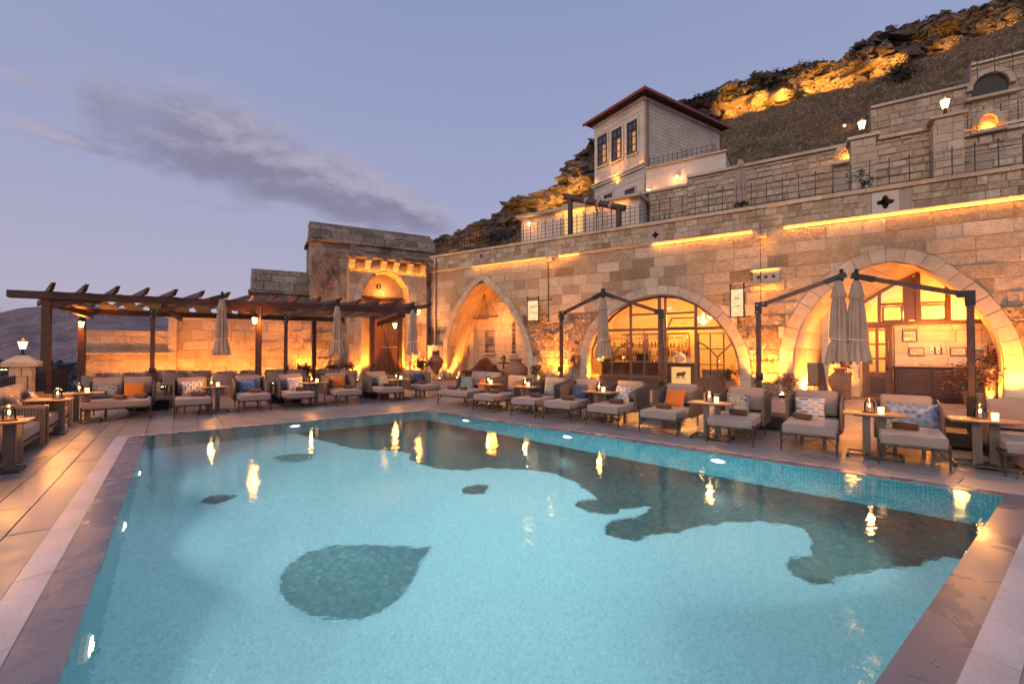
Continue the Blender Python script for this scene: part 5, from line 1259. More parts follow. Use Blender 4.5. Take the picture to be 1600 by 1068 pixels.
for q in (zf, zf - .18): MB().box((-.10, WLn / 2, q), (.26 if q == zf else .16, WLn + .3, .12)).build('string_course', M['ashlar'], tw)
MB().box((WR / 2, -.06, ze - .2), (WR + .2, .14, .22)).build('eave_cornice', M['ashlar'], tw); MB().box((-.06, WLn / 2, ze - .2), (.14, WLn + .2, .22)).build('eave_cornice', M['ashlar'], tw)
OV = .62; x0, x1, y0, y1 = -OV, WR + OV, -OV, WLn + OV; rzv = ze + .08; pk = min(x1 - x0, y1 - y0) / 2
rf = MB(); rf.add([(x0, y0, rzv), (x1, y0, rzv), (x1, y1, rzv), (x0, y1, rzv), (x0 + pk, (y0 + y1) / 2, rzv + .75), (x1 - pk, (y0 + y1) / 2, rzv + .75)], [(0, 1, 5, 4), (1, 2, 5), (2, 3, 4, 5), (3, 0, 4), (3, 2, 1, 0)])
M['rooftile'] = mat('red_clay_tiles', (.34, .075, .035), .7, var=.35, scale=9, bump=.5, bscale=14, col2=(.2, .05, .03)); M['fascia'] = mat('red_painted_fascia', (.30, .05, .025), .5, bump=0)
roof = rf.build('roof', M['rooftile'], tw)
MB().box(((x0 + x1) / 2, y0, rzv - .05), (x1 - x0, .08, .16)).box((x0, (y0 + y1) / 2, rzv - .05), (.08, y1 - y0, .16)).build('fascia', M['fascia'], tw)
rib = MB(); k = int((y1 - y0) / .24)
for i in range(k + 1): y = y0 + (y1 - y0) * i / k; rib.tube([(x0 - .04, y, rzv + .03), (x0 + pk * .9, y + ((y0 + y1) / 2 - y) * .9, rzv + .70)], .05, 6)
k = int((x1 - x0) / .24)
for i in range(k + 1): x = x0 + (x1 - x0) * i / k; rib.tube([(x, y0 - .04, rzv + .03), (min(max(x, x0 + pk), x1 - pk) * .5 + x * .5, y0 + pk * .5, rzv + .4)], .05, 6)
rib.build('tile_rolls', M['rooftile'], tw, kind='stuff')
dn = MB()
for i in range(44): dn.box((x0 + .5 + (x1 - x0 - 1) * i / 43, -OV / 2 - .05, rzv - .14), (.09, OV - .1, .10))
for i in range(24): dn.box((-OV / 2 - .05, y0 + .5 + (y1 - y0 - 1) * i / 23, rzv - .14), (OV - .1, .09, .10))
dn.build('eave_brackets', M['darkwood'], tw, kind='stuff')
MB().tube([(.25, -.12, rzv - .05), (.25, -.12, 11.0)], .055, 8).build('downpipe', M['fascia'], tw)
lamp('facade_light', 'POINT', (-.22, .1, zf + .14), 8, GOLD, .03, parent=tw); lamp('facade_light', 'POINT', (-.22, WLn - .1, zf + .14), 8, GOLD, .03, parent=tw)
lamp('facade_light', 'AREA', (-.35, WLn / 2, zf - .3), 60, GOLD, aim=(.6, 0, .8), size=(.03, WLn), parent=tw)
# ---- pale annex right of the tower, with small railing and wall lamps
an = thing('pale_annex', 'low pale walled block joined to the right of the tower house', 'building', (0, 0, 0))
AF = Frame(*(AT(1009, 262, 29.0).xy), WL.a)
a0, a1 = (0, 0), AF.pix(1134, 236); az = a1[1]
an.location = AF.o; an.rotation_euler.z = WL.a
MB().box(((a0[0] + a1[0]) / 2, 1.6, (7 + az) / 2), (a1[0] - a0[0], 3.2, az - 7)).build('wall', M['plaster'], an)
MB().box(((a0[0] + a1[0]) / 2, 1.55, az), (a1[0] - a0[0] + .15, 3.4, .1)).build('coping', M['stone_smooth'], an)
ra_ = MB(); q0, q1_ = a0[0] + .2, AF.pix(1112, 240)[0]
for i in range(14): ra_.box((q0 + (q1_ - q0) * i / 13, .15, az + .35), (.03, .03, .75))
for z in (.1, .35, .6): ra_.box(((q0 + q1_) / 2, .15, az + z), (q1_ - q0, .02, .02))
ra_.build('railing', M['black'], an)
for (px, py, lab) in ((1058, 277, 'lit wall lamp on the pale annex wall right of the tower house'), (1014, 298, 'lit wall lamp low at the foot of the tower house corner')):
    u, z = AF.pix(px, py, -.15); t = thing('wall_lamp', lab, 'wall lamp', AF.w(u, -.15, z), WL.a)
    MB().lathe([(.05, -.12), (.10, .08)], 6).build('glass', M['lampglass'], t); MB().lathe([(.12, .08), (.02, .17)], 6).build('cap', M['black'], t); MB().tube([(0, .15, .1), (0, 0, .2)], .015, 5).build('bracket', M['black'], t)
    lamp('lamp_light', 'POINT', (0, -.12, .0), 45, WARM2, .08, parent=t)
t = thing('clay_urn', 'slender pale urn on the annex roof at the foot of the tower wall', 'urn', AF.w(AF.pix(1111, 235)[0], 1.0, az)); MB().lathe([(.12, 0), (.22, .25), (.2, .6), (.1, .85), (.13, .95), (.001, .96)], 12).build('body', M['clay'], t, smooth=1)
# ---- long pale building left of the tower
BF = Frame(*(AT(815, 340, 27).xy), 0); BF = Frame(BF.o.x, BF.o.y, math.atan2(AT(925, 320, 24.5).y - AT(815, 340, 27).y, AT(925, 320, 24.5).x - AT(815, 340, 27).x))
lb = thing('pale_terrace_house', 'long low pale house with a lit doorway left of the tower', 'house', BF.o, BF.a)
b1 = BF.pix(1000, 290)[0]; bz0, bz1 = BF.pix(815, 343)[1], BF.pix(985, 299)[1]
MB().add([(x, y, z) for x, zt in ((0, bz0), (b1, bz0)) for y in (0, 3) for z in (5, zt)], [(0, 1, 5, 4), (2, 3, 7, 6), (0, 1, 3, 2), (4, 5, 7, 6), (1, 3, 7, 5)]).build('wall', M['plaster'], lb)
MB().box((b1 / 2, 1.3, bz0 + .08), (b1 + .3, 3.4, .14)).build('roof_slab', M['stone_smooth'], lb)
lamp('roof_edge_light', 'AREA', (b1 * .62, -.2, bz0 - .03), 18, GOLD, aim=(0, .7, -.7), size=(b1 * .6, .03), parent=lb)
d0_, d1_ = BF.pix(882, 340)[0], BF.pix(912, 340)[0]; dzz = BF.pix(890, 322)[1]
dm = MB().box(((d0_ + d1_) / 2, -.03, (dzz + 6.5) / 2), (d1_ - d0_, .08, dzz - 6.5)).build('lit_doorway', M['panel'], lb)
MB().box((d0_ - .06, -.05, (dzz + 6.5) / 2), (.12, .14, dzz - 6.4)).box((d1_ + .06, -.05, (dzz + 6.5) / 2), (.12, .14, dzz - 6.4)).box(((d0_ + d1_) / 2, -.05, dzz + .06), (d1_ - d0_ + .3, .14, .14)).build('door_surround', M['stone_smooth'], lb)
u, z = BF.pix(827, 350, -.2); t = thing('wall_lamp', 'small lit lamp on the long pale house behind the railing', 'wall lamp', BF.w(u, -.2, z), BF.a); MB().lathe([(.05, -.1), (.10, .08)], 6).build('glass', M['lampglass'], t); MB().lathe([(.12, .08), (.02, .17)], 6).build('cap', M['black'], t); lamp('lamp_light', 'POINT', (0, -.15, 0), 22, WARM2, .08, parent=t)
# stepped low wall with dark grid panels at the far left of the upper terrace
lw_ = thing('stepped_terrace_wall', 'low pale stepped wall behind the railing near the gate, below the rocks', 'wall', BF.w(-9, 1.0), BF.a)
MB().box((5.2, 0, 6.6), (8, .5, 1.6)).box((7.4, .6, 7.2), (3.4, .5, 2.4)).build('wall', M['plaster'], lw_)
MB().box((5.2, 0, 7.45), (8.1, .6, .1)).box((7.4, .6, 8.45), (3.5, .6, .1)).build('coping', M['stone_smooth'], lw_)
lamp('wall_light', 'POINT', (3.2, -.5, 7.6), 14, WARM, .05, parent=lw_)
# ---- log pergola on the upper terrace
lp = thing('log_pergola', 'dark round log pergola frame standing behind the railing below the tower', 'pergola', (0, 0, 0))
def wp(px, py, y): u, z = WL.pix(px, py, y); return WL.w(u, y, z)
pA, pB = wp(891, 309, 1.0), wp(967, 324, .9)
for p_, y in ((pA, 0), (pB, 0)): MB().tube([(p_.x, p_.y, 6.2), (p_.x, p_.y, p_.z)], .13, 10).build('post', M['darkwood'], lp, smooth=1)
dv = (pB - pA).normalized(); MB().tube([pA - dv * .3, pB + dv * .3], .15, 10).build('log_beam', M['darkwood'], lp, smooth=1)
for f in (.35, .6, .85): q = pA.lerp(pB, f); MB().tube([q - dv * .07, q + dv * .07], .165, 10).build('rope_band', M['canvas'], lp)
# small things on the upper terrace: white planter boxes, dark bins
for px, lab, m_, s_ in ((850, 'white square planter box behind the railing, left of the log pergola', 'white', (.8, .5, .9)), (880, 'white panel box close to the left post of the log pergola', 'white', (.35, .3, .8)), (866, 'dark blue box between the white boxes behind the railing', 'navy', (.5, .4, .7)), (700, 'brown wicker hamper behind the railing near the gate', 'weave', (.9, .6, 1.0))):
    p_ = wp(px, 365, 1.3); t = thing('planter_box', lab, 'box', (p_.x, p_.y, 6.2), WL.a); MB().rbox((0, 0, s_[2] / 2), s_, .03).build('body', M[m_], t); MB().box((0, 0, s_[2] + .02), (s_[0] + .05, s_[1] + .05, .05)).build('rim', M[m_], t)
def leafclump(n, r, c, sz, sq=(1, 1, 1), seed=1):
    rr_ = random.Random(seed); mb = MB(); cl_ = [Vector((rr_.gauss(0, .45) * r * sq[0], rr_.gauss(0, .45) * r * sq[1], rr_.gauss(0, .4) * r * sq[2])) for _ in range(max(3, n // 14))]
    for i in range(n):
        p = Vector(c) + rr_.choice(cl_) + Vector((rr_.gauss(0, .2) * r, rr_.gauss(0, .2) * r, rr_.gauss(0, .2) * r))
        a = Vector((rr_.uniform(-1, 1), rr_.uniform(-1, 1), rr_.uniform(-1, 1))).normalized(); b = a.orthogonal().normalized(); s_ = sz * rr_.uniform(.6, 1.3)
        mb.add([p - a * s_, p - b * s_ * .4, p + a * s_, p + b * s_ * .4], [(0, 1, 2, 3)])
    return mb
for px, py, y, r_, lab in ((786, 366, 1.0, .3, 'small dark plant behind the railing, middle of the left stretch'), (1350, 282, .9, .35, 'low dark creeper growing over the wall top under the stone pillar'), (932, 322, 3.0, .5, 'green shrub behind the log pergola')):
    p_ = wp(px, py, y); t = thing('shrub', lab, 'shrub', (p_.x, p_.y, 6.2)); leafclump(260, r_, (0, 0, p_.z - 6.2), .07, (1.6, 1, .7), int(px)).build('foliage', M['leaf'], t); MB().tube([(0, 0, 0), (0, 0, p_.z - 6.2)], .03, 6).build('stem', M['teakleg'], t)

# ---- hillside with dry grass, and the cliff
silh = [(560, 395), (640, 392), (676, 380), (700, 367), (722, 362), (745, 352), (762, 345), (780, 330), (800, 320), (830, 308), (852, 297), (870, 290), (878, 268), (900, 250), (908, 243), (925, 232), (960, 215), (1000, 190), (1040, 172), (1077, 160), (1100, 152), (1141, 135), (1180, 121), (1222, 111), (1260, 103), (1289, 98), (1330, 82), (1364, 67), (1400, 52), (1441, 37), (1499, 20), (1545, 5), (1600, -10), (1800, -70), (2100, -150), (2600, -240)]
cbase = [(560, 415), (640, 412), (676, 404), (760, 385), (820, 350), (851, 324), (900, 302), (928, 283), (1000, 240), (1077, 205), (1138, 178), (1200, 160), (1259, 143), (1296, 133), (1354, 125), (1428, 92), (1499, 63), (1600, 25), (1800, -40), (2100, -115), (2600, -200)]
dep = [(560, 62), (700, 58), (860, 55), (930, 52), (1080, 66), (1260, 66), (1440, 62), (1600, 58), (2000, 55), (2600, 60)]
def hpos(px, py, D_, amp=1.0): return AT(px, py, D_)
hb = [(560, 44), (800, 40), (1000, 36), (1180, 31), (1360, 26), (1600, 25), (2000, 26), (2600, 32)]; hbz = [(560, 5.5), (800, 6.5), (1000, 9), (1124, 10.8), (1250, 10.4), (1355, 11.4), (1362, 13.7), (1500, 13.9), (1600, 14.6), (2600, 14.6)]
hs_ = MB(); xs = [560 + 8 * i for i in range(256)]; NR_ = 30
for j in range(NR_):
    t = j / (NR_ - 1)
    for px in xs:
        pt_ = AT(px, interp(cbase, px) + 2, interp(dep, px) + .5); D_ = interp(hb, px); pb = AT(px, 545, D_); pb.z = interp(hbz, px) - .4
        p = pb.lerp(pt_, t); e = 4 * t * (1 - t); f = max(0, e) ** .5
        z = p.z + (noise.fractal(Vector((p.x * .16, p.y * .16, 0)), 1, 2, 5) * 1.3 - abs(noise.noise(Vector((p.x * .3 + p.y * .1, p.y * .06, 8)))) * 1.6 + noise.noise(Vector((p.x * .9, p.y * .9, 4))) * .22) * f - .9 * e
        hs_.v.append((p.x, p.y, z))
n = len(xs); hs_.f = [(j * n + i, j * n + i + 1, (j + 1) * n + i + 1, (j + 1) * n + i) for j in range(NR_ - 1) for i in range(n - 1)]
def grassmat():
    m, T, b, o = newmat('dry_hill_grass'); P = T.n('ShaderNodeNewGeometry').outputs['Position']
    Ps = T.vm('MULTIPLY', P, (1, 1, 2.2)); n1 = T.noise(P, .12, 8, .7, .6); n2 = T.noise(Ps, 2.6, 6, .72)
    c = T.mix(T.rng(n2, .38, .66), (.085, .052, .036, 1), (.32, .205, .135, 1)); c = T.mix(T.rng(n1, .44, .60, 0, .8), c, (.10, .088, .048, 1)); c = T.mix(T.rng(T.noise(P, .9, 5, .7), .60, .70, 0, .5), c, (.33, .25, .19, 1))
    T.put(b.inputs['Base Color'], c); b.inputs['Roughness'].default_value = 1; b.inputs['Specular IOR Level'].default_value = .05
    T.put(b.inputs['Normal'], T.bump(n2, 1, .35)); return m
M['hill'] = grassmat(); hs_.build('hillside', M['hill'], kind='structure', smooth=1.3)
HV = hs_.v
tf = MB()
for i in range(16000):
    j = R.randint(0, NR_ - 2); c_ = R.randint(24, n - 120); v = Vector(HV[j * n + c_]).lerp(Vector(HV[(j + 1) * n + c_ + 1]), R.random()); s_ = R.uniform(.12, .38)
    for q in range(2): a_ = R.uniform(0, 6.28); d_ = Vector((math.cos(a_), math.sin(a_), 0)) * s_ * .5; tf.add([v - d_ - Vector((0, 0, .08)), v + d_ - Vector((0, 0, .08)), v + d_ * .6 + Vector((R.uniform(-.1, .1), 0, s_))], [(0, 1, 2)])
sh = MB(); rs_ = random.Random(21)
for i in range(330):
    j = rs_.randint(1, NR_ - 3); c_ = rs_.randint(40, n - 110); v = Vector(HV[j * n + c_]); r_ = rs_.uniform(.15, .55)
    if noise.noise(Vector((v.x * .07, v.y * .07, 2))) < -.12: continue
    for q in range(34):
        p = v + Vector((rs_.gauss(0, .5) * r_, rs_.gauss(0, .5) * r_, abs(rs_.gauss(0, .45)) * r_)); a_ = Vector((rs_.uniform(-1, 1), rs_.uniform(-1, 1), rs_.uniform(-.3, 1))).normalized(); b_ = a_.orthogonal().normalized(); s_ = r_ * rs_.uniform(.12, .3)
        sh.add([p - a_ * s_, p - b_ * s_ * .5, p + a_ * s_, p + b_ * s_ * .5], [(0, 1, 2, 3)])
M['olive'] = mat('olive_scrub', (.11, .10, .05), .95, var=.3, scale=.3, bump=0, col2=(.045, .045, .025))
tag(sh.build('hillside_scrub', M['olive'], kind='stuff'), 'low olive scrub dotted over the dry hillside', 'scrub')
M['drytuft'] = mat('dry_brown_tufts', (.31, .195, .12), .95, var=.3, scale=.35, bump=0, col2=(.10, .085, .05))
tag(tf.build('dry_grass', M['drytuft'], kind='stuff'), 'dry brown grass and scrub covering the hillside', 'grass')
# cliff: a thick rock band with ledges, blocks and overhangs
cf = MB(); xs2 = [560 + 2.6 * i for i in range(540)]; NC = 30
def cliffv(px, t, back=0):
    yb, yt = interp(cbase, px) + 6, interp(silh, px) + (7 if px > 1040 else 3); D_ = interp(dep, px)
    p = AT(px, yb + (yt - yb) * t, D_ + 3.0 * t * t)
    hsz = abs(AT(px, yb, D_).z - AT(px, yt, D_).z)
    s_ = Vector((p.x * .22, p.y * .22, p.z * .34))
    cell = noise.cell_vector(Vector((p.x * .26 + noise.noise(s_ * 2) * .5, p.z * .5, 3)))
    rid = noise.ridged_multi_fractal(s_ * 1.5, 1, 2, 5, 1, 2) - 1.0
    led = noise.noise(Vector((p.x * .04, 0, p.z * 1.1))); am = min(1.6, hsz * .22)
    dsp = rid * 1.0 * am + cell.x * 2.2 * am - .9 * am + led * 1.1 * am + noise.noise(s_ * 6) * .5 + max(0, t - .45) * 3.2 * am
    dsp *= (.25 + .75 * min(1, t * 6)) 
    p.y -= dsp; 
    p.z += (noise.noise(Vector((p.x * .9, p.z, 7))) * .35 + (cell.y - .5) * .7 * (t > .8) + noise.noise(Vector((p.x * .3, 2, 7))) * .8 * (t > .6)) * min(1, hsz * .2)
    return p
for j in range(NC):
    for px in xs2: cf.v.append(tuple(cliffv(px, j / (NC - 1))))
n2_ = len(xs2)
for k in range(1, 4): cf.v += [(v[0] * (1 + .05 * k), v[1] * (1 + .12 * k), v[2] - (.2, 2.0, 14)[k - 1]) for v in cf.v[(NC - 1) * n2_:NC * n2_]]
cf.f = [(j * n2_ + i, j * n2_ + i + 1, (j + 1) * n2_ + i + 1, (j + 1) * n2_ + i) for j in range(NC + 2) for i in range(n2_ - 1)]
cf.build('cliff', M['cliff'], kind='structure', smooth=.5)
CLF = cf.v
# angular boulders and broken ledges studding the rock face
bo = MB(); rr_ = random.Random(11)
for i in range(1700):
    px = rr_.uniform(640, 1080) if i % 2 else rr_.uniform(1080, 1700); c_ = min(n2_ - 2, max(0, int((px - 560) / 2.6))); j = rr_.randint(0, NC - 1)
    if px > 1120 and px < 1350 and j < 14 and rr_.random() < .8: continue
    v = Vector(CLF[j * n2_ + c_]); hh = max(1.2, (CLF[(NC - 1) * n2_ + c_][2] - CLF[c_][2])); s_ = min(1.5, hh * .13) * rr_.uniform(.35, 1.25)
    pts = [Vector((rr_.gauss(0, 1), rr_.gauss(0, 1), rr_.gauss(0, 1))).normalized() for _ in range(9)]
    sx, sy, sz = rr_.uniform(.8, 1.7), rr_.uniform(.6, 1.1), rr_.uniform(.35, .8); bm = bmesh.new()
    for p in pts: bm.verts.new((v.x + p.x * s_ * sx, v.y + p.y * s_ * sy - .1, v.z + p.z * s_ * sz))
    r_ = bmesh.ops.convex_hull(bm, input=bm.verts[:]); bm.verts.index_update()
    bo.add([q.co.copy() for q in bm.verts], [tuple(q.index for q in f.verts) for f in bm.faces]); bm.free()
tag(bo.build('cliff_boulders', M['cliff'], kind='stuff'), 'angular broken rocks and ledges all over the cliff face', 'rocks')
sc_ = MB(); rr_ = random.Random(5)
for i in range(11000):
    px = rr_.uniform(1075, 1700); c_ = min(n2_ - 2, int((px - 560) / 2.6)); j = rr_.choice((NC - 1, NC - 1, NC - 2, NC - 3, NC - 4, NC - 6, NC - 8, NC - 10, NC - 12))
    if px > 1330 and rr_.random() < .75: continue
    if noise.noise(Vector((px * .035, j * .2, 3))) < -.08: continue
    v = Vector(CLF[j * n2_ + c_]) + Vector((rr_.gauss(0, .3), rr_.gauss(-.2, .4), rr_.uniform(-.3, .30))); a_ = Vector((rr_.uniform(-1, 1), rr_.uniform(-1, 1), rr_.uniform(-1, 1))).normalized(); b_ = a_.orthogonal().normalized(); s_ = rr_.uniform(.12, .34)
    sc_.add([v - a_ * s_, v - b_ * s_ * .5, v + a_ * s_, v + b_ * s_ * .5], [(0, 1, 2, 3)])
M['scrub'] = mat('dark_green_scrub', (.065, .075, .035), .9, var=.3, scale=.5, bump=0, col2=(.03, .035, .022))
tag(sc_.build('clifftop_scrub', M['scrub'], kind='stuff'), 'dark green scrub growing along the top of the cliff', 'scrub')
def hilltop(px, py):
    best = None
    for j in range(NR_):
        for c_ in range(0, n, 1):
            v = HV[j * n + c_]; d = Vector(v) - EYE
            if d.y <= 0: continue
            c, s_ = math.cos(PITCH), math.sin(PITCH); yy = d.y * c + d.z * s_; zz = -d.y * s_ + d.z * c; X = 800 + F * d.x / yy; Y = 534 - F * zz / yy; e = (X - px) ** 2 + (Y - py) ** 2
            if best is None or e < best[0]: best = (e, v)
    return Vector(best[1])
p_ = hilltop(1406, 126); t = thing('bush', 'round dark green bush on the hillside below the cliff, left of the highest wall', 'bush', p_)
leafclump(1500, 1.7, (0, 0, 1.0), .22, (1.3, 1, .8), 4).build('foliage', M['scrub'], t); MB().tube([(0, 0, -.3), (.2, 0, 1)], .1, 6).build('trunk', M['teakleg'], t)
p_ = hilltop(1322, 200); t = thing('garden_lamp', 'small lit lamp standing alone on the dark hillside', 'lamp', p_); MB().tube([(0, 0, -.2), (0, 0, .5)], .03, 6).build('post', M['black'], t); MB().ball((0, 0, .6), .13, 10, 6).build('globe', M['lampglass'], t); lamp('lamp_light', 'POINT', (0, -.3, .8), 14, WARM2, .1, parent=t)
# floodlights under the cliff
for i, (px, py, E, dd) in enumerate(((700, 395, 420, 3.0), (735, 376, 380, 3), (800, 340, 300, 3), (852, 318, 1300, 3.4), (880, 305, 1600, 3.2), (905, 292, 900, 3), (1156, 170, 1500, 2.8), (1195, 160, 1800, 2.8), (1232, 150, 1500, 2.8), (1272, 137, 450, 1.8), (1305, 130, 1700, 2.6), (1335, 124, 1500, 2.6), (1392, 106, 900, 2.2), (1414, 97, 900, 2.2), (1500, 62, 350, 2.2), (1598, 24, 500, 2.6))):
    D_ = interp(dep, px) - dd; p_ = AT(px, py, D_); t = thing('floodlight', 'small floodlight under the cliff, ' + ['near the gate', 'left of the railing gap', 'above the stepped wall', 'below the big rocks, left of three', 'below the big rocks, middle of three', 'below the big rocks beside the tower', 'leftmost of those right of the tower', 'second from the tower roof', 'right end of the bright rock face', 'in the narrow cleft', 'left under the wide orange face', 'right under the wide orange face', 'left under the overhang', 'right under the overhang', 'high on the right', 'at the right picture edge'][i], 'floodlight', p_)
    MB().box((0, 0, 0), (.22, .14, .15), rx=-.5).build('housing', M['black'], t); MB().box((0, .08, .04), (.19, .02, .12), rx=-.5).build('lens', M['lampglass'], t)
    lamp('flood', 'SPOT', (0, .3, .2), E * (2.4 if i > 5 else (.7 if i < 3 else 1.2)), (1, .42, .06), .3, (0, 1, .6), 112, 1.0, parent=t)
# ================================================================== UPLIGHTS
def uplight(loc, label, E=70, ang=0, cone=84, aim=(0, .30, 1), col=WARM, r=.05, grp=None):
    t = thing('uplight', label, 'uplight', loc, ang, grp)
    E *= 3.3; MB().lathe([(.09, 0), (.10, .02), (.10, .10), (.085, .11)], 14).build('body', M['black'], t); MB().lathe([(.075, .112), (.001, .113)], 14).build('lens', M['lens'], t)
    lamp('up_spot', 'SPOT', (0, 0, .14), E, col, r, aim, cone, .7, parent=t); return t
def wup(px, py, y, label, E=70, **k): u, _ = WL.pix(px, py, y); return uplight(WL.w(u, y, 0), label, E, WL.a, **k)
wup(714, 590, .35, 'bright uplight at the left foot of the pointed arch', 330, aim=(-.45, .1, 1))
wup(820, 590, .5, 'uplight inside the right foot of the pointed arch', 90, aim=(.35, .1, 1))
wup(760, 590, 1.3, 'uplight at the back of the pointed niche', 70, aim=(-.1, .4, 1), cone=130)
wup(712, 590, 1.5, 'uplight deep in the left corner of the pointed niche', 80, aim=(-.2, .2, 1), cone=120)
wup(687, 592, -.6, 'uplight at the wall foot between the gate and the pointed arch', 150)
wup(866, 592, -.55, 'bright uplight at the pier between the pointed and the middle arch', 420)
wup(845, 592, -.6, 'second uplight left of the bright one at the same pier', 110)
wup(893, 598, -.6, 'uplight close to the left side of the middle arch', 110)
wup(932, 598, .15, 'uplight inside the left foot of the middle arch', 260, aim=(-.3, .0, 1))
wup(1150, 612, .1, 'uplight inside the right foot of the middle arch', 60, aim=(.3, .0, 1))
wup(1196, 614, -.55, 'very bright uplight at the pier right of the middle arch', 620)
wup(1222, 616, -.6, 'uplight at the left outer foot of the right-hand arch', 170)
wup(1268, 617, .35, 'bright uplight inside the left foot of the right-hand arch', 560, aim=(-.5, .15, 1))
wup(1300, 620, .7, 'uplight on the porch floor behind the closed umbrellas', 150, aim=(-.1, .2, 1), cone=150)
wup(1545, 640, .3, 'uplight in the right foot of the right-hand arch', 110, aim=(.3, .1, 1))
wup(1596, 655, -.6, 'bright uplight at the wall foot at the right picture edge', 480)
wup(1640, 660, -.35, 'uplight on the wall just outside the right edge', 300)
lamp('porch_lamp', 'POINT', WL.w(WL.pix(1460, 560, .6)[0], .15, 2.3), 130, WARM, .15); lamp('porch_lamp', 'POINT', WL.w(WL.pix(1330, 560, .6)[0], .5, 2.2), 110, WARM, .15)
gup_extra = uplight(GL.w(15.0, -.5, 0), 'uplight in the corner between the gate and the arched wall', 150, ga)
lamp('niche_lamp', 'POINT', WL.w(WL.pix(770, 500, 1)[0], 1.0, 3.1), 150, WARM, .15)
def gup(px, py, y, label, E=70, **k): u, _ = GL.pix(px, py, y); return uplight(GL.w(u, y, 0), label, E, ga, **k)
gup(478, 585, -.35, 'bright uplight at the old wall behind the dining tables left of the gate', 330)
gup(505, 585, -.4, 'uplight at the foot of the gate building, left side', 110)
gup(425, 588, -1.0, 'uplight at the old wall behind the middle pergola post', 51, aim=(0, .62, 1), cone=120)
gup(395, 590, -1.0, 'uplight on the old wall behind the second closed umbrella', 54, aim=(0, .62, 1), cone=120)
gup(350, 592, -1.0, 'uplight on the old wall behind the first closed umbrella', 70, aim=(0, .62, 1), cone=120)
gup(300, 594, -1.0, 'uplight on the old wall, centre of the ochre stretch', 70, aim=(0, .62, 1), cone=120)
gup(255, 596, -1.0, 'uplight at the step in height of the old wall', 51, aim=(0, .62, 1), cone=120)
gup(205, 598, -1.0, 'uplight at the lower left part of the old wall', 45, aim=(0, .62, 1), cone=120)
gup(155, 600, -1.0, 'uplight near the left end of the old wall', 27, aim=(0, .62, 1), cone=120)
gup(557, 588, PJ - .3, 'uplight at the left jamb of the gate portal', 160)
gup(653, 588, PJ - .3, 'bright uplight at the right jamb of the gate portal beside the potted bush', 360)
gup(573, 588, .1, 'uplight inside the gate arch on the left', 260, aim=(-.1, .2, 1)); gup(636, 588, .1, 'uplight inside the gate arch on the right', 330, aim=(.1, .2, 1))
lamp('corbel_light', 'AREA', GL.w((pu0 + pu1) / 2, PJ - .18, pz - .55), 22, GOLD, aim=(-.1, -.1, 1), size=(pu1 - pu0, .05)).rotation_euler = (math.pi, 0, ga)
lamp('tympanum_light', 'POINT', GL.w((ARG.P[0][0] + ARG.P[-1][0]) / 2, .2, tz + .25), 55, WARM2, .1)

# ================================================================== PERGOLA
PA = rad(30.4); PF = Frame(*(AT(72, 545, 12.9).xy), PA); PZ = 3.22
pg = thing('timber_pergola', 'long dark timber pergola with slanting rafters over the dining tables by the old wall', 'pergola', PF.o, PA)
PLN = PF.pix(646, 480)[0]; pu_ = PF.pix(404, 520)[0]; PD = 4.2
def post(u, y, w_=.19, zt=PZ): MB().rbox((u, y, zt / 2), (w_, w_, zt), .012, 1).build('post', M['darkwood'], pg)
post(0, 0); post(pu_, 0); post(PF.pix(128, 530, PD)[0], PD, .19, PZ - .25); post(PF.pix(445, 520, PD)[0] + 1.2, PD, .16, PZ - .25)
MB().beam((-.76, -.02, PZ + .03), (PLN + .15, -.02, PZ + .03), .12, .22).build('front_beam', M['darkwood'], pg)
MB().beam((-.76, -.16, PZ + .03), (PLN + .1, -.16, PZ + .03), .05, .20).build('front_beam', M['darkwood'], pg)
MB().beam((-.6, PD, PZ - .14), (PLN - 2, PD, PZ - .14), .12, .22).build('rear_beam', M['darkwood'], pg)
for u in (0, pu_ * .5, pu_, PLN - .4): MB().beam((u, -.05, PZ - .14), (u, PD + .1, PZ - .3), .09, .2).build('cross_beam', M['darkwood'], pg)
for (u, y) in ((0, 0), (pu_, 0)):
    for sx in (-1, 1):
        poly = [(0, 0), (1.1, 0), (1.1, -.06), (.9, -.1), (.8, -.07), (.62, -.15), (.5, -.12), (.3, -.22), (.2, -.19), (.1, -.27), (0, -.27)]
        if u + sx * 1.1 < -.2: continue
        MB().prism([(u + sx * (.09 + x), PZ - .08 + z) for x, z in poly], y - .04, y + .04).build('bracket', M['darkwood'], pg)
NRf = 17
for i in range(NRf):
    u = -.15 + (PLN + .1) * i / (NRf - 1); v = u + .42
    a, b = Vector((u - .32 * PD, PD + .3, PZ + .10)), Vector((v, -.62, PZ + .22)); mb = MB().beam(a, b, .085, .15)
    mb.add([(v - .045, -.62, PZ + .295), (v + .045, -.62, PZ + .295), (v + .045, -.62, PZ + .145), (v - .045, -.62, PZ + .145), (v + .055, -.82, PZ + .33), (v + .145, -.82, PZ + .33), (v + .11, -.76, PZ + .25), (v + .03, -.76, PZ + .25)], [(0, 1, 5, 4), (1, 2, 6, 5), (2, 3, 7, 6), (3, 0, 4, 7), (4, 5, 6, 7)])
    mb.build('rafter', M['darkwood'], pg)
M['mat'] = fabric('shade_cloth', (.42, .30, .20), (.30, .2, .13), 40)
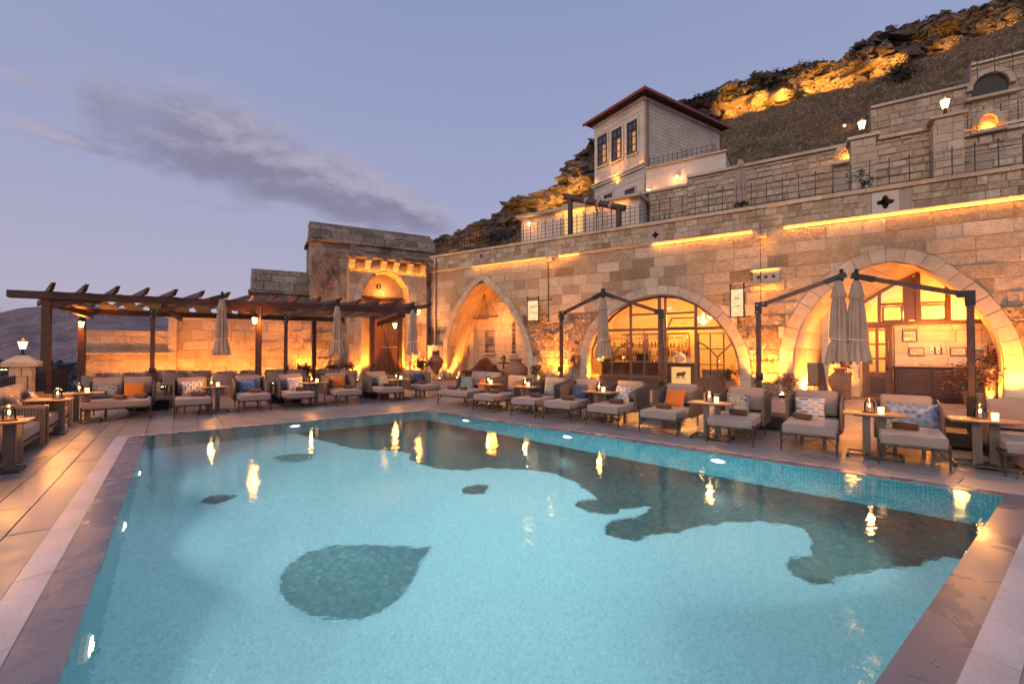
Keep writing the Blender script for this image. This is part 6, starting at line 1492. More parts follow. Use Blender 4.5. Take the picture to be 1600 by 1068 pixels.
for i in range(NRf - 1):
    u = -.35 + (PLN + .3) * (i + .5) / (NRf - 1); w2_ = (PLN + .3) / (NRf - 1) * .36; mb = MB(); vs = []
    K = 10
    for k in range(K + 1):
        y = .1 + (PD - .2) * k / K; z = PZ + .17 - (y + .2) * .05 - .06 * math.sin(k / K * math.pi * 3) ** 2 + R.uniform(-.01, .01)
        vs += [(u - w2_, y, z), (u + w2_, y, z + .01)]
    mb.add(vs, [(2 * k, 2 * k + 1, 2 * k + 3, 2 * k + 2) for k in range(K)]); mb.build('shade_cloth', M['mat'], pg)
for (px, py, y, lab) in ((127, 506, PD - .22, 'lit lantern on the rear left post of the pergola'), (398, 500, -.2, 'lit lantern on the left side of the middle pergola post')):
    u, z = PF.pix(px, py, y); t = thing('post_lantern', lab, 'lantern', PF.w(u, y, z), PA)
    MB().lathe([(.05, -.12), (.085, .08)], 6).build('glass', M['lampglass'], t); MB().lathe([(.10, .08), (.03, .15), (.001, .19)], 6).build('cap', M['black'], t); MB().tube([(0, 0, .17), (0, .1, .2), (0, .15, .1)], .012, 5).build('bracket', M['black'], t)
    lamp('lantern_light', 'POINT', (0, -.12, -.02), 90, WARM, .08, parent=t)
for (px, py, y, lab) in ((617, 508, -.25, 'lit lantern hanging in front of the gate door'), (653, 487, PJ - .3, 'lit lantern high on the right jamb of the gate portal')):
    u, z = GL.pix(px, py, y); t = thing('wall_lantern', lab, 'lantern', GL.w(u, y, z), ga)
    MB().lathe([(.06, -.16), (.12, .10)], 6).build('glass', M['lampglass'], t); MB().lathe([(.14, .10), (.04, .2), (.001, .25)], 6).build('cap', M['black'], t); MB().tube([(0, 0, .22), (0, .15, .3), (0, .3, .15)], .014, 5).build('bracket', M['black'], t)
    lamp('lantern_light', 'POINT', (0, -.16, 0), 40, WARM2, .1, parent=t)

# ================================================================== FURNITURE BUILDERS
LG = 1.62
def make_lounge(w_, name='chaise_lounge', cat='chaise lounge'):
    t = thing(name, '', cat); H = .31
    fr = MB(); r = .016
    for x in (-w_ / 2, w_ / 2): fr.tube([(x, 0, H - .02), (x, LG, H - .02)], r, 8)
    for y in (.0, .85, LG): fr.tube([(-w_ / 2, y, H - .02), (w_ / 2, y, H - .02)], r, 8)
    for x in (-1, 1): fr.tube([(x * w_ / 2, .0, .14), (x * (w_ / 2 - .14), .02, H - .02)], .009, 6); fr.tube([(x * w_ / 2, .0, .14), (x * w_ / 2, .16, H - .02)], .009, 6)
    fr.build('frame', M['metal'], t, smooth=1)
    for x in (-1, 1):
        MB().tube([(x * w_ / 2, 0, 0), (x * w_ / 2, 0, H + .06)], [.012, .018], 8).build('leg', M['metal'], t, smooth=1)
        MB().tube([(x * (w_ / 2 - .05), LG - .1, 0), (x * (w_ / 2 - .05), LG - .1, H)], [.014, .02], 8).build('leg', M['metal'], t, smooth=1)
        MB().box((x * w_ * .22, .80, .15), (.05, .05, .30)).build('leg', M['teakleg'], t)
    MB().rbox((0, .50, H + .075), (w_ - .02, 1.04, .155), .035, 3).build('mattress', M['cushion'], t, smooth=1)
    MB().rbox((0, 1.24, H + .06), (w_ - .08, .50, .125), .03, 2).build('seat_cushion', M['cushion'], t, smooth=1)
    for x in (-1, 1):
        mb = MB(); X = x * (w_ / 2 + .02); y0, y1 = .80, LG + .02
        mb.add([(X + a, y, z) for a in (-.02, .02) for y, z in ((y0 + .03, H - .05), (y1, H - .05), (y1 + .03, .84), (y0 - .02, .76), (y0 + .0, .74))], [(0, 1, 2, 3, 4), (9, 8, 7, 6, 5), (0, 1, 6, 5), (1, 2, 7, 6), (2, 3, 8, 7), (3, 4, 9, 8), (4, 0, 5, 9)])
        arm = mb.build('arm_panel', M['weave'], t)
        MB().tube([(X, y0 + .03, H - .06), (X, y0 - .01, .74), (X, y0 + .05, .775), (X, y1 + .03, .85)], .017, 6).build('arm_tube', M['teakleg'], arm)
    MB().box((0, LG + .03, .575), (w_ + .04, .035, .56), rx=-.06).build('back_panel', M['weave'], t)
    if w_ < 1.1: MB().rbox((0, LG - .12, .69), (w_ - .10, .16, .46), .055, 3, rx=-.16).build('back_cushion', M['cushion'], t, smooth=1)
    else:
        for x in (-1, 1): MB().rbox((x * w_ * .245, LG - .12, .72), (w_ * .47, .17, .48), .055, 3, rx=-.16).build('back_cushion', M['cushion'], t, smooth=1)
    return t
def pillow_mesh(w_, h, d, mt, seed=0):
    N_ = 12; mb = MB(); rr_ = random.Random(seed); ph = rr_.uniform(0, 6)
    for s_ in (-1, 1):
        vs = []
        for i in range(N_ + 1):
            for j in range(N_ + 1):
                u, v = i / N_ * 2 - 1, j / N_ * 2 - 1; pin = 1 - .07 * (1 - abs(u) ** 3) * (abs(v) > .0) * v * v - 0; 
                x = u * w_ / 2 * (1 - .06 * (1 - u * u) * 0 - .07 * (1 - v * v)); z = v * h / 2 * (1 - .07 * (1 - u * u))
                th = d / 2 * ((1 - u ** 4) * (1 - v ** 4)) ** .55 + .004 * math.sin(u * 9 + ph) * math.sin(v * 7 + ph) * (1 - u * u)
                vs.append((x, s_ * th, z))
        mb.add(vs, [(i * (N_ + 1) + j, (i + 1) * (N_ + 1) + j, (i + 1) * (N_ + 1) + j + 1, i * (N_ + 1) + j + 1) for i in range(N_) for j in range(N_)])
    return mb.mesh('pillow', mt, 1.2)
def world(t, l): c, s_ = math.cos(t.rotation_euler.z), math.sin(t.rotation_euler.z); return Vector((t.location.x + l[0] * c - l[1] * s_, t.location.y + l[0] * s_ + l[1] * c, t.location.z + l[2]))
PMESH = {}
def pillow(lounge, kind, label, x=0, y=1.18, tilt=-22, yaw=0, big=.46, wide=1.0):
    k = (kind, big, wide)
    if k not in PMESH: PMESH[k] = pillow_mesh(big * wide, big * .9, .15, M[kind], len(PMESH))
    o = obj('throw_pillow', PMESH[k]); o.location = world(lounge, (x, y, .31 + .12 + big * .43)); o.rotation_euler = (rad(tilt), 0, lounge.rotation_euler.z + rad(yaw)); return tag(o, label, 'pillow')
def towel_mesh():
    mb = MB(); N_ = 40; pts = []
    for i in range(N_ + 1):
        a = i / N_ * 2.6 * 2 * math.pi; r = .022 + .043 * i / N_; pts.append((r * math.cos(a), r * math.sin(a)))
    vs = []; L = .30
    for x in (-L / 2, L / 2):
        for off in (0, -.012):
            for i, (y, z) in enumerate(pts): k = 1 + off / max(.01, math.hypot(y, z)); vs.append((x, y * k, z * k * .92))
    n = N_ + 1; fs = []
    for i in range(N_): fs += [(i, i + 1, 2 * n + i + 1, 2 * n + i), (n + i, n + i + 1, 3 * n + i + 1, 3 * n + i), (i, i + 1, n + i + 1, n + i), (2 * n + i, 2 * n + i + 1, 3 * n + i + 1, 3 * n + i)]
    mb.add(vs, fs); mb.lathe([(.001, -L / 2 + .012), (.058, -L / 2 + .012), (.06, 0), (.058, L / 2 - .012), (.001, L / 2 - .012)], 16)
    k = len(mb.v) - 80; 
    for i in range(k, len(mb.v)): v = mb.v[i]; mb.v[i] = (v[2], v[0], v[1] * .92)
    return mb.mesh('rolled_towel', M['towel'], .9)
TOW = towel_mesh()
def towel(lounge, label, x=0, y=.45, yaw=0, h=.465):
    o = obj('rolled_towel', TOW); o.location = world(lounge, (x, y, h + .06)); o.rotation_euler.z = lounge.rotation_euler.z + rad(yaw); return tag(o, label, 'towel')
def make_table():
    t = thing('side_table', '', 'side table')
    MB().rbox((0, 0, .68), (.78, .44, .03), .008, 1).build('tabletop', M['tabletop'], t); MB().box((0, 0, .655), (.5, .3, .02)).build('bracket', M['metal'], t)
    for x in (-.09, .09): MB().box((x, .05 if x > 0 else -.02, .335), (.10, .045, .62)).build('leg', M['teakleg'], t)
    b = MB()
    for y in (-.19, .19): b.box((0, y, .055), (.66, .025, .025))
    for x in (-.33, .33): b.box((x, 0, .055), (.025, .40, .025))
    b.box((0, .02, .055), (.2, .38, .02)); b.build('base_frame', M['metal'], t)
    cm = MB().lathe([(.022, -.01), (.022, .01)], 10).xf(Matrix.Rotation(rad(90), 4, 'X')).mesh('castor', M['black'])
    for x in (-.33, .33):
        for y in (-.19, .19): obj('castor', cm, t, loc=(x, y, .024))
    return t
M['dome'] = glassmat('glass_dome', (.93, .88, .8))
def make_cloche():
    t = thing('dome_lantern', '', 'lantern')
    MB().lathe([(.085, 0), (.085, .02), (.001, .021)], 16).build('base', M['wood'], t); MB().lathe([(.016, .02), (.013, .09), (.001, .092)], 8).build('candle', M['white'], t)
    MB().ball((0, 0, .112), .014, 8, 6, (1, 1, 2.0)).build('flame', M['flame'], t)
    MB().lathe([(.07, .022), (.07, .14), (.062, .17), (.04, .195), (.001, .205)], 16).build('glass_dome', M['dome'], t, smooth=1)
    for k in range(3): a = 2.1 * k + .4; MB().tube([(.072 * math.cos(a), .072 * math.sin(a), .02), (.072 * math.cos(a), .072 * math.sin(a), .145), (.04 * math.cos(a), .04 * math.sin(a), .2), (0, 0, .22)], .004, 4).build('strap', M['black'], t)
    lamp('candle_light', 'POINT', (0, 0, .30), 26, WARM2, .03, parent=t); return t
def make_votive():
    t = thing('candle_glass', '', 'candle')
    MB().lathe([(.036, 0), (.040, .10), (.036, .10), (.034, .01), (.001, .01)], 14).build('glass', M['candle'], t, smooth=1); MB().ball((0, 0, .06), .012, 8, 6, (1, 1, 2)).build('flame', M['flame'], t); return t
single = make_lounge(.76); double = make_lounge(1.24, 'double_daybed', 'daybed'); table = make_table(); cloche = make_cloche(); votive = make_votive()
used = set()
def inst(src, loc, rz, label, group=None):
    if src in used: return dup(src, loc, rz, label, group)
    used.add(src); src.location = loc; src.rotation_euler.z = rz; src['label'] = label
    if group: src['group'] = group
    return src
def feet(p1, p2, ang, w_=.76):
    a, b = G(*p1), G(*p2); m = (a + b) / 2; return m
RB = rad(-38.5); RA = rad(36.9)
G_CH = 'grey chaise lounges round the pool'
rowB = [
 (double, (683, 632), (732, 637), 'wide grey daybed at the head of the right-hand row, below the pointed arch'),
 (single, (740, 641), (772, 646), 'chaise lounge right next to the wide daybed below the pointed arch'),
 (single, (798, 649), (837, 653.6), 'chaise lounge with pale leaf print pillow left of the first mast of the right row'),
 (single, (849, 655.6), (892, 660.6), 'chaise lounge with dark blue pillow in front of the mast left of the bar'),
 (single, (916, 664), (967, 670), 'chaise lounge with striped feather pillow in front of the bar front'),
 (single, (999, 675), (1058, 682), 'chaise lounge with orange pillow in front of the bar counter doorway'),
 (single, (1105, 691), (1175, 697), 'chaise lounge with grey blotched pillow by the mast right of the bar'),
 (single, (1222, 704), (1307, 714), 'chaise lounge with dashed white pillow below the two closed umbrellas'),
 (single, (1376, 725), (1482, 737), 'chaise lounge with blue tie-dye pillow, large in the right foreground'),
 (single, (1583, 745), (1700, 760), 'chaise lounge cut by the right picture edge')]
LB = [inst(s, feet(a, b, RB), RB, lab, G_CH if s is single else None) for s, a, b, lab in rowB]
rowA = [
 (double, (122.7, 662), (238, 652.7), 'wide grey daybed with orange and grey pillows at the far left pool corner'),
 (single, (271.5, 653), (332, 650.5), 'chaise lounge with feather print pillow beside the first mast under the pergola'),
 (single, (372, 645), (424, 641), 'chaise lounge with navy pillow right of the first side table of the far row'),
 (single, (446.5, 640), (493, 637), 'chaise lounge with colourful leafy pillow below the middle pergola post'),
 (single, (524.5, 634.5), (567, 631.5), 'chaise lounge with orange pillow below the second closed umbrella'),
 (single, (594.7, 629.7), (631, 626.7), 'chaise lounge with grey lined pillow in front of the gate door'),
 (single, (654, 625), (690, 620), 'last chaise lounge of the far row at the pool corner near the potted bush')]
LA = [inst(s, feet(a, b, RA), RA, lab, G_CH if s is single else None) for s, a, b, lab in rowA]
P_ = pillow
P_(LB[0], 'blotch', 'teal grey blotched pillow on the left end of the daybed below the pointed arch', -.36, 1.0, yaw=30); P_(LB[0], 'orange', 'orange pillow on the daybed below the pointed arch', .25, 1.1, yaw=-10, big=.40)
P_(LB[2], 'blotch', 'pale leaf print pillow leaning in the chaise left of the first mast', .08, 1.15, yaw=-8)
P_(LB[3], 'navy', 'dark blue pillow on the chaise left of the bar front', -.05, 1.15, big=.42)
P_(LB[4], 'feather', 'white pillow with blue and orange feather stripes in front of the bar front', .02, 1.0, yaw=-14, big=.46)
P_(LB[5], 'orange', 'large orange pillow on the chaise in front of the bar counter', .0, 1.02, yaw=-8, big=.46)
P_(LB[6], 'blotch', 'grey blotched pillow on the chaise by the mast right of the bar', -.08, 1.08, yaw=-6, big=.46)
P_(LB[7], 'dashes', 'white pillow with grey and brown dashes below the closed umbrellas', -.06, 1.02, yaw=4, big=.46)
P_(LB[8], 'tiedye', 'wide blue tie-dye pillow on the right foreground chaise', .06, 1.12, big=.46, wide=1.45)
P_(LA[0], 'blotch', 'grey teal pillow on the left half of the far left daybed', -.32, 1.15, big=.44, wide=1.2); P_(LA[0], 'orange', 'bright orange pillow on the right half of the far left daybed', .26, 1.1, big=.46); P_(LA[0], 'navy', 'small dark cushion lying at the left end of the far left daybed', -.45, .95, -70, big=.34)
P_(LA[1], 'feather', 'white feather print pillow on the chaise beside the first mast under the pergola', .0, 1.1, big=.48); P_(LA[2], 'tiedye', 'navy tie-dye pillow on the chaise right of the first far side table', -.04, 1.15, big=.46)
P_(LA[3], 'leafy', 'colourful leafy print pillow on the chaise below the middle pergola post', .06, 1.1, yaw=8, big=.48); P_(LA[4], 'orange', 'orange pillow on the chaise below the second closed umbrella', -.02, 1.1, yaw=4, big=.48)
P_(LA[5], 'blotch', 'grey lined pillow on the chaise in front of the gate door', .10, 1.1, yaw=16, big=.46); P_(LA[6], 'navy', 'dark pillow on the last chaise of the far row', .1, 1.15, yaw=20)
for L_, x, y, yw, lab in ((LB[0], -.25, .25, 10, 'rolled brown towel, left one of two on the daybed below the pointed arch'), (LB[0], .18, .28, -20, 'rolled brown towel, right one of two on the daybed below the pointed arch'), (LB[1], .0, .45, 8, 'rolled brown towel on the chaise next to the daybed below the pointed arch'),
    (LB[2], .12, .40, 20, 'rolled dark towel on the chaise left of the first right-hand mast'), (LB[3], .08, .38, 12, 'rolled brown towel on the chaise with the dark blue pillow'), (LB[4], .1, .50, 0, 'rolled brown towel on the chaise with the feather striped pillow by the bar front'), (LB[5], -.02, .42, 10, 'rolled brown towel on the chaise in front of the bar counter'),
    (LB[6], .06, .48, -6, 'rolled dark brown towel on the chaise with the grey blotched pillow right of the bar'), (LB[7], -.14, .62, -35, 'rolled brown towel on the chaise below the two closed umbrellas'), (LB[8], -.05, .50, -14, 'rolled dark towel on the right foreground chaise'),
    (LA[0], .02, .42, -50, 'rolled brown towel, left one of two on the far left daybed'), (LA[0], .42, .45, -45, 'rolled brown towel, right one of two on the far left daybed'), (LA[1], .12, .55, -28, 'rolled brown towel on the chaise beside the first mast under the pergola'), (LA[2], .08, .55, -28, 'rolled brown towel on the chaise with the navy tie-dye pillow'),
    (LA[3], .12, .50, -15, 'rolled brown towel on the chaise with the leafy pillow'), (LA[4], .10, .45, -15, 'rolled brown towel on the chaise below the second closed umbrella'), (LA[5], .05, .5, 0, 'rolled brown towel on the chaise in front of the gate door'), (LA[6], -.05, .5, 0, 'rolled brown towel on the last chaise of the far row')):
    towel(L_, lab, x, y, yw)
# side tables with dome lantern and candle glass each
tabs = [((1540, 655), RB, 'in the right foreground, at the right picture edge', True), ((1365, 645), RB, 'between the dashed pillow and the tie-dye pillow chaises', True), ((1112, 628), RB, 'right of the orange pillow chaise in front of the bar', True), ((938, 611), RB, 'left of the feather pillow chaise in front of the bar', True),
        ((822, 603), RB, 'behind the leaf print pillow chaise below the LOUNGE sign', True), ((764, 599), RB, 'in front of the pointed arch beside the daybed', True), ((622, 592), RA, 'in front of the gate door near the pool corner', True), ((490, 597), RA, 'right of the leafy pillow chaise in the far row', True),
        ((334, 603.5), RA, 'right of the feather pillow chaise in the far row', True), ((128, 613), RA, 'left of the far left daybed', True)]
for (px, py), rz, where, lit in tabs:
    p = G(px, py, .695); p.z = 0; t = inst(table, p, rz, 'narrow side table ' + where, 'side tables between the loungers')
    inst(cloche, world(t, (-.05, .03, .696)), rz, 'dome lantern on the table ' + where, 'dome lanterns on the side tables'); inst(votive, world(t, (.09, -.02, .696)), rz, 'candle glass on the table ' + where, 'candle glasses on the side tables')
# left row of woven armchairs and tables, seen from the side
def make_armchair(w_=.80, name='woven_armchair', cat='armchair'):
    t = thing(name, '', cat); dp = .86
    for x in (-1, 1):
        X = x * w_ / 2; mb = MB()
        mb.add([(X + a, y, z) for a in (-.03, .03) for y, z in ((.06, .20), (dp, .16), (dp + .10, .80), (.5, .70), (.06, .66))], [(0, 1, 2, 3, 4), (9, 8, 7, 6, 5), (0, 1, 6, 5), (1, 2, 7, 6), (2, 3, 8, 7), (3, 4, 9, 8), (4, 0, 5, 9)])
        mb.build('arm_panel', M['weave'], t)
        MB().rbox((X, .03, .34), (.07, .07, .68), .015, 1).build('leg', M['teakleg'], t); MB().box((X, dp - .02, .10), (.06, .06, .2)).build('leg', M['teakleg'], t)
        MB().beam((X, .0, .68), (X, .52, .72), .075, .035).build('armrest', M['tabletop'], t)
    MB().box((0, dp + .04, .50), (w_, .05, .66), rx=-.14).build('back_panel', M['weave'], t); MB().rbox((0, .44, .36), (w_ - .1, .78, .20), .05, 3).build('seat_cushion', M['cushion'], t, smooth=1)
    MB().rbox((0, dp - .10, .70), (w_ - .06, .20, .56), .07, 3, rx=-.22).build('back_cushion', M['cushion'], t, smooth=1); MB().box((0, .45, .22), (w_ - .08, .8, .05)).build('frame', M['teakleg'], t)
    return t
ac = make_armchair(); so = make_armchair(1.66, 'woven_sofa', 'sofa'); RC = ST.a + rad(90)            # faces the pool: local -y looks to +s
# local -y must point along +ST.d: rotate by ST.a + 90 deg
for s_, tt, lab, pk_ in ((-1.84, 8.17, 'woven armchair at the very left picture edge, nearest the camera', None), (-1.84, 10.58, 'woven two-seat sofa with wide grey cushions beside the nearest left table', 'blotch'), (-1.84, 11.95, 'woven armchair between the two-seat sofa and the farther left table', 'cushion'), (-1.84, 13.26, 'woven armchair with black and white pillow beside the far left side table', 'leafy'), (-2.5, 14.6, 'woven armchair at the stone lantern pillar, farthest of the left row', 'feather')):
    p = ST.w(s_, tt); o = inst(so if 'sofa' in lab else ac, p, RC, lab, 'woven armchairs along the left edge')
    if pk_: PMESH.setdefault((pk_, .45, 1.2), pillow_mesh(.54, .42, .15, M[pk_], 9)); q = obj('throw_pillow', PMESH[(pk_, .45, 1.2)]); q.location = world(o, (0.05, .52, .66)); q.rotation_euler = (rad(-24), 0, RC + rad(10)); tag(q, 'pillow on the ' + lab.replace('woven ', ''), 'pillow'); q['label'] = {'blotch': 'grey printed pillow on the left two-seat sofa', 'cushion': 'plain grey pillow on the second left armchair', 'leafy': 'leafy blue and white pillow on the left armchair beside the dome lantern', 'feather': 'feather print pillow on the armchair at the lantern pillar'}[pk_]
def make_square():
    t = thing('square_table', '', 'side table'); MB().rbox((0, 0, .69), (.66, .48, .035), .01, 1).build('tabletop', M['tabletop'], t)
    for x in (-.12, .12): MB().box((x, 0, .335), (.12, .06, .66)).build('leg', M['teakleg'], t)
    MB().box((0, 0, .02), (.5, .4, .03)).build('base', M['metal'], t); return t
sq = make_square()
for s_, tt, lab in ((-1.98, 9.2, 'wooden table with dome lantern at the left edge, nearest the camera'), (-2.02, 12.6, 'wooden table with dome lantern between the left armchairs, farther one')):
    p = ST.w(s_, tt); t = inst(sq, p, ST.a, lab, 'tables between the left armchairs')
    inst(cloche, world(t, (.12, -.05, .71)), 0, 'glass dome lantern on the ' + ('nearest' if tt < 10 else 'farther') + ' wooden table of the left armchairs', 'dome lanterns on the side tables')
    lamp('table_glow', 'POINT', world(t, (.1, 0, 1.0)), 16, WARM2, .06)
for o_ in (ac, sq, table, cloche, votive, single, double): pass

# ================================================================== DINING SETS UNDER THE PERGOLA
def make_dtable():
    t = thing('dining_table', '', 'dining table'); MB().rbox((0, 0, .735), (1.5, .85, .035), .01, 1).build('tabletop', M['tabletop'], t)
    for x in (-.5, .5): MB().box((x, 0, .36), (.12, .12, .70)).box((x, 0, .02), (.12, .6, .04)).build('leg', M['teakleg'], t)
    return t
def make_dchair():
    t = thing('dining_chair', '', 'dining chair'); MB().rbox((0, 0, .44), (.52, .50, .10), .03, 2).build('seat', M['cushion'], t, smooth=1)
    P = [(.29 * math.sin(a), .27 * -math.cos(a) if False else .26 - .30 * (math.cos(a) < 0) * 0 + 0, 0) for a in (0,)]
    mb = MB(); n = 12
    vs = []
    for z, s_ in ((.42, 1), (.83, 1.06)):
        for off in (0, .035):
            for i in range(n + 1):
                a = -math.pi * .60 + math.pi * 1.2 * i / n; vs.append(((.29 + off) * math.sin(a) * s_, (.27 + off) * math.cos(a) * s_, z - (.10 if z > .5 and i in (0, n) else 0)))
    k = n + 1; fs = [(i, i + 1, 2 * k + i + 1, 2 * k + i) for i in range(n)] + [(k + i, k + i + 1, 3 * k + i + 1, 3 * k + i) for i in range(n)] + [(2 * k + i, 2 * k + i + 1, 3 * k + i + 1, 3 * k + i) for i in range(n)] + [(0, k, 3 * k, 2 * k), (n, k + n, 3 * k + n, 2 * k + n)]
    mb.add(vs, fs).build('backrest', M['cushion'], t, smooth=.8)
    for x in (-.22, .22):
        for y in (-.2, .2): MB().tube([(x * 1.08, y * 1.08, 0), (x, y, .42)], [.014, .02], 6).build('leg', M['teakleg'], t)
    return t
dt_, dc_ = make_dtable(), make_dchair()
M['plate'] = mat('white_plate', (.70, .62, .52), .3, var=0, bump=0)
gm_ = MB().lathe([(.03, 0), (.006, .005), (.006, .08), (.03, .11), (.036, .16)], 10).mesh('wine_glass', M['white'], 1)
sets = [(184, 586, 15.6, 'at the left under the pergola'), (255, 584, 17.6, 'at the step of the old wall'), (295, 585, 17.0, 'behind the first closed umbrella'), (372, 583, 17.0, 'left of the middle pergola post'), (445, 583, 18.2, 'at the bright uplight on the old wall'), (525, 582, 18.6, 'behind the orange pillow chaise, near the gate')]
for i, (px, py, Dd, where) in enumerate(sets):
    p = AT(px, py, Dd); p.z = 0; t = inst(dt_, p, PA, 'set wooden dining table ' + where, 'dining tables under the pergola')
    for j, (x, y, r_, side) in enumerate(((-.38, -.72, 180, 'front left'), (.38, -.72, 180, 'front right'), (-.38, .72, 0, 'back left'), (.38, .72, 0, 'back right'))):
        if (i, j) in ((3, 1), (5, 0)): continue
        inst(dc_, world(t, (x + R.uniform(-.06, .06), y, 0)), PA + rad(r_ + R.uniform(-8, 8)), 'taupe dining chair, ' + side + ' at the table ' + where, 'dining chairs under the pergola')
    for k, (x, y) in enumerate(((-.35, -.15), (.35, .15))):
        o = obj('wine_glass', gm_, loc=world(t, (x, y, .754))); tag(o, 'upside glass on the dining table ' + where + (', left one' if k == 0 else ', right one'), 'glass', 'glasses on the dining tables'); o['label'] = 'drinking glass on the dining table ' + where + (', left one' if k == 0 else ', right one')
    for k, (x, y) in enumerate(((-.5, .1), (.5, -.1))):
        o = MB().lathe([(.001, .004), (.07, .004), (.11, .018), (.112, .022), (.001, .01)], 16).build('plate', M['plate'], loc=world(t, (x, y, .753))); tag(o, 'pale plate on the dining table ' + where + (', left one' if k == 0 else ', right one'), 'plate', 'plates on the dining tables')
    o = MB().lathe([(.02, 0), (.024, .05), (.012, .07), (.001, .075)], 8).build('salt_shaker', M['white'], loc=world(t, (0, .05, .753))); tag(o, 'white salt shaker on the dining table ' + where, 'shaker', 'salt shakers on the dining tables')

# ================================================================== CANTILEVER UMBRELLAS, CLOSED
def canopy(t, x, y, ztop, zbot, tw, sd):
    rr_ = random.Random(sd); ph = rr_.uniform(0, 6); L = ztop - zbot
    prof = [(.02, ztop), (.05, ztop - .01), (.075, ztop - .08), (.095, ztop - .22), (.125, ztop - .34), (.085, ztop - .36), (.105, ztop - .5), (.13, ztop - L * .55), (.135, ztop - L * .70), (.115, ztop - L * .735), (.15, ztop - L * .80), (.185, zbot + .08), (.20, zbot), (.15, zbot + .03), (.05, zbot + .2)]
    n = 88
    def fn(a, s_, r): 
        k = min(1, s_ * 2.2); return r * (1 + k * (.46 * abs(math.cos(5.5 * a + ph + s_ * .8)) - .26 + .07 * math.cos(17 * a + ph * 2)))
    prof = [(r * (tw or 1), z) for r, z in prof]; mb = MB().lathe(prof, n, (x, y, 0), fn)
    m = len(prof)
    for k in range(n): 
        i = (m - 3) * n + k; v = mb.v[i]; mb.v[i] = (v[0], v[1], v[2] + .04 * math.cos(8 * 2 * math.pi * k / n + ph) + .015 * math.cos(16 * 2 * math.pi * k / n))
    c = mb.build('canopy', M['canvas'], t, smooth=1.2)
    zs = ztop - L * .72; MB().tube([(x + .165 * math.cos(a), y + .165 * math.sin(a), zs + .03 * math.sin(a + ph)) for a in [2 * math.pi * i / 16 for i in range(17)]], .009, 5).build('tie_cord', M['white'], c)
    MB().lathe([(.03, 0), (.04, .05), (.02, .09), (.001, .12)], 10, (x, y, ztop - .01)).build('finial', M['black'], c)
def umbrella(mpx, mtop, Dm, apx, apy, Da, cpx, czt, czb, label, sd, hang=True):
    m = AT(mpx, mtop, Dm); a = AT(apx, apy, Da); ang = math.atan2(a.y - m.y, a.x - m.x); ln = math.hypot(a.x - m.x, a.y - m.y)
    t = thing('cantilever_umbrella', label, 'umbrella', (m.x, m.y, 0), ang); zt = m.z
    MB().rbox((.0, 0, .17), (.95, .75, .24), .02, 1).build('ballast_box', M['black'], t)
    for x in (-.4, .4):
        for y in (-.3, .3): MB().lathe([(.035, -.015), (.035, .015)], 10).xf(Matrix.Translation((x, y, .036)) @ Matrix.Rotation(rad(90), 4, 'X')).build('castor', M['black'], t)
    MB().rbox((0, 0, .28 + (zt - .28) / 2), (.10, .075, zt - .28), .01, 1).build('mast', M['mast'], t); MB().box((0, 0, .58), (.13, .105, .62)).build('mast_sleeve', M['black'], t)
    mb = MB().box((0, 0, zt - .02), (.13, .11, .26)).box((.09, 0, zt + .06), (.16, .10, .11)); mb.build('elbow', M['black'], t)
    for q in ((-.02, zt - .1), (-.02, zt + .04), (.1, zt + .07)): MB().lathe([(.012, 0), (.012, .01)], 8).xf(Matrix.Translation((q[0], -.052, q[1])) @ Matrix.Rotation(rad(90), 4, 'X')).build('bolt', M['white'], t)
    MB().beam((0, 0, zt + .03), (ln, 0, a.z), .065, .085).build('arm', M['mast'], t)
    d = Vector((ln, 0, a.z - zt)).normalized(); e = Vector((ln, 0, a.z)); MB().beam(e - d * .28, e + d * .1, .085, .11).tube([e + d * .02 - Vector((0, 0, .1)), e + d * .02 + Vector((0, 0, .14))], .035, 8).build('arm_end', M['black'], t)
    MB().box((.02, -.08, 1.1), (.14, .09, .16)).lathe([(.06, -.02), (.06, .02)], 12, (0.02, -.13, 1.1)).tube([(.02, -.13, 1.1), (.02, -.17, 1.1), (-.06, -.17, .98), (-.06, -.24, .96)], .012, 6).build('crank', M['black'], t)
    if hang:
        c = AT(cpx, czt, Da); w_ = c - Vector((m.x, m.y, 0)); ca, sa = math.cos(-ang), math.sin(-ang); lx, ly = w_.x * ca - w_.y * sa, w_.x * sa + w_.y * ca
        canopy(t, lx, ly, c.z, AT(cpx, czb, Da).z, 0, sd)
    return t
umbrella(239, 489, 12.6, 346, 463, 13.3, 347, 467, 553, 'closed beige cantilever umbrella between the daybed and the first far chaise', 1)
umbrella(447, 497, 14.4, 526, 474, 15.0, 527, 478, 553, 'closed beige cantilever umbrella hanging in front of the gate building', 2)
umbrella(582, 498, 15.9, 645, 480, 16.5, 645, 484, 552, 'closed beige cantilever umbrella hanging beside the gate door lantern', 3)
umbrella(877, 492, 13.3, 940, 459, 12.35, 942, 465, 557, 'closed beige cantilever umbrella hanging left of the bar front', 4)
umbrella(1034, 490, 11.3, 945, 459, 12.2, 942, 465, 557, 'mast and arm of a cantilever umbrella standing in front of the bar door', 5, False)
umbrella(1185, 480, 9.8, 1313, 432, 8.95, 1310, 438, 566, 'closed beige cantilever umbrella, left one of the hanging pair before the right-hand arch', 6)
umbrella(1516, 464, 7.63, 1340, 432, 8.75, 1338, 438, 566, 'closed beige cantilever umbrella, right one of the hanging pair before the right-hand arch', 7)
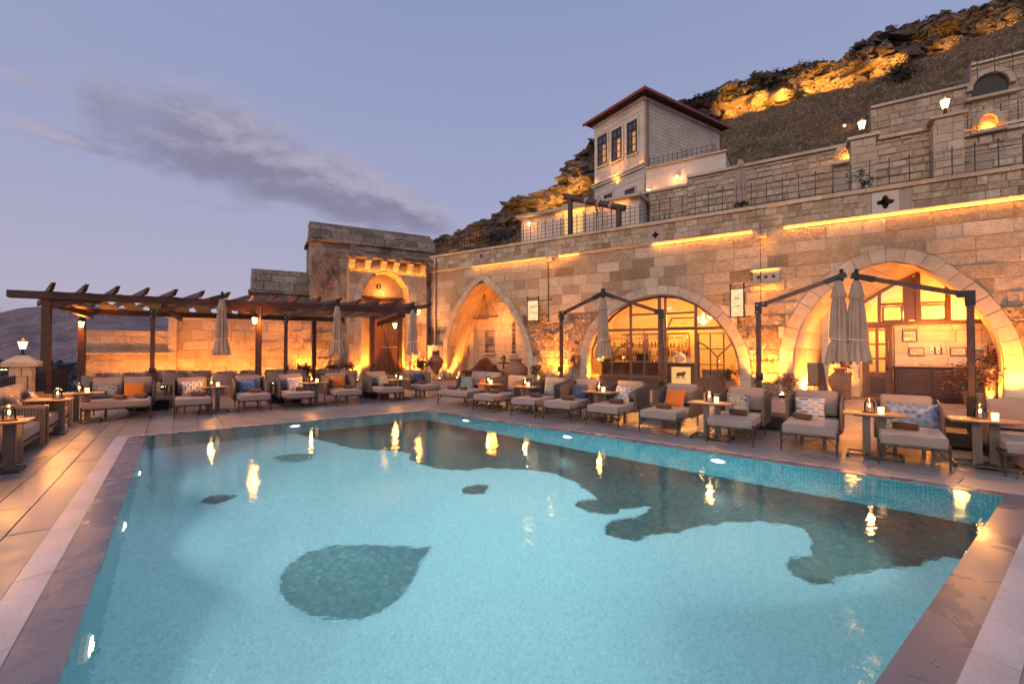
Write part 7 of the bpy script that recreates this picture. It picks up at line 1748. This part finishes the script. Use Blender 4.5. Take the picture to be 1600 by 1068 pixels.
pb = wp(1157, 250, 1.6); pbz = wp(1157, 319, 1.6).z; t = thing('closed_parasol', 'closed beige parasol standing behind the railing on the upper terrace', 'parasol', (pb.x, pb.y, 6.2)); canopy(t, 0, 0, pb.z - 6.2, pbz - 6.2, 1.45, 8); MB().tube([(0, 0, 0), (0, 0, pbz - 6.0)], .03, 8).build('pole', M['darkwood'], t); MB().lathe([(.3, 0), (.3, .05), (.05, .09)], 16).build('base', M['black'], t)

# ================================================================== LANTERN PILLAR AND RAILING ON THE LEFT
LF = Frame(*(AT(35, 575, 10.6).xy), ST.a)
pillar(LF, 'pale stone pillar with pointed cap at the left edge of the terrace', 35, 572, 0, .36, 0, 'lit lantern on the stone pillar at the left edge', .85, 22)
RL = Frame(*(ST.w(-3.0, 0).xy), ST.a + rad(90))     # runs along t
railing('iron_railing', 'black iron grid railing between the stone pillar and the old wall', RL, 13.7, 21.4, 0, 1.02, .16, 7, y=0)
railing('iron_railing', 'black iron railing on the near side of the stone pillar at the left edge', RL, 3, 12.6, 0, 1.0, .34, 7, y=0)

# ================================================================== JARS, PLANTS, SMALL THINGS
def jar(name, label, px, py, prof, mt='clay', fr=WL, y=-.6, sc=1.0, rim=None):
    u, _ = fr.pix(px, py, y); t = thing(name, label, 'jar', fr.w(u, y, 0), 0)
    MB().lathe([(r * sc, z * sc) for r, z in prof], 24).build('body', M[mt], t, smooth=.9); return t
POT = [(.10, 0), (.14, .04), (.34, .42), (.40, .70), (.36, .88), (.22, 1.02), (.17, 1.10), (.24, 1.2), (.21, 1.21), (.13, 1.08)]
j = jar('clay_amphora', 'ribbed clay jar with a tuft on its mouth, standing right of the potted bush', 681, 590, [(.10, .30), (.16, .45), (.36, .80), (.42, 1.02), (.44, 1.05), (.40, 1.10), (.24, 1.28), (.17, 1.36), (.23, 1.46), (.20, 1.47), (.12, 1.35)], y=-.9)
st2 = MB()
for k in range(3): a = 2.1 * k; st2.tube([(.30 * math.cos(a), .30 * math.sin(a), 0), (.17 * math.cos(a), .17 * math.sin(a), .55)], .014, 5)
st2.tube([(.2 * math.cos(a), .2 * math.sin(a), .42) for a in [2 * math.pi * i / 16 for i in range(17)]], .012, 5).build('iron_stand', M['black'], j); leafclump(120, .16, (0, 0, 1.55), .07, seed=3).build('dried_tuft', M['leaf2'], j)
jar('clay_jar', 'big round clay jar standing in the right side of the pointed arch', 806, 592, [(.18, 0), (.3, .1), (.62, .45), (.66, .65), (.5, .88), (.28, 1.0), (.26, 1.1), (.36, 1.18), (.33, 1.2), (.2, 1.1)], y=.1, sc=1.0)
jar('clay_jar', 'tall terracotta jar standing in the porch behind the closed umbrellas', 1312, 605, POT, y=.55, sc=.85)
def potted(label, loc, ph, pr_, r_, n, leafm='leaf', flowers=0, seed=1, sz=.05, trunk=.25, potm='clay', square=False):
    t = thing('potted_plant', label, 'potted plant', loc)
    if square: MB().rbox((0, 0, ph / 2), (pr_ * 2, pr_ * 2, ph), .02, 1).build('pot', M[potm], t)
    else: MB().lathe([(pr_ * .7, 0), (pr_, ph), (pr_ * 1.08, ph), (pr_ * 1.08, ph * .88)], 18).build('pot', M[potm], t)
    MB().tube([(0, 0, ph * .8), (.02, 0, ph + trunk), (.0, .02, ph + trunk + r_)], [.02, .014, .006], 6).build('stem', M['teakleg'], t)
    leafclump(n, r_, (0, 0, ph + trunk + r_ * .6), sz, seed=seed).build('foliage', M[leafm], t)
    if flowers: leafclump(flowers, r_ * .95, (0, 0, ph + trunk + r_ * .8), sz * .8, seed=seed + 5).build('flowers', M['flower'], t)
    return t
u, _ = GL.pix(659, 588, -1.6); potted('round bush in a terracotta pot at the right jamb of the gate', GL.w(u, -1.6), .45, .22, .42, 420, 'leaf', 0, 2, .07, .25)
for i, (px, Dd, ph, r_, n, lm, fl_n, lab, y) in enumerate(((866, 0, .05, .0, 0, 'leaf', 0, '', 0), (896, 0, .3, .24, 160, 'leaf2', 30, 'small spiky plant on a tall stem left of the bar front', -.5), (1140, 0, .5, .30, 260, 'leaf2', 50, 'straggly pale flowers in a pot at the right foot of the middle arch', -.45), (1232, 0, .25, .34, 260, 'leaf2', 70, 'low flowering plant at the foot of the pier left of the right-hand arch', -.5), (1520, 0, .45, .55, 800, 'leaf2', 60, 'large straggly flowering plant in a pot at the right side of the right-hand arch', -.5), (1548, 0, 1.1, .26, 260, 'leaf', 130, 'red flowers in a tall terracotta planter under the framed picture', .5), (838, 0, .4, .26, 200, 'leaf', 60, 'pink flowering pot at the foot of the rough pier right of the pointed arch', -.5), (1322, 0, .9, .16, 90, 'leaf', 70, 'small red flowers beside the tall terracotta jar', .4), (1182, 0, .02, 0, 0, 'leaf', 0, '', 0))):
    if n: u, _ = WL.pix(px, 600, y); potted(lab, WL.w(u, y), ph, .24 if r_ > .3 else .16, r_, n, lm, fl_n, i, .06, .15 if px != 896 else .75)
for (px, y, lab) in ((478, -1.0, 'copper leaved shrub in front of the bright old wall'), (540, -1.0, 'copper leaved shrub left of the gate portal behind the chairs'), (518, -1.2, 'small dark flowering shrub behind the dining table near the gate')):
    u, _ = GL.pix(px, 585, y); potted(lab, GL.w(u, y), .35, .2, .38, 320, 'leaf2', 20, int(px), .08, .1)
# furniture inside the pointed niche
ns = thing('covered_sofa', 'sofa heaped with a dark red cover under the pointed arch', 'sofa', WL.w(nb(757, 585, 1.3)[0], 1.35), WL.a)
mb = MB(); K = 24; vs = []
for i in range(K + 1):
    x = -1.15 + 2.3 * i / K; z = .45 + .78 * math.exp(-(x / .62) ** 2) + .03 * math.sin(x * 14)
    vs += [(x, -.38, .0), (x, -.36, z * .5), (x, -.22, z * .93), (x, .0, z), (x, .3, z * .9), (x, .36, 0)]
mb.add(vs, [(i * 6 + j, i * 6 + j + 1, i * 6 + j + 7, i * 6 + j + 6) for i in range(K) for j in range(5)] + [tuple(range(6)), tuple(K * 6 + q for q in range(6))]); mb.build('cover', M['red'], ns, smooth=1.2)
sm_ = MB().rbox((-.1, -.62, .42), (1.7, .5, .2), .05, 2); sm_.build('seat', M['red'], ns, smooth=1); MB().rbox((.75, -.4, .65), (.5, .3, .4), .05, 2).build('bolster', M['towel'], ns, smooth=1)
u = nb(716, 580, .55)[0]; wcn = thing('white_rattan_chair', 'small pale slatted chair at the left foot of the pointed arch', 'chair', WL.w(u, .2), WL.a + .3); M['rattan'] = mat('white_rattan', (.62, .50, .36), .7, bump=.2)
sl_ = [MB().box((0, 0, .42), (.46, .44, .04)).build('seat', M['rattan'], wcn)]
for k in range(6): MB().box((-.19 + k * .076, .21, .72), (.03, .02, .5)).build('slat', M['rattan'], wcn)
MB().tube([(-.22, .21, .42), (-.22, .21, .92), (-.1, .21, 1.02), (.1, .21, 1.02), (.22, .21, .92), (.22, .21, .42)], .02, 6).build('back_frame', M['rattan'], wcn)
for x in (-.2, .2):
    for y in (-.2, .2): MB().box((x, y, .2), (.035, .035, .4)).build('leg', M['rattan'], wcn)
uc, zc = nb(757, 497, 1.2); cf_ = thing('ring_chandelier', 'flat iron ring chandelier hanging from thin chains inside the pointed arch', 'chandelier', WL.w(uc, 1.2, zc), WL.a)
for r_, zz, dx in ((.42, 0, -.25), (.55, .1, .25)):
    MB().tube([(dx + r_ * math.cos(a), r_ * math.sin(a), zz) for a in [2 * math.pi * i / 28 for i in range(29)]], .026, 6).build('ring', M['darkwood'], cf_)
    for k in range(4): a = 1.57 * k + .5; MB().tube([(dx + r_ * math.cos(a), r_ * math.sin(a), zz), (0, 0, 1.35)], .008, 4).build('chain', M['black'], cf_)
u = nb(787, 580, .7)[0]; ft = thing('pedestal_table', 'dark pedestal table with a small potted plant in the pointed arch', 'table', WL.w(u, .7), 0); MB().lathe([(.25, 0), (.05, .06), (.05, .9), (.36, .95), (.36, 1.0), (.001, 1.0)], 18).build('body', M['darkwood'], ft)
potted('small plant on the dark pedestal table in the pointed arch', WL.w(u, .7, 1.0), .12, .09, .14, 110, 'leaf', 0, 8, .05, .03)
for (px, py, y, fr_, lab) in ((668, 598, -1.3, WL, 'floor lantern with several candles beside the clay jar stand'), (1270, 612, .05, WL, 'wooden candle lantern on the step inside the right-hand arch')):
    u, _ = fr_.pix(px, py, y); t = thing('floor_lantern', lab, 'lantern', fr_.w(u, y), .4); MB().box((0, 0, .02), (.3, .3, .03)).build('base', M['black'], t); MB().box((0, 0, .44), (.3, .3, .03)).build('top', M['black'], t)
    for x in (-.13, .13):
        for yy in (-.13, .13): MB().box((x, yy, .23), (.02, .02, .42)).build('post', M['black'], t)
    for k in range(3): MB().lathe([(.03, .035), (.03, .16 + .04 * k), (.001, .16 + .04 * k)], 10, (-.06 + .06 * k, .03 * (-1) ** k, 0)).build('candle', M['candle'], t)
    lamp('candle_light', 'POINT', (0, 0, .33), 9, WARM2, .05, parent=t)
u, _ = WL.pix(1283, 605, .2); lk = thing('leaning_planks', 'two wooden planks leaning beside the tall jar in the right-hand arch', 'plank', WL.w(u, .25), WL.a)
MB().box((-.25, 0, .62), (.3, .06, 1.2), ry=-.02).build('plank', M['tabletop'], lk); MB().box((.05, -.05, .6), (.18, .08, 1.2), ry=-.12).build('plank', M['darkwood'], lk)
# bartender behind the counter
def person(loc, rz, label, shirt, lean=0.0):
    t = thing('person', label, 'person', loc, rz); V = [(0, 0, .95), (0, 0, 1.15), (0, -.02, 1.38), (0, -.03, 1.50), (0, -.05, 1.56), (-.19, -.02, 1.40), (-.27, -.10, 1.15), (-.15, -.34, 1.08), (.19, -.02, 1.40), (.27, -.10, 1.15), (.15, -.34, 1.08), (-.1, 0, .88), (-.11, 0, .5), (-.11, .02, .05), (.1, 0, .88), (.11, 0, .5), (.11, .02, .05)]
    E = [(0, 1), (1, 2), (2, 3), (3, 4), (2, 5), (5, 6), (6, 7), (2, 8), (8, 9), (9, 10), (0, 11), (11, 12), (12, 13), (0, 14), (14, 15), (15, 16)]; rad_ = [.13, .13, .15, .06, .055, .075, .05, .04, .075, .05, .04, .1, .075, .05, .1, .075, .05]
    me = bpy.data.meshes.new('body'); me.from_pydata(V, E, []); o = bpy.data.objects.new('body', me); COL.objects.link(o); sk = o.modifiers.new('s', 'SKIN'); sb = o.modifiers.new('b', 'SUBSURF'); sb.levels = 1; sb.render_levels = 1
    for i, r in enumerate(rad_): me.skin_vertices[0].data[i].radius = (r, r * .8)
    me.skin_vertices[0].data[0].use_root = True; dg = bpy.context.evaluated_depsgraph_get(); nm = bpy.data.meshes.new_from_object(o.evaluated_get(dg)); bpy.data.objects.remove(o); nm.name = 'body'; nm.materials.clear(); nm.materials.append(M[shirt]); nm.shade_smooth(); obj('body', nm, t)
    M.setdefault('skin', mat('skin', (.45, .24, .15), .6, var=0, bump=0)); M.setdefault('hair', mat('dark_hair', (.03, .02, .015), .7, var=0, bump=0))
    h = MB().ball((0, -.07, 1.67), .105, 16, 12, (.8, .95, 1.15)); h.ball((0, -.175, 1.66), .018, 8, 6, (.8, 1, 1.4)); h.build('head', M['skin'], t, smooth=1.5); MB().ball((0, -.045, 1.70), .112, 14, 10, (.85, .95, 1.1)).build('hair', M['hair'], t, smooth=1.5)
    for s_ in (-1, 1):
        hd = MB().ball((s_ * .13, -.38, 1.08), .04, 8, 6, (.8, 1.2, .5))
        for f in range(4): hd.tube([(s_ * .13 + (f - 1.5) * .018, -.41, 1.08), (s_ * .13 + (f - 1.5) * .02, -.455, 1.07), (s_ * .13 + (f - 1.5) * .02, -.475, 1.05)], [.009, .008, .006], 5)
        hd.tube([(s_ * .10, -.37, 1.08), (s_ * .075, -.41, 1.07)], [.011, .008], 5); hd.build('hand', M['skin'], t)
    return t
person(WL.w(WL.pix(1062, 560, 2.3)[0], 2.35), WL.a, 'bartender in a white shirt working behind the bar counter', 'white')
for k, (px, y, m_, lab) in enumerate(((1076, 1.6, 'white', 'pale jug at the right end of the bar counter'), (1030, 1.6, 'clay', 'copper shaker on the bar counter left of the bartender'), (1005, 1.6, 'black', 'dark coffee machine on the bar counter seen through the panes'), (1046, 1.55, 'white', 'small white cup on the bar counter'))):
    u = WL.pix(px, 560, y)[0]; t = thing('bar_item', lab, lab.split()[1] if k != 2 else 'machine', WL.w(u, y, 1.115), WL.a)
    if k == 2: MB().rbox((0, 0, .2), (.55, .35, .38), .06, 3).build('body', M[m_], t, smooth=1); MB().tube([(-.2, -.2, .15), (-.2, -.26, .13)], .02).tube([(.1, -.2, .15), (.1, -.26, .13)], .02).build('spout', M['metal'], t); t.name = 'coffee_machine'
    else: MB().lathe([(.05, 0), (.07, .08), (.045, .2), (.055, .25), (.045, .25), (.001, .05)], 14).build('body', M[m_], t, smooth=1); t.name = ('jug', 'cocktail_shaker', '', 'cup')[k]; MB().tube([(.05, 0, .08), (.10, 0, .12), (.10, 0, .18), (.05, 0, .2)], .008, 5).build('handle', M[m_], t)
for i, (px, y) in enumerate(((1110, 1.7), (1128, 2.2))):
    u = WL.pix(px, 570, y)[0]; inst(dc_, WL.w(u, y), WL.a + 2.4 + i, 'chair inside the bar behind the right door, ' + ('left one' if i == 0 else 'right one'), 'chairs inside the bar')
# lamp posts / small black spots on umbrella masts near the wall: speaker on first mast
o = MB().rbox((0, 0, 0), (.5, .5, .38), .02, 1).build('black_equipment_box', M['darkwood'], loc=G(1552, 700) + Vector((.25, .75, .19))); tag(o, 'dark wooden box on the paving behind the right foreground side table', 'box')
bpy.context.view_layer.update()
